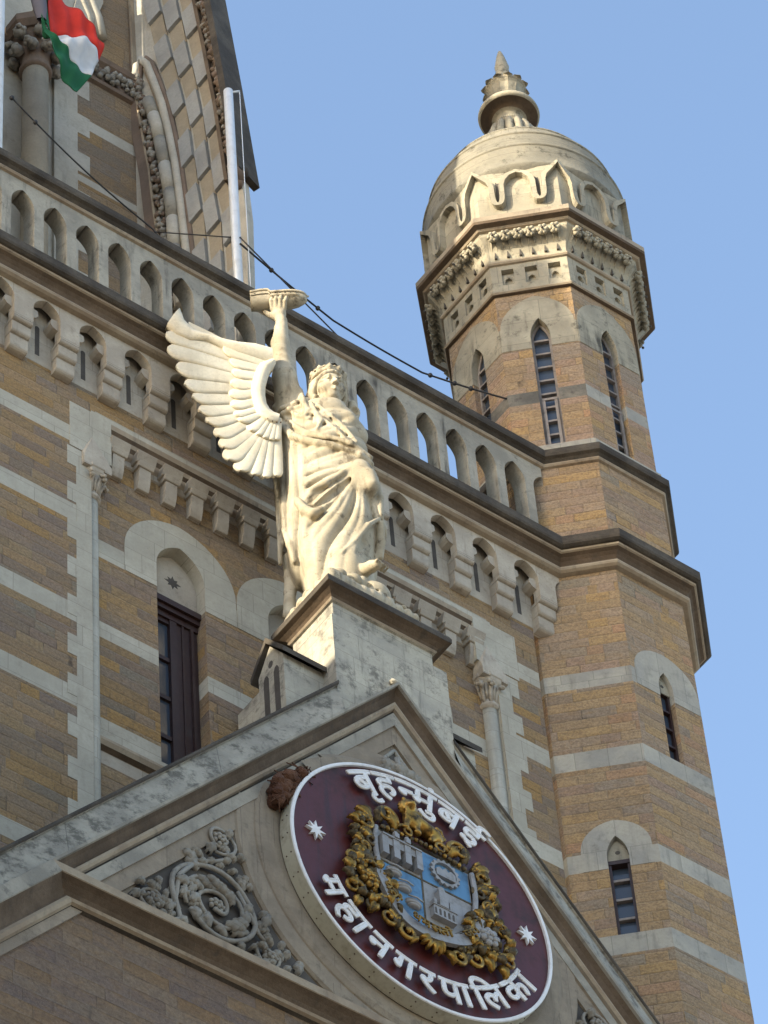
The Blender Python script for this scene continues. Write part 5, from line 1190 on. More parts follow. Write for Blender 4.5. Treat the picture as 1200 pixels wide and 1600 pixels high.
# chest, bosom, hips, the thigh that comes forward
F1.ell((-0.05, -0.17, 3.34), (0.10, 0.085, 0.11), k=0.09); F1.ell((0.15, -0.12, 3.38), (0.10, 0.085, 0.11), k=0.09)
F1.ell((0.22, -0.20, 2.25), (0.17, 0.155, 0.30), k=0.10)
F1.cap((0.12, 0.02, 3.55), (0.23, 0.02, 3.28), 0.125, 0.12, k=0.06)      # far shoulder
KEEP = {0, 1, 2, 3, 4, 5, 6, 7, 8, 9, 10, 14, 15, 17, 19, 22, 26, 27, 28, 29, 30, 37}
for fi_, (sg, k_, pts) in enumerate(FOLDS):
    if fi_ not in KEEP: continue
    n_ = len(pts) - 1
    F1.path([(p[0], p[1], p[2], p[3] * (1.25 if sg == '+' else (1.15 if 0 < i < n_ else 0.35))) for i, p in enumerate(pts)], sg, k_ * 0.7)
# gathered cloth over bosom and shoulder, sleeve frills
for P_, rr_, sg in (
                ([(-0.60, -0.03, 3.72), (-0.52, -0.15, 3.66), (-0.38, -0.17, 3.70), (-0.27, -0.10, 3.82), (-0.24, 0.0, 3.95)], 0.042, '+'),
                ([(-0.62, 0.0, 3.62), (-0.52, -0.17, 3.55), (-0.36, -0.20, 3.58), (-0.24, -0.14, 3.72)], 0.034, '+'),
                ([(-0.60, -0.04, 3.67), (-0.50, -0.19, 3.61), (-0.36, -0.21, 3.64), (-0.26, -0.14, 3.76)], 0.013, '-'),
                ([(-0.42, -0.20, 3.52), (-0.36, -0.25, 3.38), (-0.26, -0.28, 3.28)], 0.030, '+'), ([(-0.34, -0.22, 3.50), (-0.27, -0.26, 3.40), (-0.17, -0.29, 3.36)], 0.028, '+'), ([(-0.38, -0.22, 3.48), (-0.30, -0.27, 3.34)], 0.014, '-'),
                ([(-0.44, -0.14, 3.28), (-0.28, -0.27, 3.02), (-0.06, -0.32, 2.86), (0.16, -0.31, 2.74), (0.36, -0.20, 2.62)], 0.045, '+'),
                ([(-0.42, -0.17, 3.10), (-0.22, -0.28, 2.90), (0.02, -0.33, 2.76), (0.24, -0.30, 2.64)], 0.022, '-')):
    n_ = len(P_) - 1
    F1.path([(*p, rr_ * (0.6 if i in (0, n_) else 1)) for i, p in enumerate(P_)], sg, 0.018)
# hem underside
F1.ell((-0.585, 0.10, 1.36), (0.075, 0.06, 0.05), '-', 0.02)
F1.path([(-0.575, 0.08, 1.42, 0.062), (-0.565, 0.10, 1.16, 0.066), (-0.585, 0.10, 0.9, 0.06), (-0.60, 0.02, 0.45, 0.07)], k=0.03)
# neck and raised arm
F1.cap((0.00, 0.02, 3.62), (-0.02, -0.02, 3.95), 0.15, 0.105, k=0.05)
F1.path([(-0.33, 0.0, 3.60, 0.17), (-0.44, 0.0, 3.78, 0.162), (-0.462, -0.02, 4.02, 0.148), (-0.49, -0.04, 4.36, 0.132), (-0.505, -0.06, 4.60, 0.108), (-0.52, -0.06, 4.74, 0.110), (-0.51, -0.06, 4.96, 0.100), (-0.49, -0.06, 5.22, 0.073), (-0.481, -0.06, 5.36, 0.061)], k=0.03)
F1.path([(-0.481, -0.06, 5.36, 0.055), (-0.50, -0.06, 5.46, 0.068)], k=0.03)
F1.ell((-0.505, -0.075, 5.50), (0.082, 0.05, 0.075), k=0.03)
kn = [(-0.572, -0.10, 5.548), (-0.528, -0.115, 5.55), (-0.483, -0.115, 5.545), (-0.440, -0.10, 5.535)]
md_ = [(-0.578, -0.155, 5.625), (-0.524, -0.168, 5.635), (-0.474, -0.168, 5.63), (-0.424, -0.155, 5.605)]
tp_ = [(-0.566, -0.150, 5.715), (-0.512, -0.160, 5.737), (-0.462, -0.160, 5.73), (-0.408, -0.150, 5.685)]
for a, b, c in zip(kn, md_, tp_):
    F1.cap((-0.505, -0.08, 5.49), a, 0.03, 0.026, k=0.012); F1.cap(a, b, 0.0255, 0.0235, k=0.006); F1.cap(b, c, 0.0235, 0.0185, k=0.006)
F1.path([(-0.545, -0.05, 5.46, 0.036), (-0.60, -0.04, 5.52, 0.031), (-0.655, -0.03, 5.60, 0.027), (-0.69, -0.03, 5.69, 0.020)], k=0.015)
# broken stump of the other wing behind the far shoulder
F1.path([(0.10, 0.22, 3.40, 0.09), (0.17, 0.20, 3.72, 0.075), (0.215, 0.17, 3.90, 0.065), (0.21, 0.15, 4.02, 0.05)], k=0.04)
F1.ell((0.235, 0.10, 3.86), (0.05, 0.07, 0.07), '-', 0.02)
# foot with toes under the lifted hem
F1.path([(0.20, -0.26, 0.72, 0.075), (0.27, -0.38, 0.62, 0.062), (0.33, -0.45, 0.565, 0.05)], k=0.03)
for i in range(5): F1.cap((0.29 + 0.024 * i, -0.44 + 0.028 * i, 0.575), (0.335 + 0.026 * i, -0.515 + 0.028 * i, 0.555), 0.022 - 0.002 * i, 0.017 - 0.0015 * i, k=0.006)
me = F1.mesh('figure', 'statue', 1); body = link_mesh('figure', me, stat)

# head, hair and crown: finer grid
HC = np.array((-0.025, -0.035, 4.04)); HS = 1.0
pit = R(-4); yaw = R(-15)
fx, fy = 0.648, -0.762
fx, fy = fx * math.cos(yaw) - fy * math.sin(yaw), fx * math.sin(yaw) + fy * math.cos(yaw)
Fv = np.array((fx * math.cos(pit), fy * math.cos(pit), math.sin(pit))); Sv = np.array((-fy, fx, 0.0)); Uv = np.cross(Sv, Fv) * 1.0
if Uv[2] < 0: Uv = -Uv
HM = np.array([Sv, Fv, Uv])
def hp(s_, f_, u_): return tuple(HC + HS * (Sv * s_ + Fv * f_ + Uv * u_))
F2 = Field(HC - 0.42, HC + np.array((0.42, 0.42, 0.45)), 0.0062)
F2.f[:] = 1.0
def E(s_, f_, u_, r, sign='+', k=0.02): F2.ell(hp(s_, f_, u_), r, sign, k, HM)
def C(a, b, ra, rb, sign='+', k=0.012): F2.cap(hp(*a), hp(*b), ra, rb, sign, k)
E(0, -0.02, 0.05, (0.165, 0.20, 0.19)); E(0, 0.045, -0.05, (0.132, 0.135, 0.185), k=0.05)
E(0, 0.095, -0.175, (0.062, 0.058, 0.048), k=0.045)
for s_ in (-1, 1):
    E(s_ * 0.085, 0.10, -0.065, (0.060, 0.055, 0.06), k=0.05)                     # cheek
    E(s_ * 0.066, 0.186, 0.010, (0.052, 0.040, 0.032), '-', 0.02)                # socket
    E(s_ * 0.064, 0.134, 0.006, (0.036, 0.030, 0.025), k=0.006)                   # eyeball
    C((s_ * 0.030, 0.166, 0.012), (s_ * 0.066, 0.172, 0.030), 0.009, 0.010, k=0.006); C((s_ * 0.066, 0.172, 0.030), (s_ * 0.104, 0.142, 0.010), 0.010, 0.008, k=0.006)
    C((s_ * 0.032, 0.163, 0.0), (s_ * 0.068, 0.167, -0.016), 0.007, 0.008, k=0.006); C((s_ * 0.068, 0.167, -0.016), (s_ * 0.102, 0.142, 0.004), 0.008, 0.006, k=0.006)
    C((s_ * 0.020, 0.182, 0.048), (s_ * 0.066, 0.178, 0.062), 0.014, 0.013, k=0.02); C((s_ * 0.066, 0.178, 0.062), (s_ * 0.115, 0.135, 0.045), 0.013, 0.01, k=0.02)
    E(s_ * 0.022, 0.196, -0.062, (0.020, 0.021, 0.016), k=0.012)                  # nostril
    C((0, 0.184, -0.108), (s_ * 0.040, 0.160, -0.112), 0.0125, 0.006, k=0.012); C((0, 0.180, -0.132), (s_ * 0.032, 0.160, -0.126), 0.0145, 0.008, k=0.012)
    C((0, 0.198, -0.120), (s_ * 0.044, 0.168, -0.118), 0.0035, 0.003, '-', 0.006)
    E(s_ * 0.016, 0.205, -0.078, (0.008, 0.010, 0.006), '-', 0.006)
C((0, 0.168, 0.05), (0, 0.214, -0.048), 0.0165, 0.022, k=0.018)
C((0, 0.20, -0.088), (0, 0.197, -0.10), 0.004, 0.004, '-', 0.01)
C((0, 0.02, -0.12), (0.02, -0.06, -0.40), 0.105, 0.115, k=0.04)
hr = random.Random(5)
for s_ in (-1, 1):                                                                   # waving hair drawn back from the brow
    for i in range(9):
        q = i / 8; j = hr.uniform(-.012, .012)
        pts = [(s_ * 0.015, 0.165 - 0.13 * q, 0.155 + 0.05 * q), (s_ * (0.085 + .01 * q), 0.135 - 0.14 * q + j, 0.125 + 0.05 * q), (s_ * (0.150 + .02 * q), 0.062 - 0.12 * q, 0.065 + 0.03 * q + j), (s_ * (0.178 + .012 * q), -0.005 - 0.10 * q + j, -0.03), (s_ * (0.172 + 0.02 * q), -0.045 - 0.08 * q, -0.125 + j), (s_ * 0.155, -0.085 - 0.07 * q, -0.21)]
        P_ = [(*hp(*p), r_) for p, r_ in zip(pts, (0.022, 0.029, 0.034, 0.034, 0.032, 0.024))]
        F2.path(P_, '+', 0.007)
    for i in range(5):                                                              # curls falling on the neck
        b = [(s_ * (0.150 + 0.018 * math.sin(2.2 * t + i)), -0.03 - 0.035 * i + 0.02 * math.cos(2.2 * t), -0.13 - 0.042 * t) for t in range(7)]
        F2.path([(*hp(*p), 0.034 - 0.002 * t) for t, p in enumerate(b)], '+', 0.006)
ring = [(0.165 * math.cos(a), -0.015 + 0.175 * math.sin(a), 0.178 + 0.012 * math.sin(a)) for a in np.linspace(0, 2 * math.pi, 25)]
F2.path([(*hp(*p), 0.026) for p in ring], '+', 0.008); F2.path([(*hp(p[0] * 0.98, p[1], p[2] + 0.045), 0.017) for p in ring], '+', 0.008)
for i, a in enumerate(np.linspace(-0.5, 3.64, 8)):                                   # leaf points of the crown
    c_, s2 = 0.165 * math.cos(a), -0.015 + 0.175 * math.sin(a)
    C((c_, s2, 0.18), (c_ * 1.10, s2 * 1.10, 0.212), 0.030, 0.034, k=0.01); C((c_ * 1.10, s2 * 1.10, 0.212), (c_ * 1.2, s2 * 1.2, 0.252), 0.030, 0.008, k=0.01)
    for sg in (-1, 1):
        tx, ty = -math.sin(a) * 0.05 * sg, math.cos(a) * 0.05 * sg
        C((c_ * 1.08, s2 * 1.08, 0.20), (c_ * 1.13 + tx, s2 * 1.13 + ty, 0.222), 0.018, 0.011, k=0.008)
E(0, -0.03, 0.15, (0.155, 0.165, 0.08))
link_mesh('head', F2.mesh('head', 'statue', 1), body)

# ship
sh = MB(); NL = 22; sec = []
for i in range(NL + 1):
    f = i / NL; x = -0.30 + 0.62 * f
    bw = 0.085 * (0.86 + 0.14 * min(1, f * 6)) * (1 if f < 0.6 else math.sqrt(max(0.02, 1 - ((f - 0.6) / 0.405) ** 2)))
    keel = -0.075 + (0.05 * ((f - 0.65) / 0.35) ** 2 if f > 0.65 else 0)
    dk = 0.055 + (0.035 if f < 0.33 else 0) + 0.012 * f
    sec.append([(x, s_ * bw * q, z_) for s_, q, z_ in ((-1, 1.0, dk), (-1, 1.04, dk - 0.03), (-1, 0.98, -0.005), (-1, 0.72, keel * 0.72), (0, 0, keel), (1, 0.72, keel * 0.72), (1, 0.98, -0.005), (1, 1.04, dk - 0.03), (1, 1.0, dk))])
V = sum(sec, []); m_ = 9
sh.add(V, [(i * m_ + j, i * m_ + j + 1, (i + 1) * m_ + j + 1, (i + 1) * m_ + j) for i in range(NL) for j in range(m_ - 1)] + [(i * m_, (i + 1) * m_, (i + 1) * m_ + 8, i * m_ + 8) for i in range(NL)] + [tuple(range(9)), tuple(NL * m_ + j for j in range(9))][::1], 'statue', True)
for s_ in (-1, 1):
    for o_ in (1, 7):
        pass
    sh.tube([(p[0], s_ * abs(p[1]) * 1.03, p[2] + 0.002) for p in [q[1] for q in sec]], 0.011, 'statue', 6)
    sh.tube([(p[0], s_ * abs(p[1]) * 1.05, p[2] - 0.045) for p in [q[1] for q in sec][:-3]], 0.006, 'statue', 6)
sh.tube([(0.30, 0, 0.035), (0.345, 0, 0.045)], 0.012, 'statue', 6)
sh.box(-0.29, -0.10, -0.06, 0.06, 0.09, 0.105, 'statue')
for i in range(9):
    for s_ in (-1, 1): sh.blob((-0.25 + i * 0.055, s_ * 0.088, 0.02), 0.008, 'hole', 6)
sho = sh.build('ship', stat, (-0.505, -0.075, 5.715)); sho.rotation_euler = (0, R(-3), R(4)); sho.scale = (1.0, 1.15, 1.4)

# wing: overlapping cupped feathers in three rows
WR = Vector((-0.42 + 0.10, -0.97 + 1.08, 0.0)); WD = Vector((-0.955, 0.297, 0)); WN = Vector((-0.297, -0.955, 0))
wing = MB()
def wp(a, z, n): return WR + WD * a + Vector((0, 0, z)) + WN * n
def bow(a): return -0.10 * (a - 0.35) ** 2 + 0.05 * a
def feather(root, tip, wid, lift, tilt, thick=0.022, n=20):
    r_ = Vector((root[0], root[1])); t_ = Vector((tip[0], tip[1])); d = t_ - r_; L = d.length; d.normalize(); p = Vector((-d.y, d.x))
    if p.y < 0: p = -p
    V = []; ks = 7
    for i in range(n + 1):
        f = math.sin(0.5 * math.pi * i / n)
        wv = wid * (0.74 + 0.26 * f)
        cap_ = wid * 1.15; rem = L * (1 - f)
        if rem < cap_: wv *= math.sqrt(max(0.0, 1 - (1 - rem / cap_) ** 2))
        wv = max(wv, 0.002)
        for k in range(ks):
            g = -1 + 2 * k / (ks - 1)
            c = r_ + d * (L * f) + p * (wv * g) + p * (0.015 * L * f * f)
            h = 0.017 * (1 - g * g) ** 0.7 + tilt * (-g) + lift + 0.004 * math.exp(-(g / 0.12) ** 2)
            V.append(wp(c.x, c.y, h + bow(c.x)))
    o = len(V); V += [v - WN * thick for v in V]
    F = []
    for i in range(n):
        for k in range(ks - 1):
            a = i * ks + k; F += [(a, a + 1, a + ks + 1, a + ks), (o + a, o + a + ks, o + a + ks + 1, o + a + 1)]
        F += [(i * ks, (i + 1) * ks, o + (i + 1) * ks, o + i * ks), (i * ks + ks - 1, o + i * ks + ks - 1, o + (i + 1) * ks + ks - 1, (i + 1) * ks + ks - 1)]
    F += [tuple(range(n * ks, n * ks + ks)) + tuple(range(o + n * ks, o + n * ks + ks))[::-1]]
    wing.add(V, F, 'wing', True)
T, I = WING['tips'], WING['ins']
def extend(root, tip, q): return (root[0] + (root[0] - tip[0]) * q, root[1] + (root[1] - tip[1]) * q)
def widths(L):
    o = []
    for i in range(len(L)):
        a, b = L[max(i - 1, 0)], L[min(i + 1, len(L) - 1)]; o.append(math.hypot(a[0] - b[0], a[1] - b[1]) / (2 if 0 < i < len(L) - 1 else 1))
    return o
wt = widths(T[1:])
for i, (t_, r_) in enumerate(zip(T[1:], I[1:])):
    feather(extend(r_, t_, 0.35), t_, max(0.078, wt[i] * 0.63), 0.0, 0.013)
wt = widths(WING['tip2'])
for i, (t_, r_) in enumerate(zip(WING['tip2'], WING['in2'])):
    feather(extend(r_, t_, 0.5), t_, max(0.062, wt[i] * 0.63), 0.030, 0.012)
# one backing sheet joins the feathers
bk_o = [(a[0] * 0.62 + b[0] * 0.38, a[1] * 0.62 + b[1] * 0.38) for a, b in zip(T, I)]
bk_i = [WING['bi'][min(len(WING['bi']) - 1, int(i * len(WING['bi']) / len(T)))] for i in range(len(T))]
V = []
for a, b in zip(bk_o, bk_i):
    for k in range(5):
        x, z_ = a[0] + (b[0] - a[0]) * k / 4, a[1] + (b[1] - a[1]) * k / 4; V.append(wp(x, z_, bow(x) - 0.004))
o = len(V); V += [v - WN * 0.035 for v in V]
F = [(i * 5 + k, i * 5 + k + 1, (i + 1) * 5 + k + 1, (i + 1) * 5 + k) for i in range(len(T) - 1) for k in range(4)]
F += [tuple(o + q for q in f)[::-1] for f in F]
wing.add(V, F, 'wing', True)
# leading arm of the wing and the smooth shoulder band
lt, lb = WING['lt'], WING['lb']
V = []; ks = 9
for (a, b) in zip(lt, lb):
    for k in range(ks):
        g = k / (ks - 1); x = a[0] + (b[0] - a[0]) * g; z_ = a[1] + (b[1] - a[1]) * g
        V.append(wp(x, z_, bow(x) + 0.035 + 0.075 * math.sin(math.pi * g) ** 0.8 * (0.35 + 0.65 * (1 - x / 1.5))))
o = len(V); V += [v - WN * 0.10 for v in V]
F = []
for i in range(len(lt) - 1):
    for k in range(ks - 1): a = i * ks + k; F += [(a, a + 1, a + ks + 1, a + ks), (o + a, o + a + ks, o + a + ks + 1, o + a + 1)]
    F += [(i * ks, (i + 1) * ks, o + (i + 1) * ks, o + i * ks), (i * ks + ks - 1, o + i * ks + ks - 1, o + (i + 1) * ks + ks - 1, (i + 1) * ks + ks - 1)]
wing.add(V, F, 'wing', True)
bo, bi = WING['bo'], WING['bi']; V = []
for a, b in zip(bo, bi):
    for k in range(ks):
        g = k / (ks - 1); x = a[0] + (b[0] - a[0]) * g; z_ = a[1] + (b[1] - a[1]) * g
        V.append(wp(x, z_, bow(x) + 0.045 + 0.05 * math.sin(math.pi * (0.15 + 0.7 * g))))
o = len(V); V += [v - WN * 0.11 for v in V]; F = []
for i in range(len(bo) - 1):
    for k in range(ks - 1): a = i * ks + k; F += [(a, a + 1, a + ks + 1, a + ks), (o + a, o + a + ks, o + a + ks + 1, o + a + 1)]
    F += [(i * ks, (i + 1) * ks, o + (i + 1) * ks, o + i * ks), (i * ks + ks - 1, o + i * ks + ks - 1, o + (i + 1) * ks + ks - 1, (i + 1) * ks + ks - 1)]
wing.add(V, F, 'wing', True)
for k in range(16):                                  # drilled dots along the band
    f = k / 15 * (len(bo) - 1); i = min(int(f), len(bo) - 2); g = f - i
    x = bo[i][0] + (bo[i + 1][0] - bo[i][0]) * g; z_ = bo[i][1] + (bo[i + 1][1] - bo[i][1]) * g
    wing.blob(wp(x - 0.03, z_, bow(x) + 0.066), 0.010, 'brown', 6)
wg = wing.build('wing', stat, recalc=True); wg.rotation_euler = (0, 0, AZ)

# rocks under the feet
F3 = Field((-0.85, -1.1, -0.02), (0.95, 0.35, 0.75), 0.014)
ROCKS = [(-0.622, -0.387, 0.05, 0.08), (-0.536, -0.478, 0.05, 0.09), (-0.45, -0.588, 0.055, 0.10), (-0.373, -0.70, 0.06, 0.10), (-0.273, -0.774, 0.06, 0.11), (-0.152, -0.835, 0.06, 0.11), (-0.05, -0.785, 0.05, 0.10), (0.059, -0.722, 0.045, 0.09), (0.166, -0.689, 0.06, 0.11), (0.258, -0.641, 0.055, 0.10), (0.348, -0.572, 0.05, 0.10), (0.454, -0.543, 0.05, 0.09), (0.51, -0.45, 0.04, 0.09), (0.601, -0.383, 0.045, 0.08), (0.675, -0.262, 0.03, 0.06), (0.72, -0.179, 0.025, 0.05)]
rk = random.Random(9); ROCKS = ROCKS + [(0.30, -0.42, 0.20, 0.09), (0.40, -0.33, 0.16, 0.09), (0.18, -0.50, 0.20, 0.08), (0.48, -0.22, 0.10, 0.08), (0.06, -0.60, 0.16, 0.08), (0.36, -0.45, 0.08, 0.08), (-0.30, -0.52, 0.2, 0.09), (-0.42, -0.36, 0.2, 0.09)]
F3.ell((-0.10, -0.22, 0.0), (0.46, 0.42, 0.34), k=0.06); F3.ell((0.22, -0.28, 0.24), (0.22, 0.17, 0.20), k=0.05); F3.ell((-0.48, -0.12, 0.0), (0.20, 0.22, 0.30), k=0.06); F3.ell((0.40, -0.10, 0.0), (0.17, 0.18, 0.20), k=0.06)
for x, y, z_, r_ in ROCKS:
    ca, sa = math.cos(AZ), math.sin(AZ)
    wx, wy = x * ca + y * sa, -x * sa + y * ca       # keep every stone on the cap
    wx = min(max(wx, -0.66 + r_ * 0.85), 0.78 - r_ * 0.85); wy = max(wy, -0.545 + r_ * 0.85)
    x, y = wx * ca - wy * sa, wx * sa + wy * ca
    big = rk.uniform(0.9, 1.5)
    F3.ell((x, y, 0.04 + 0.03 * big), (r_ * rk.uniform(.75, 1.1), r_ * rk.uniform(.75, 1.1), r_ * big), k=0.012)
    F3.ell((x * 0.82 + rk.uniform(-.05, .05), y * 0.80 + rk.uniform(-.05, .05), z_ + 0.17 + rk.uniform(-.05, .07)), (r_ * rk.uniform(.6, 1.0), r_ * rk.uniform(.6, 1.0), r_ * rk.uniform(.6, 1.0)), k=0.014)
    F3.ell((x + rk.uniform(-.07, .07), y + rk.uniform(-.07, .07), z_ + rk.uniform(0.02, .12)), (r_ * .38,) * 3, '-', 0.015)
link_mesh('rock_base', F3.mesh('rock_base', 'statue', 1), stat)
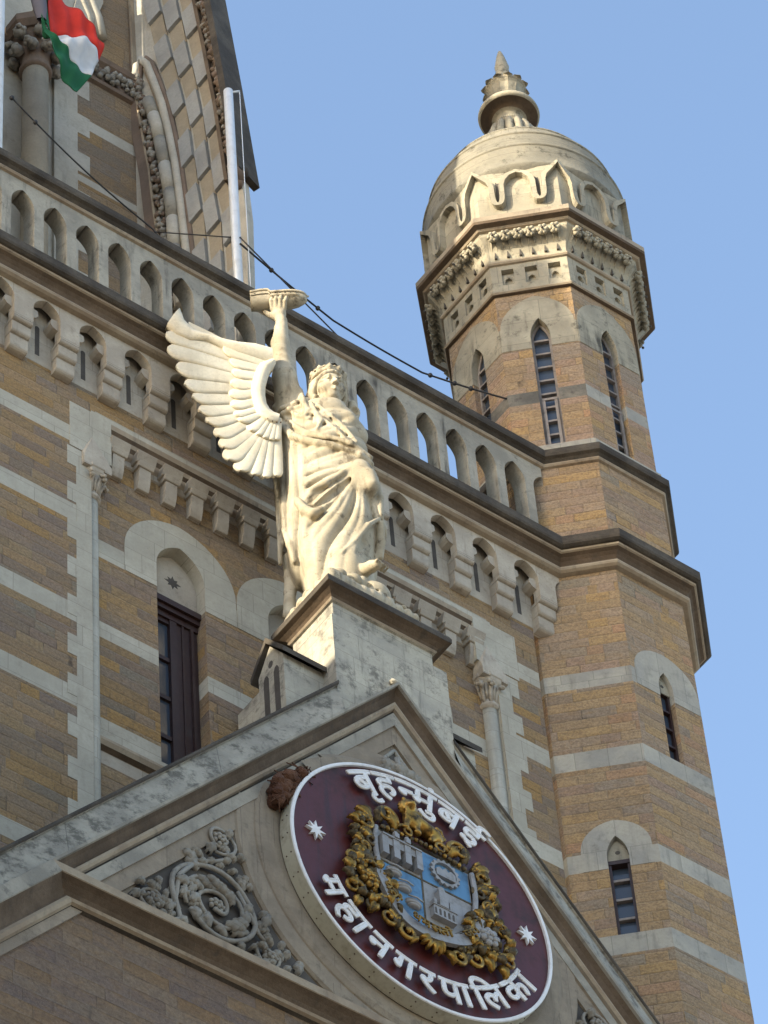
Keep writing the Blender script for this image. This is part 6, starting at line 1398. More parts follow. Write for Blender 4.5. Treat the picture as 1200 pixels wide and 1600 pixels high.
GLYPH = {'ba': [[(0.336,0.317),(0.277,0.317),(0.277,0.0),(0.23,0.0),(0.23,0.095),(0.193,0.076),(0.168,0.07),(0.138,0.068),(0.108,0.071),(0.081,0.08),(0.058,0.094),(0.041,0.113),(0.03,0.137),(0.026,0.164),(0.035,0.208),(0.061,0.24),(0.101,0.26),(0.152,0.267),(0.172,0.266),(0.194,0.264),(0.212,0.261),(0.208,0.221),(0.183,0.225),(0.154,0.227),(0.132,0.225),(0.21,0.129),(0.23,0.147),(0.23,0.317),(0.0,0.317),(0.0,0.357),(0.336,0.357)],[(0.073,0.165),(0.078,0.139),(0.092,0.12),(0.114,0.109),(0.139,0.106),(0.159,0.107),(0.177,0.112),(0.097,0.212),(0.079,0.193)]],
'ri': [[(0.015,-0.134),(-0.018,-0.148),(-0.061,-0.154),(-0.099,-0.148),(-0.128,-0.131),(-0.147,-0.105),(-0.153,-0.072),(-0.146,-0.042),(-0.127,-0.016),(-0.095,0.002),(-0.051,0.01),(-0.047,-0.028),(-0.076,-0.034),(-0.095,-0.044),(-0.107,-0.058),(-0.11,-0.076),(-0.107,-0.093),(-0.096,-0.104),(-0.081,-0.111),(-0.064,-0.113),(-0.032,-0.109),(0.001,-0.094)]],
'ha': [[(0.184,0.04),(0.218,0.056),(0.228,0.069),(0.232,0.085),(0.227,0.104),(0.215,0.119),(0.193,0.128),(0.161,0.132),(0.126,0.127),(0.1,0.115),(0.085,0.096),(0.079,0.071),(0.086,0.037),(0.096,0.019),(0.113,-0.0),(0.138,-0.023),(0.173,-0.051),(0.142,-0.082),(0.096,-0.042),(0.062,-0.005),(0.04,0.033),(0.033,0.075),(0.036,0.095),(0.042,0.113),(0.066,0.142),(0.047,0.168),(0.042,0.184),(0.04,0.202),(0.045,0.23),(0.061,0.249),(0.091,0.263),(0.132,0.267),(0.207,0.267),(0.207,0.317),(0.0,0.317),(0.0,0.357),(0.314,0.357),(0.314,0.317),(0.254,0.317),(0.254,0.226),(0.132,0.226),(0.107,0.225),(0.094,0.219),(0.086,0.199),(0.091,0.179),(0.105,0.163),(0.133,0.17),(0.163,0.172),(0.199,0.169),(0.228,0.16),(0.249,0.146),(0.265,0.129),(0.273,0.109),(0.276,0.088),(0.271,0.057),(0.257,0.033),(0.233,0.014),(0.2,0.001)]],
'na': [[(0.0,0.357),(0.327,0.357),(0.327,0.317),(0.268,0.317),(0.268,0.0),(0.221,0.0),(0.221,0.171),(0.117,0.171),(0.117,0.14),(0.109,0.116),(0.088,0.108),(0.074,0.111),(0.059,0.12),(0.032,0.149),(0.024,0.166),(0.021,0.183),(0.029,0.204),(0.04,0.21),(0.056,0.212),(0.221,0.212),(0.221,0.317),(0.0,0.317)]],
'ma': [[(0.292,0.317),(0.292,0.0),(0.246,0.0),(0.246,0.144),(0.119,0.144),(0.119,0.122),(0.117,0.106),(0.111,0.095),(0.091,0.087),(0.068,0.094),(0.046,0.112),(0.029,0.136),(0.022,0.16),(0.03,0.177),(0.057,0.184),(0.072,0.184),(0.072,0.317),(0.0,0.317),(0.0,0.357),(0.351,0.357),(0.351,0.317)],[(0.246,0.317),(0.119,0.317),(0.119,0.184),(0.246,0.184)]],
'u': [[(-0.142,-0.007),(-0.111,0.003),(-0.078,0.006),(-0.04,0.001),(-0.011,-0.016),(0.007,-0.041),(0.013,-0.074),(0.006,-0.106),(-0.014,-0.132),(-0.046,-0.148),(-0.09,-0.154),(-0.142,-0.147),(-0.186,-0.128),(-0.225,-0.097),(-0.261,-0.057),(-0.226,-0.033),(-0.204,-0.058),(-0.184,-0.078),(-0.163,-0.094),(-0.141,-0.104),(-0.117,-0.111),(-0.09,-0.113),(-0.045,-0.102),(-0.029,-0.07),(-0.033,-0.054),(-0.043,-0.042),(-0.058,-0.035),(-0.075,-0.033),(-0.103,-0.036),(-0.128,-0.045)]],
'am': [[(-0.106,0.443),(-0.097,0.467),(-0.075,0.477),(-0.052,0.467),(-0.043,0.443),(-0.052,0.42),(-0.075,0.41),(-0.097,0.42)]],
'ii': [[(0.156,0.128),(0.122,0.123),(0.092,0.113),(0.068,0.131),(0.047,0.151),(0.033,0.175),(0.029,0.202),(0.035,0.23),(0.05,0.249),(0.081,0.263),(0.127,0.267),(0.18,0.267),(0.18,0.317),(0.0,0.317),(0.0,0.357),(0.29,0.357),(0.29,0.317),(0.227,0.317),(0.227,0.226),(0.121,0.226),(0.096,0.225),(0.083,0.219),(0.075,0.199),(0.083,0.176),(0.1,0.159),(0.128,0.166),(0.158,0.169),(0.197,0.164),(0.229,0.147),(0.25,0.122),(0.257,0.088),(0.251,0.055),(0.233,0.03),(0.204,0.012),(0.166,0.002),(0.201,-0.011),(0.238,-0.023),(0.219,-0.063),(0.157,-0.032),(0.101,0.001),(0.071,0.004),(0.047,0.011),(0.033,0.021),(0.028,0.037),(0.035,0.058),(0.058,0.067),(0.082,0.061),(0.111,0.04),(0.126,0.039),(0.161,0.042),(0.188,0.051),(0.205,0.066),(0.21,0.088),(0.207,0.105),(0.196,0.117),(0.179,0.125)],[(0.168,0.353),(0.148,0.395),(0.142,0.417),(0.14,0.438),(0.146,0.471),(0.165,0.495),(0.194,0.51),(0.229,0.515),(0.263,0.511),(0.289,0.501),(0.277,0.463),(0.256,0.472),(0.233,0.475),(0.212,0.472),(0.198,0.462),(0.189,0.447),(0.185,0.429),(0.193,0.392),(0.215,0.353)]],
'aa': [[(0.098,0.317),(0.098,0.0),(0.051,0.0),(0.051,0.317),(0.0,0.317),(0.0,0.357),(0.157,0.357),(0.157,0.317)]],
'ga': [[(0.119,0.317),(0.119,0.134),(0.112,0.111),(0.092,0.102),(0.077,0.105),(0.061,0.114),(0.035,0.144),(0.026,0.161),(0.024,0.177),(0.031,0.198),(0.042,0.204),(0.059,0.206),(0.073,0.206),(0.073,0.317),(0.0,0.317),(0.0,0.357),(0.332,0.357),(0.332,0.317),(0.272,0.317),(0.272,0.0),(0.226,0.0),(0.226,0.317)]],
'ra': [[(0.227,0.024),(0.196,-0.007),(0.132,0.05),(0.079,0.104),(0.043,0.147),(0.027,0.175),(0.023,0.195),(0.032,0.216),(0.043,0.223),(0.06,0.226),(0.085,0.219),(0.104,0.201),(0.123,0.213),(0.137,0.229),(0.144,0.248),(0.147,0.269),(0.144,0.295),(0.137,0.317),(0.0,0.317),(0.0,0.357),(0.243,0.357),(0.243,0.317),(0.184,0.317),(0.191,0.293),(0.193,0.263),(0.19,0.234),(0.18,0.21),(0.165,0.189),(0.146,0.173),(0.122,0.158),(0.096,0.146),(0.124,0.116),(0.156,0.084),(0.191,0.053)]],
'pa': [[(0.275,0.317),(0.275,0.0),(0.229,0.0),(0.229,0.11),(0.192,0.091),(0.171,0.086),(0.146,0.084),(0.124,0.086),(0.104,0.092),(0.087,0.1),(0.073,0.111),(0.061,0.128),(0.052,0.148),(0.047,0.173),(0.045,0.206),(0.045,0.317),(0.0,0.317),(0.0,0.357),(0.335,0.357),(0.335,0.317)],[(0.229,0.317),(0.092,0.317),(0.092,0.212),(0.094,0.175),(0.099,0.152),(0.109,0.138),(0.126,0.128),(0.151,0.125),(0.173,0.127),(0.194,0.136),(0.229,0.161)]],
'la': [[(0.0,0.317),(0.0,0.357),(0.398,0.357),(0.398,0.317),(0.338,0.317),(0.338,0.0),(0.292,0.0),(0.292,0.204),(0.284,0.204),(0.256,0.198),(0.242,0.188),(0.228,0.173),(0.216,0.15),(0.204,0.119),(0.16,0.133),(0.168,0.158),(0.179,0.18),(0.151,0.196),(0.12,0.203),(0.1,0.199),(0.085,0.19),(0.075,0.174),(0.072,0.156),(0.075,0.134),(0.085,0.114),(0.1,0.094),(0.121,0.073),(0.177,0.023),(0.146,-0.007),(0.086,0.048),(0.061,0.074),(0.042,0.101),(0.03,0.128),(0.026,0.158),(0.029,0.186),(0.04,0.208),(0.056,0.224),(0.075,0.236),(0.096,0.242),(0.117,0.245),(0.141,0.243),(0.163,0.236),(0.184,0.226),(0.203,0.212),(0.241,0.237),(0.287,0.245),(0.292,0.245),(0.292,0.317)]],
'i': [[(0.051,0.317),(0.0,0.317),(0.0,0.357),(0.046,0.357),(0.035,0.384),(0.03,0.416),(0.039,0.456),(0.064,0.488),(0.103,0.508),(0.153,0.515),(0.229,0.504),(0.296,0.471),(0.355,0.419),(0.404,0.353),(0.356,0.353),(0.264,0.443),(0.163,0.473),(0.127,0.469),(0.1,0.456),(0.083,0.436),(0.077,0.41),(0.082,0.38),(0.095,0.357),(0.157,0.357),(0.157,0.317),(0.098,0.317),(0.098,0.0),(0.051,0.0)]],
'ka': [[(0.446,0.317),(0.26,0.317),(0.26,0.201),(0.29,0.222),(0.327,0.229),(0.361,0.223),(0.388,0.205),(0.405,0.176),(0.411,0.137),(0.409,0.11),(0.403,0.081),(0.391,0.051),(0.374,0.022),(0.333,0.046),(0.346,0.066),(0.356,0.088),(0.363,0.112),(0.365,0.136),(0.363,0.16),(0.354,0.176),(0.341,0.186),(0.323,0.19),(0.291,0.179),(0.26,0.148),(0.26,0.0),(0.213,0.0),(0.213,0.1),(0.179,0.078),(0.156,0.07),(0.13,0.068),(0.104,0.071),(0.079,0.079),(0.058,0.092),(0.041,0.112),(0.03,0.136),(0.026,0.167),(0.034,0.208),(0.058,0.239),(0.094,0.26),(0.14,0.267),(0.17,0.265),(0.195,0.261),(0.191,0.219),(0.168,0.223),(0.143,0.225),(0.113,0.221),(0.091,0.21),(0.078,0.192),(0.073,0.168),(0.077,0.141),(0.09,0.123),(0.109,0.112),(0.131,0.108),(0.155,0.111),(0.176,0.12),(0.213,0.149),(0.213,0.317),(0.0,0.317),(0.0,0.357),(0.446,0.357)]],
'ya': [[(0.342,0.357),(0.342,0.317),(0.282,0.317),(0.282,0.0),(0.235,0.0),(0.235,0.103),(0.197,0.084),(0.173,0.078),(0.145,0.076),(0.099,0.085),(0.062,0.111),(0.036,0.151),(0.022,0.203),(0.053,0.212),(0.075,0.224),(0.088,0.24),(0.092,0.263),(0.085,0.292),(0.071,0.317),(0.0,0.317),(0.0,0.357)],[(0.074,0.173),(0.087,0.148),(0.103,0.131),(0.123,0.12),(0.149,0.117),(0.176,0.12),(0.199,0.129),(0.219,0.142),(0.235,0.157),(0.235,0.317),(0.121,0.317),(0.134,0.286),(0.138,0.256),(0.122,0.204)]],
'ta': [[(0.276,0.317),(0.276,0.0),(0.23,0.0),(0.23,0.188),(0.167,0.188),(0.115,0.185),(0.086,0.172),(0.076,0.157),(0.072,0.136),(0.078,0.108),(0.094,0.082),(0.12,0.054),(0.156,0.023),(0.125,-0.007),(0.075,0.039),(0.055,0.062),(0.039,0.087),(0.029,0.112),(0.026,0.139),(0.028,0.158),(0.034,0.175),(0.053,0.202),(0.072,0.214),(0.094,0.223),(0.121,0.228),(0.156,0.229),(0.23,0.229),(0.23,0.317),(0.0,0.317),(0.0,0.357),(0.335,0.357),(0.335,0.317)]],
'o': [[(0.098,0.317),(0.098,0.0),(0.051,0.0),(0.051,0.317),(0.0,0.317),(0.0,0.357),(0.157,0.357),(0.157,0.317)],[(0.052,0.353),(0.04,0.394),(0.028,0.425),(0.015,0.447),(0.002,0.462),(-0.014,0.47),(-0.032,0.473),(-0.055,0.47),(-0.072,0.465),(-0.086,0.507),(-0.062,0.513),(-0.034,0.515),(-0.005,0.511),(0.02,0.5),(0.041,0.48),(0.061,0.45),(0.078,0.408),(0.095,0.353)]],
'dha': [[(0.362,0.317),(0.302,0.317),(0.302,0.0),(0.256,0.0),(0.256,0.086),(0.217,0.067),(0.193,0.061),(0.163,0.059),(0.123,0.065),(0.091,0.082),(0.071,0.109),(0.064,0.144),(0.069,0.174),(0.085,0.2),(0.061,0.213),(0.041,0.231),(0.028,0.254),(0.024,0.283),(0.03,0.315),(0.048,0.34),(0.074,0.357),(0.107,0.363),(0.135,0.359),(0.158,0.347),(0.174,0.328),(0.179,0.305),(0.173,0.279),(0.156,0.255),(0.121,0.277),(0.13,0.289),(0.132,0.302),(0.126,0.319),(0.106,0.326),(0.091,0.323),(0.078,0.314),(0.07,0.299),(0.067,0.281),(0.069,0.264),(0.075,0.251),(0.099,0.235),(0.128,0.228),(0.165,0.233),(0.179,0.232),(0.191,0.231),(0.187,0.191),(0.179,0.191),(0.171,0.191),(0.146,0.188),(0.126,0.179),(0.114,0.165),(0.11,0.146),(0.114,0.125),(0.126,0.111),(0.145,0.102),(0.168,0.099),(0.196,0.102),(0.219,0.112),(0.239,0.125),(0.256,0.141),(0.256,0.317),(0.22,0.317),(0.22,0.357),(0.362,0.357)]],
'sa': [[(0.337,0.317),(0.337,0.0),(0.291,0.0),(0.291,0.153),(0.257,0.146),(0.218,0.144),(0.167,0.148),(0.122,0.159),(0.096,0.145),(0.122,0.115),(0.151,0.084),(0.184,0.053),(0.218,0.024),(0.187,-0.007),(0.127,0.05),(0.076,0.104),(0.042,0.147),(0.026,0.175),(0.023,0.195),(0.032,0.216),(0.043,0.223),(0.06,0.226),(0.085,0.219),(0.104,0.201),(0.114,0.213),(0.12,0.229),(0.125,0.263),(0.122,0.294),(0.116,0.317),(0.0,0.317),(0.0,0.357),(0.397,0.357),(0.397,0.317)],[(0.212,0.185),(0.253,0.187),(0.291,0.195),(0.291,0.317),(0.161,0.317),(0.168,0.293),(0.171,0.263),(0.166,0.221),(0.15,0.191),(0.181,0.187)]],
'ja': [[(0.375,0.317),(0.375,0.0),(0.329,0.0),(0.329,0.212),(0.25,0.212),(0.217,0.214),(0.236,0.196),(0.25,0.174),(0.26,0.15),(0.263,0.125),(0.26,0.101),(0.251,0.081),(0.238,0.065),(0.22,0.055),(0.2,0.048),(0.178,0.046),(0.148,0.05),(0.12,0.064),(0.093,0.087),(0.067,0.121),(0.042,0.169),(0.018,0.23),(0.059,0.245),(0.086,0.177),(0.114,0.128),(0.144,0.098),(0.176,0.088),(0.193,0.09),(0.206,0.098),(0.215,0.111),(0.218,0.13),(0.213,0.155),(0.2,0.178),(0.181,0.199),(0.157,0.216),(0.173,0.253),(0.329,0.253),(0.329,0.317),(0.0,0.317),(0.0,0.357),(0.435,0.357),(0.435,0.317)]],
'hna': [[(0,0.357),(0.2,0.357),(0.2,0.316),(0,0.316)],[(0.215,0.171),(0.117,0.171),(0.117,0.14),(0.109,0.116),(0.088,0.108),(0.074,0.111),(0.059,0.12),(0.032,0.149),(0.024,0.166),(0.021,0.183),(0.029,0.204),(0.04,0.21),(0.056,0.212),(0.215,0.212)]]}
# ================================================================ ROUND SIGN
sign = thing('round_sign', 'large round maroon sign with white lettering and a gilded coat of arms', 'sign', (0, -1.71, ZC))
SG = lambda u, o, z: (u, -o, z)                       # in the sign's own plane, o towards the viewer
b = MB(); N = 96
disc = [(1.47 * math.cos(2 * math.pi * k / N), 1.47 * math.sin(2 * math.pi * k / N)) for k in range(N)]
b.prism(disc, SG, -0.02, -0.10, 'maroon'); b.build('board', sign)
r_ = MB(); prof = [(1.465, -0.03, 'white'), (1.465, 0.006, 'white'), (1.478, 0.012, 'white'), (1.497, 0.008, 'white'), (1.503, -0.004, 'rimside'), (1.503, -0.165, 'rimside'), (1.46, -0.17, 'rimside')]
for (ra, oa, mt), (rb, ob, _) in zip(prof, prof[1:]):
    V = []
    for k in range(N):
        q = 2 * math.pi * k / N; V += [(ra * math.cos(q), -oa, ra * math.sin(q)), (rb * math.cos(q), -ob, rb * math.sin(q))]
    r_.add(V, [(2 * k, 2 * ((k + 1) % N), 2 * ((k + 1) % N) + 1, 2 * k + 1) for k in range(N)], mt, True)
for k in range(40):
    q = 2 * math.pi * (k + .3) / 40
    for o_ in (-0.05, -0.12): r_.blob((1.504 * math.cos(q), -o_, 1.504 * math.sin(q)), 0.008, 'brown', 6)
r_.build('rim', sign, recalc=False)

def letter(items, bend, name='letter', parent=sign, mat='white', bold=0.013, depth=0.022, base=-0.02, mid=0.001):
    """items [(glyph, x offset)]; outlines filled, thickened and bent along the arc"""
    mb = MB()
    for g, x in items:
        loops = []
        for loop in GLYPH[g]:
            pts = []                                  # split long straight edges so that they bend smoothly
            for (ax, ay), (bx, by) in zip(loop, loop[1:] + loop[:1]):
                n = max(1, int(math.hypot(bx - ax, by - ay) / 0.05))
                pts += [(ax + (bx - ax) * i / n, ay + (by - ay) * i / n) for i in range(n) if n > 1 or math.hypot(bx - ax, by - ay) > 0.002]
            loops.append(pts)
        V = [Vector(p) for l in loops for p in l]; E_ = []; o = 0
        for l in loops: E_ += [(o + i, o + (i + 1) % len(l)) for i in range(len(l))]; o += len(l)
        cv, ce, cf, *_r = mathutils.geometry.delaunay_2d_cdt(V, E_, [], 0, 1e-5)
        def wind(px, py):
            wn_ = 0
            for l in loops:
                for (ax, ay), (bx, by) in zip(l, l[1:] + l[:1]):
                    if (ay <= py) != (by <= py):
                        t = (bx - ax) * (py - ay) - (px - ax) * (by - ay)
                        if by > ay and t > 0: wn_ += 1
                        elif by <= ay and t < 0: wn_ -= 1
            return wn_
        tri = [f for f in cf if wind(sum(cv[i].x for i in f) / len(f), sum(cv[i].y for i in f) / len(f)) != 0]
        B_ = [bend(p.x + x, p.y) for p in cv]
        P2 = [(u, base - depth, v) for u, v in B_] + [(u, base, v) for u, v in B_]; nb = len(B_)
        mb.add(P2, [tuple(f) for f in tri], mat)
        for l in loops:
            L_ = [bend(px + x, py) for px, py in l]; n = len(L_)
            mb.add([(u, base - depth, v) for u, v in L_] + [(u, base, v) for u, v in L_], [(i, (i + 1) % n, n + (i + 1) % n, n + i) for i in range(n)], mat)
            q = [Vector((u, base - depth * 0.72, v)) for u, v in L_]; q = q + q[:2]
            mb.tube(q, bold, mat, 6, False)
    return mb.build(name, parent, recalc=False)
def arc_top(a0, r0, sx, sz):
    def f(x, y): a = a0 - x * sx / r0; r = r0 - (0.357 - y) * sz; return r * math.cos(a), r * math.sin(a)
    return f
def arc_bot(a0, r0, sx, sz):
    def f(x, y): a = a0 + x * sx / r0; r = r0 + (0.357 - y) * sz; return r * math.cos(a), r * math.sin(a)
    return f
TGAP = 0.03
TOPW = [([('ba', 0), ('ri', .336)], .336), ([('ha', 0)], .314), ([('hna', 0), ('ma', .2), ('u', .552), ('am', .545)], .552), ([('ba', 0)], .336), ([('ii', 0)], .29)]
tot = sum(wd + TGAP for _, wd in TOPW); sx = R(74) * 1.37 / tot; x = 0
for items, wd in TOPW:
    f = arc_top(R(127), 1.375, sx, 0.74); x_ = x
    letter(items, lambda u, v, x_=x_, f=f: f(u + x_, v)); x += wd + TGAP
BOTW = [([('ma', 0)], .352), ([('ha', 0), ('aa', .314)], .471), ([('na', 0)], .327), ([('ga', 0)], .332), ([('ra', 0)], .244), ([('pa', 0), ('aa', .335)], .492), ([('i', 0), ('la', .157)], .555), ([('ka', 0), ('aa', .446)], .603)]
gap = 0.06; tot = sum(wd + gap for _, wd in BOTW); sx = R(134) * 1.12 / tot; x = 0
for items, wd in BOTW:
    f = arc_bot(R(-157), 1.13, sx, 0.70); x_ = x
    letter(items, lambda u, v, x_=x_, f=f: f(u + x_, v)); x += wd + gap
for s in (-1, 1):
    st_ = MB(); pts = []
    for k in range(16):
        rr = ((0.125 if k % 4 == 0 else 0.115 if k % 4 == 2 else 0) or 0.048); a = 2 * math.pi * k / 16 + R(90)
        pts.append((s * 1.215 + rr * math.cos(a) * 0.9, 0.09 + rr * math.sin(a)))
    st_.prism(pts, SG, 0.012, -0.018, 'white'); st_.build('star', sign, bevel=0.004)

# coat of arms
arms = MB()
sh_o = [(-0.54, 0.50), (0.54, 0.50), (0.55, 0.10), (0.52, -0.12), (0.44, -0.32), (0.28, -0.48), (0.0, -0.57), (-0.28, -0.48), (-0.44, -0.32), (-0.52, -0.12), (-0.55, 0.10)]
arms.prism([(x * 1.22, z_ * 1.2 - 0.01) for x, z_ in sh_o], SG, 0.004, -0.019, 'bronze')
coa = arms.build('coat_of_arms', sign)
q = MB(); q.prism(sh_o, SG, 0.03, 0.0051, 'silver'); q.build('shield', coa)
def quarter(x0, x1, z0, z1, mat):
    """part of the shield field cut at the cross"""
    poly = []
    P_ = sh_o
    def inside(p, e): return (p[0] >= x0 - 1e-9, p[0] <= x1 + 1e-9, p[1] >= z0 - 1e-9, p[1] <= z1 + 1e-9)[e]
    pts = [(x * 0.97, z_ * 0.97) for x, z_ in P_]
    for e, (ax, val) in enumerate(((0, x0), (0, x1), (1, z0), (1, z1))):
        out = []
        for a, c in zip(pts, pts[1:] + pts[:1]):
            ia, ic = inside(a, e), inside(c, e)
            if ia: out.append(a)
            if ia != ic:
                t = (val - a[ax]) / (c[ax] - a[ax]); out.append((a[0] + t * (c[0] - a[0]), a[1] + t * (c[1] - a[1])))
        pts = out
    m_ = MB(); m_.prism(pts, SG, 0.036, 0.028, mat); m_.build('quarter', coa)
quarter(-1, -0.045, -1, 0.075, 'blue'); quarter(-0.025, 1, 0.095, 1, 'blue'); quarter(-1, -0.045, 0.095, 1, 'silver'); quarter(-0.025, 1, -1, 0.075, 'silver')
bar = MB(); bar.prism([(-0.045, -0.55), (-0.025, -0.55), (-0.025, 0.48), (-0.045, 0.48)], SG, 0.040, 0.03, 'bronze'); bar.prism([(-0.54, 0.075), (0.54, 0.075), (0.54, 0.095), (-0.54, 0.095)], SG, 0.041, 0.03, 'bronze'); bar.build('cross_bar', coa)
# gateway with three arches and slim turrets
gt = MB(); D0, D1 = 0.105, 0.036
gx = -0.29
for k in range(4):
    x = gx - 0.195 + 0.13 * k
    gt.box(x - 0.035, x + 0.035, D1, D0, 0.13, 0.37, 'silver', SG)
gt.box(gx - 0.21, gx + 0.21, D1, D0 - 0.012, 0.28, 0.37, 'silver', SG); gt.box(gx - 0.225, gx + 0.225, D1, D0 + 0.008, 0.372, 0.392, 'silver', SG)
for k in (1, 2):
    x = gx - 0.195 + 0.13 * k
    gt.box(x - 0.025, x + 0.025, D1, D0 + 0.02, 0.39, 0.45, 'silver', SG); gt.blob((x, -D0 + 0.01, 0.465), 0.026, 'silver', 8)
for k in range(3):
    x = gx - 0.13 + 0.13 * k; gt.prism([(x - 0.03, 0.13)] + arch(0.03, 0.22, 0.05, 5, x) + [(x + 0.03, 0.13)], SG, 0.045, 0.037, 'hole')
gt.build('gateway_charge', coa)
gr = MB(); cx_, cz_ = 0.235, 0.30; pts = []
for k in range(64):
    a = 2 * math.pi * k / 64; rr = 0.172 if (k % 4) in (0, 1) else 0.150; pts.append((rr, a))
ring = [(cx_ + r * math.cos(a), cz_ + r * math.sin(a)) for r, a in pts]; inn = [(cx_ + 0.128 * math.cos(a), cz_ + 0.128 * math.sin(a)) for r, a in pts]
for k in range(64):
    a, c, e, f = ring[k], ring[(k + 1) % 64], inn[(k + 1) % 64], inn[k]
    gr.quad(*[SG(p[0], 0.068, p[1]) for p in (a, c, e, f)], 'silver'); gr.quad(SG(*(a[0], 0.068, a[1])), SG(c[0], 0.068, c[1]), SG(c[0], 0.035, c[1]), SG(a[0], 0.035, a[1]), 'silver'); gr.quad(SG(f[0], 0.068, f[1]), SG(e[0], 0.068, e[1]), SG(e[0], 0.035, e[1]), SG(f[0], 0.035, f[1]), 'silver')
gr.prism([(cx_ - 0.11, cz_ - 0.07), (cx_ + 0.11, cz_ - 0.07), (cx_ + 0.11, cz_ + 0.015), (cx_ + 0.06, cz_ + 0.05), (cx_ + 0.03, cz_ + 0.02), (cx_, cz_ + 0.06), (cx_ - 0.04, cz_ + 0.02), (cx_ - 0.07, cz_ + 0.045), (cx_ - 0.11, cz_ + 0.015)], SG, 0.075, 0.036, 'silver')
gr.build('cogwheel_charge', coa, recalc=False)
for sx_, sz_ in ((-0.37, -0.02), (-0.27, -0.17), (-0.17, -0.33)):
    s_ = MB()
    for q_, (wd, zz, dd) in enumerate(((0.088, 0.030, 0.085), (0.092, 0.0, 0.10), (0.072, -0.030, 0.085))):
        s_.blob((sx_, -0.04, sz_ + zz), wd, 'silver', 14, 0, (1, 0.55 + 0.1 * q_, 0.32))
    s_.tube([(sx_ - 0.085, -0.085, sz_ + 0.045), (sx_, -0.105, sz_ + 0.04), (sx_ + 0.085, -0.085, sz_ + 0.045)], 0.01, 'silver', 6)
    s_.build('ship_charge', coa)
tw_ = MB(); tx_ = 0.15
tw_.box(tx_ - 0.12, tx_ + 0.14, 0.036, 0.10, -0.38, -0.25, 'silver', SG); tw_.box(tx_ - 0.13, tx_ + 0.15, 0.036, 0.108, -0.25, -0.238, 'silver', SG)
tw_.box(tx_ - 0.055, tx_ + 0.045, 0.036, 0.115, -0.24, -0.08, 'silver', SG); tw_.box(tx_ - 0.045, tx_ + 0.035, 0.036, 0.105, -0.08, -0.02, 'silver', SG); tw_.blob((tx_ - 0.005, -0.075, 0.0), 0.042, 'silver', 10, 0, (1, .9, 1.2)); tw_.box(tx_ + 0.07, tx_ + 0.105, 0.036, 0.10, -0.24, -0.13, 'silver', SG); tw_.box(tx_ - 0.11, tx_ - 0.08, 0.036, 0.10, -0.24, -0.16, 'silver', SG)
for k in range(5):
    x = tx_ - 0.10 + 0.05 * k; tw_.prism([(x - 0.012, -0.36), (x + 0.012, -0.36), (x + 0.012, -0.29), (x, -0.275), (x - 0.012, -0.29)], SG, 0.1015, 0.098, 'hole')
tw_.build('tower_charge', coa)
# ribbon with the motto
rb = MB(); V = []
arcp = [(R(a), 0.52 + 0.12 * math.sin(R((a - 196) / 148 * 180)) ** 1.0) for a in range(196, 345, 4)]
for a, rr in arcp:
    rr -= 0.02; o_ = 0.085 + 0.02 * math.sin((a - 3.4) * 5)
    V += [(rr * 1.02 * math.cos(a), -o_, rr * math.sin(a) + 0.03), ((rr + 0.135) * 1.02 * math.cos(a), -o_ - 0.012, (rr + 0.135) * math.sin(a) + 0.03)]
n = len(arcp); V += [(x, y + 0.05, z_) for x, y, z_ in V]
F = [(2 * i, 2 * i + 1, 2 * i + 3, 2 * i + 2) for i in range(n - 1)] + [(2 * i, 2 * i + 2, 2 * n + 2 * i + 2, 2 * n + 2 * i) for i in range(n - 1)] + [(2 * i + 1, 2 * n + 2 * i + 1, 2 * n + 2 * i + 3, 2 * i + 3) for i in range(n - 1)] + [(0, 2 * n, 2 * n + 1, 1), (2 * n - 2, 2 * n - 1, 4 * n - 1, 4 * n - 2)]
rb.add(V, F, 'silver'); rbo = rb.build('ribbon', coa)
def arc_mot(a0):
    def f(x, y): a = a0 + x * 0.30 / 0.63; r = 0.592 + (0.357 - y) * 0.21 - 0.02 * abs(math.cos(a)); return r * 1.02 * math.cos(a), r * math.sin(a) + 0.03
    return f
MOT = [(R(211), [('ya', 0), ('ta', .342), ('o', .677)]), (R(247), [('dha', 0), ('ma', .36), ('sa', .71), ('ta', 1.06), ('o', 1.40)]), (R(304), [('ja', 0), ('ya', .435)])]
for a0, items in MOT: letter(items, arc_mot(a0), 'motto_word', coa, 'gold', 0.004, 0.02, -0.105)
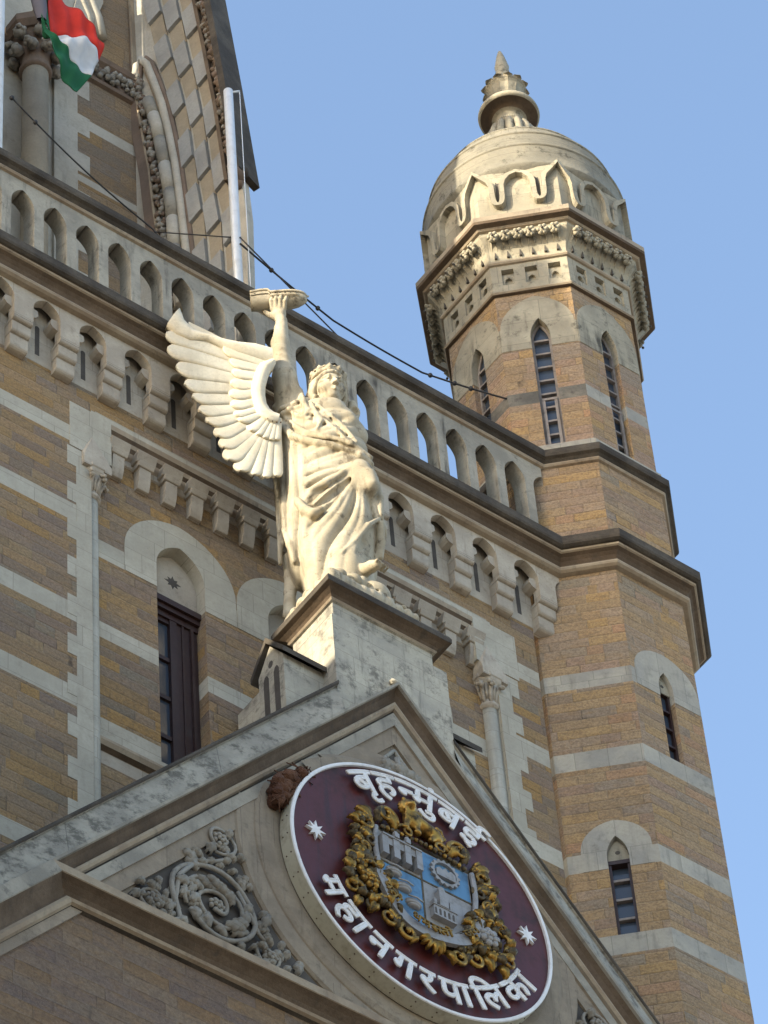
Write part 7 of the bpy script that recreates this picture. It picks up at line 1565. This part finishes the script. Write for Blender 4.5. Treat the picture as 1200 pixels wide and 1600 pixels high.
# gilded mantling: scrolls, leaves, rosettes
def scroll(m_, c, r0, turns, a0, dirn, rad, o_=0.06, mat='gold'):
    n = 26; P_ = []; rr = []
    for i in range(n + 1):
        f = i / n; r = r0 * (1 - 0.82 * f); a = a0 + dirn * turns * 2 * math.pi * f
        P_.append(SG(c[0] + r * math.cos(a), o_ + 0.03 * f, c[1] + r * math.sin(a))); rr.append(rad * (0.80 - 0.38 * f))
    m_.tube(P_, rr, mat, 8); m_.blob(SG(c[0] + 0.18 * r0 * math.cos(a), o_ + 0.035, c[1] + 0.18 * r0 * math.sin(a)), rad * 0.7, mat, 8)
def gleaf(m_, x, z_, ang, ln, wd, o_, mat='gold'):
    n = 8; V = []
    for i in range(n):
        f = i / (n - 1); wv = wd * math.sin(math.pi * min(1, f * .92 + .07)) ** .8 * (1 + .22 * math.sin(f * 16))
        for sg, h in ((-1, -.018), (-.5, .014), (0, -.002), (.5, .014), (1, -.018)):
            u, v = f * ln, sg * wv; V.append(SG(x + u * math.cos(ang) - v * math.sin(ang), o_ + h + 0.05 * math.sin(f * 2.7), z_ + u * math.sin(ang) + v * math.cos(ang)))
    o2 = len(V); V += [(a, b_ + 0.025, c) for a, b_, c in V]; F = []
    for i in range(n - 1):
        for j in range(4): F.append((i * 5 + j, i * 5 + j + 1, (i + 1) * 5 + j + 1, (i + 1) * 5 + j))
        F += [(i * 5, (i + 1) * 5, o2 + (i + 1) * 5, o2 + i * 5), (i * 5 + 4, o2 + i * 5 + 4, o2 + (i + 1) * 5 + 4, (i + 1) * 5 + 4)]
    m_.add(V, F, mat, True)
for s in (-1, 1):
    m_ = MB(); mir = lambda a: a if s > 0 else math.pi - a
    def SC(x, z_, r0, t_, a0, d_, rad, o_=0.06, mat='gold'): scroll(m_, (s * x, z_), r0, t_, mir(a0), d_ * s, rad, o_, mat)
    def GL(x, z_, a, ln, wd, o_=0.05, mat='gold'): gleaf(m_, s * x, z_, mir(a), ln, wd, o_, mat)
    SC(0.42, 0.70, 0.125, 1.25, R(200), -1, 0.036); SC(0.66, 0.47, 0.115, 1.25, R(120), -1, 0.038); SC(0.63, 0.25, 0.095, 1.2, R(60), 1, 0.032, 0.05, 'bronze'); SC(0.72, 0.12, 0.085, 1.1, R(300), -1, 0.030)
    SC(0.20, 0.61, 0.085, 1.2, R(10), 1, 0.028); SC(0.50, -0.70, 0.11, 1.3, R(100), 1, 0.036); SC(0.28, -0.78, 0.10, 1.25, R(60), -1, 0.036); SC(0.68, -0.62, 0.075, 1.1, R(180), 1, 0.028, 0.05, 'bronze')
    SC(0.86, -0.10, 0.08, 1.1, R(250), 1, 0.028); SC(0.88, -0.52, 0.08, 1.1, R(90), -1, 0.030)
    for (x, z_), a, ln, wd, mt in (((0.30, 0.60), R(50), .20, .055, 'gold'), ((0.50, 0.60), R(95), .19, .06, 'bronze'), ((0.58, 0.56), R(20), .20, .055, 'gold'), ((0.60, 0.38), R(-30), .18, .05, 'bronze'), ((0.60, 0.30), R(15), .17, .055, 'gold'), ((0.62, 0.08), R(-40), .2, .05, 'bronze'), ((0.66, 0.02), R(20), .17, .05, 'gold'), ((0.58, -0.08), R(-80), .18, .05, 'bronze'), ((0.60, -0.55), R(-60), .2, .055, 'gold'), ((0.44, -0.64), R(-110), .16, .04, 'bronze'), ((0.17, -0.74), R(-60), .16, .04, 'gold'), ((0.80, -0.58), R(-70), .17, .05, 'gold')):
        GL(x, z_, a, ln, wd, 0.045, mt)
    # wreath round the rosette
    n = 40; P_ = [SG(s * 0.68 + (0.215 + 0.012 * math.sin(6 * a)) * math.cos(a), 0.075 + 0.02 * math.sin(5 * a), -0.31 + (0.215 + 0.012 * math.sin(6 * a)) * math.sin(a)) for a in np.linspace(0, 2 * math.pi, n)]
    m_.tube(P_, 0.024, 'gold', 8)
    for k in range(14):
        a = 2 * math.pi * k / 14; GL(0.68 + 0.21 * math.cos(a), -0.31 + 0.21 * math.sin(a), a + 0.9, 0.13, 0.045, 0.07, ('gold', 'bronze')[k % 2])
    for k in range(26):
        a = rnd.uniform(0, 6.28); m_.blob(SG(s * (0.68 + 0.20 * math.cos(a)), 0.10, -0.31 + 0.2 * math.sin(a)), rnd.uniform(.012, .022), ('gold', 'bronze')[k % 2], 7, .4)
    for k in range(46):                               # small leaves filling the wreath
        f = k / 45; zz = 0.62 - 1.28 * f; xx = (0.60 + 0.14 * math.sin(math.pi * min(1, f * 1.15)) - 0.30 * max(0, f - 0.8) / 0.2)
        GL(xx + rnd.uniform(-.07, .07), zz, rnd.uniform(-1.2, 1.6), rnd.uniform(.09, .14), rnd.uniform(.024, .038), rnd.uniform(.02, .06), ('bronze', 'gold', 'bronze')[k % 3])
    m_.build('mantling', coa)
    rs = MB(); fmat = 'bronze' if s < 0 else 'silver'
    for ring_, (rr, nb, br, oo) in enumerate(((0.078, 7, 0.042, 0.075), (0.042, 5, 0.032, 0.10), (0.0, 1, 0.028, 0.12))):
        for k in range(nb):
            a = 2 * math.pi * (k + .5 * ring_) / nb; rs.blob(SG(s * 0.68 + rr * math.cos(a), oo, -0.31 + rr * math.sin(a)), br, 'gold' if s < 0 else fmat, 9, .12)
    rs.build('rosette', coa)
    sd_ = MB(); sd_.prism([(s * 0.68 + 0.19 * math.cos(k * .3142), -0.31 + 0.19 * math.sin(k * .3142)) for k in range(20)], SG, 0.02, 0.0, 'hole'); sd_.build('rosette_ground', coa)
    vo = MB(); P_ = [(s * (0.555 + 0.02 * math.sin(f * 6)), 0.48 - 0.95 * f) for f in np.linspace(0, .62, 14)]
    vo.tube([SG(x, 0.06, z_) for x, z_ in P_], 0.028, 'silver', 8)
    for k in range(9): vo.blob(SG(s * (0.60 + rnd.uniform(-.03, .05)), 0.05, 0.45 - k * 0.06), rnd.uniform(.018, .03), 'bronze', 8, .4)
    vo.build('border_scroll', coa)
cr = MB()
for k in range(18):
    f = k / 17; x = -0.47 + 0.94 * f; cr.blob(SG(x, 0.06, 0.515 + 0.05 * math.sin(math.pi * f) + rnd.uniform(-.01, .01)), rnd.uniform(.022, .034), ('bronze', 'gold', 'bronze')[k % 3], 8, .35)
cr.build('crest_band', coa)
bf_ = MB()
for k in range(7): gleaf(bf_, 0, -0.72, R(-90) + (k - 3) * R(27), 0.18 - 0.012 * abs(k - 3), 0.036, 0.05 + 0.008 * (3 - abs(k - 3)))
bf_.build('bottom_palmette', coa)
# lion crest
FL = Field((-0.32, -0.24, 0.58), (0.36, 0.06, 1.12), 0.0075)
def fe(x, o_, z_, r, sg='+', k=0.02): FL.ell((x, -o_, z_), r, sg, k)
def fc(a, b_, ra, rb_, sg='+', k=0.02): FL.cap((a[0], -a[1], a[2]), (b_[0], -b_[1], b_[2]), ra, rb_, sg, k)
fc((-0.09, 0.04, 0.86), (0.15, 0.04, 0.78), 0.075, 0.072); fe(0.17, 0.045, 0.75, (0.085, 0.06, 0.08)); fe(-0.11, 0.05, 0.83, (0.09, 0.07, 0.11))
fc((-0.17, 0.06, 0.80), (-0.20, 0.07, 0.66), 0.035, 0.03); fc((-0.06, 0.065, 0.80), (-0.07, 0.075, 0.66), 0.035, 0.03); fc((0.17, 0.06, 0.74), (0.09, 0.07, 0.66), 0.04, 0.03); fe(-0.215, 0.085, 0.645, (0.04, 0.035, 0.025)); fe(-0.08, 0.09, 0.645, (0.04, 0.035, 0.025))
fe(-0.14, 0.06, 0.97, (0.088, 0.065, 0.095)); fe(-0.15, 0.115, 0.965, (0.054, 0.036, 0.062)); fe(-0.153, 0.145, 0.948, (0.034, 0.026, 0.028)); fe(-0.153, 0.165, 0.96, (0.016, 0.012, 0.010), k=0.006)
for k in range(16):
    a = 2 * math.pi * k / 16; fc((-0.14 + .07 * math.cos(a), 0.07, 0.97 + .075 * math.sin(a)), (-0.14 + .095 * math.cos(a + .25), 0.04, 0.965 + .098 * math.sin(a + .25)), 0.027, 0.017, k=0.010)
for k in range(8): fc((-0.19 + .022 * k, 0.10, 0.91), (-0.20 + .028 * k, 0.085, 0.80 - .01 * (k % 3)), 0.018, 0.008, k=0.008)
for s in (-1, 1):
    fe(-0.152 + s * 0.024, 0.147, 0.985, (0.012, 0.012, 0.009), '-', 0.006); fe(-0.14 + s * 0.062, 0.08, 1.05, (0.022, 0.02, 0.022), k=0.008)
fc((-0.185, 0.157, 0.925), (-0.125, 0.157, 0.925), 0.005, 0.005, '-', 0.006)
fc((0.22, 0.03, 0.74), (0.29, 0.03, 0.82), 0.018, 0.016); fc((0.29, 0.03, 0.82), (0.255, 0.03, 0.91), 0.016, 0.014); fc((0.255, 0.03, 0.91), (0.20, 0.04, 0.90), 0.016, 0.026)
lm = FL.mesh('lion', 'bronze', 1); lm.materials.clear(); lm.materials.append(MT['gold']); link_mesh('lion', lm, coa)
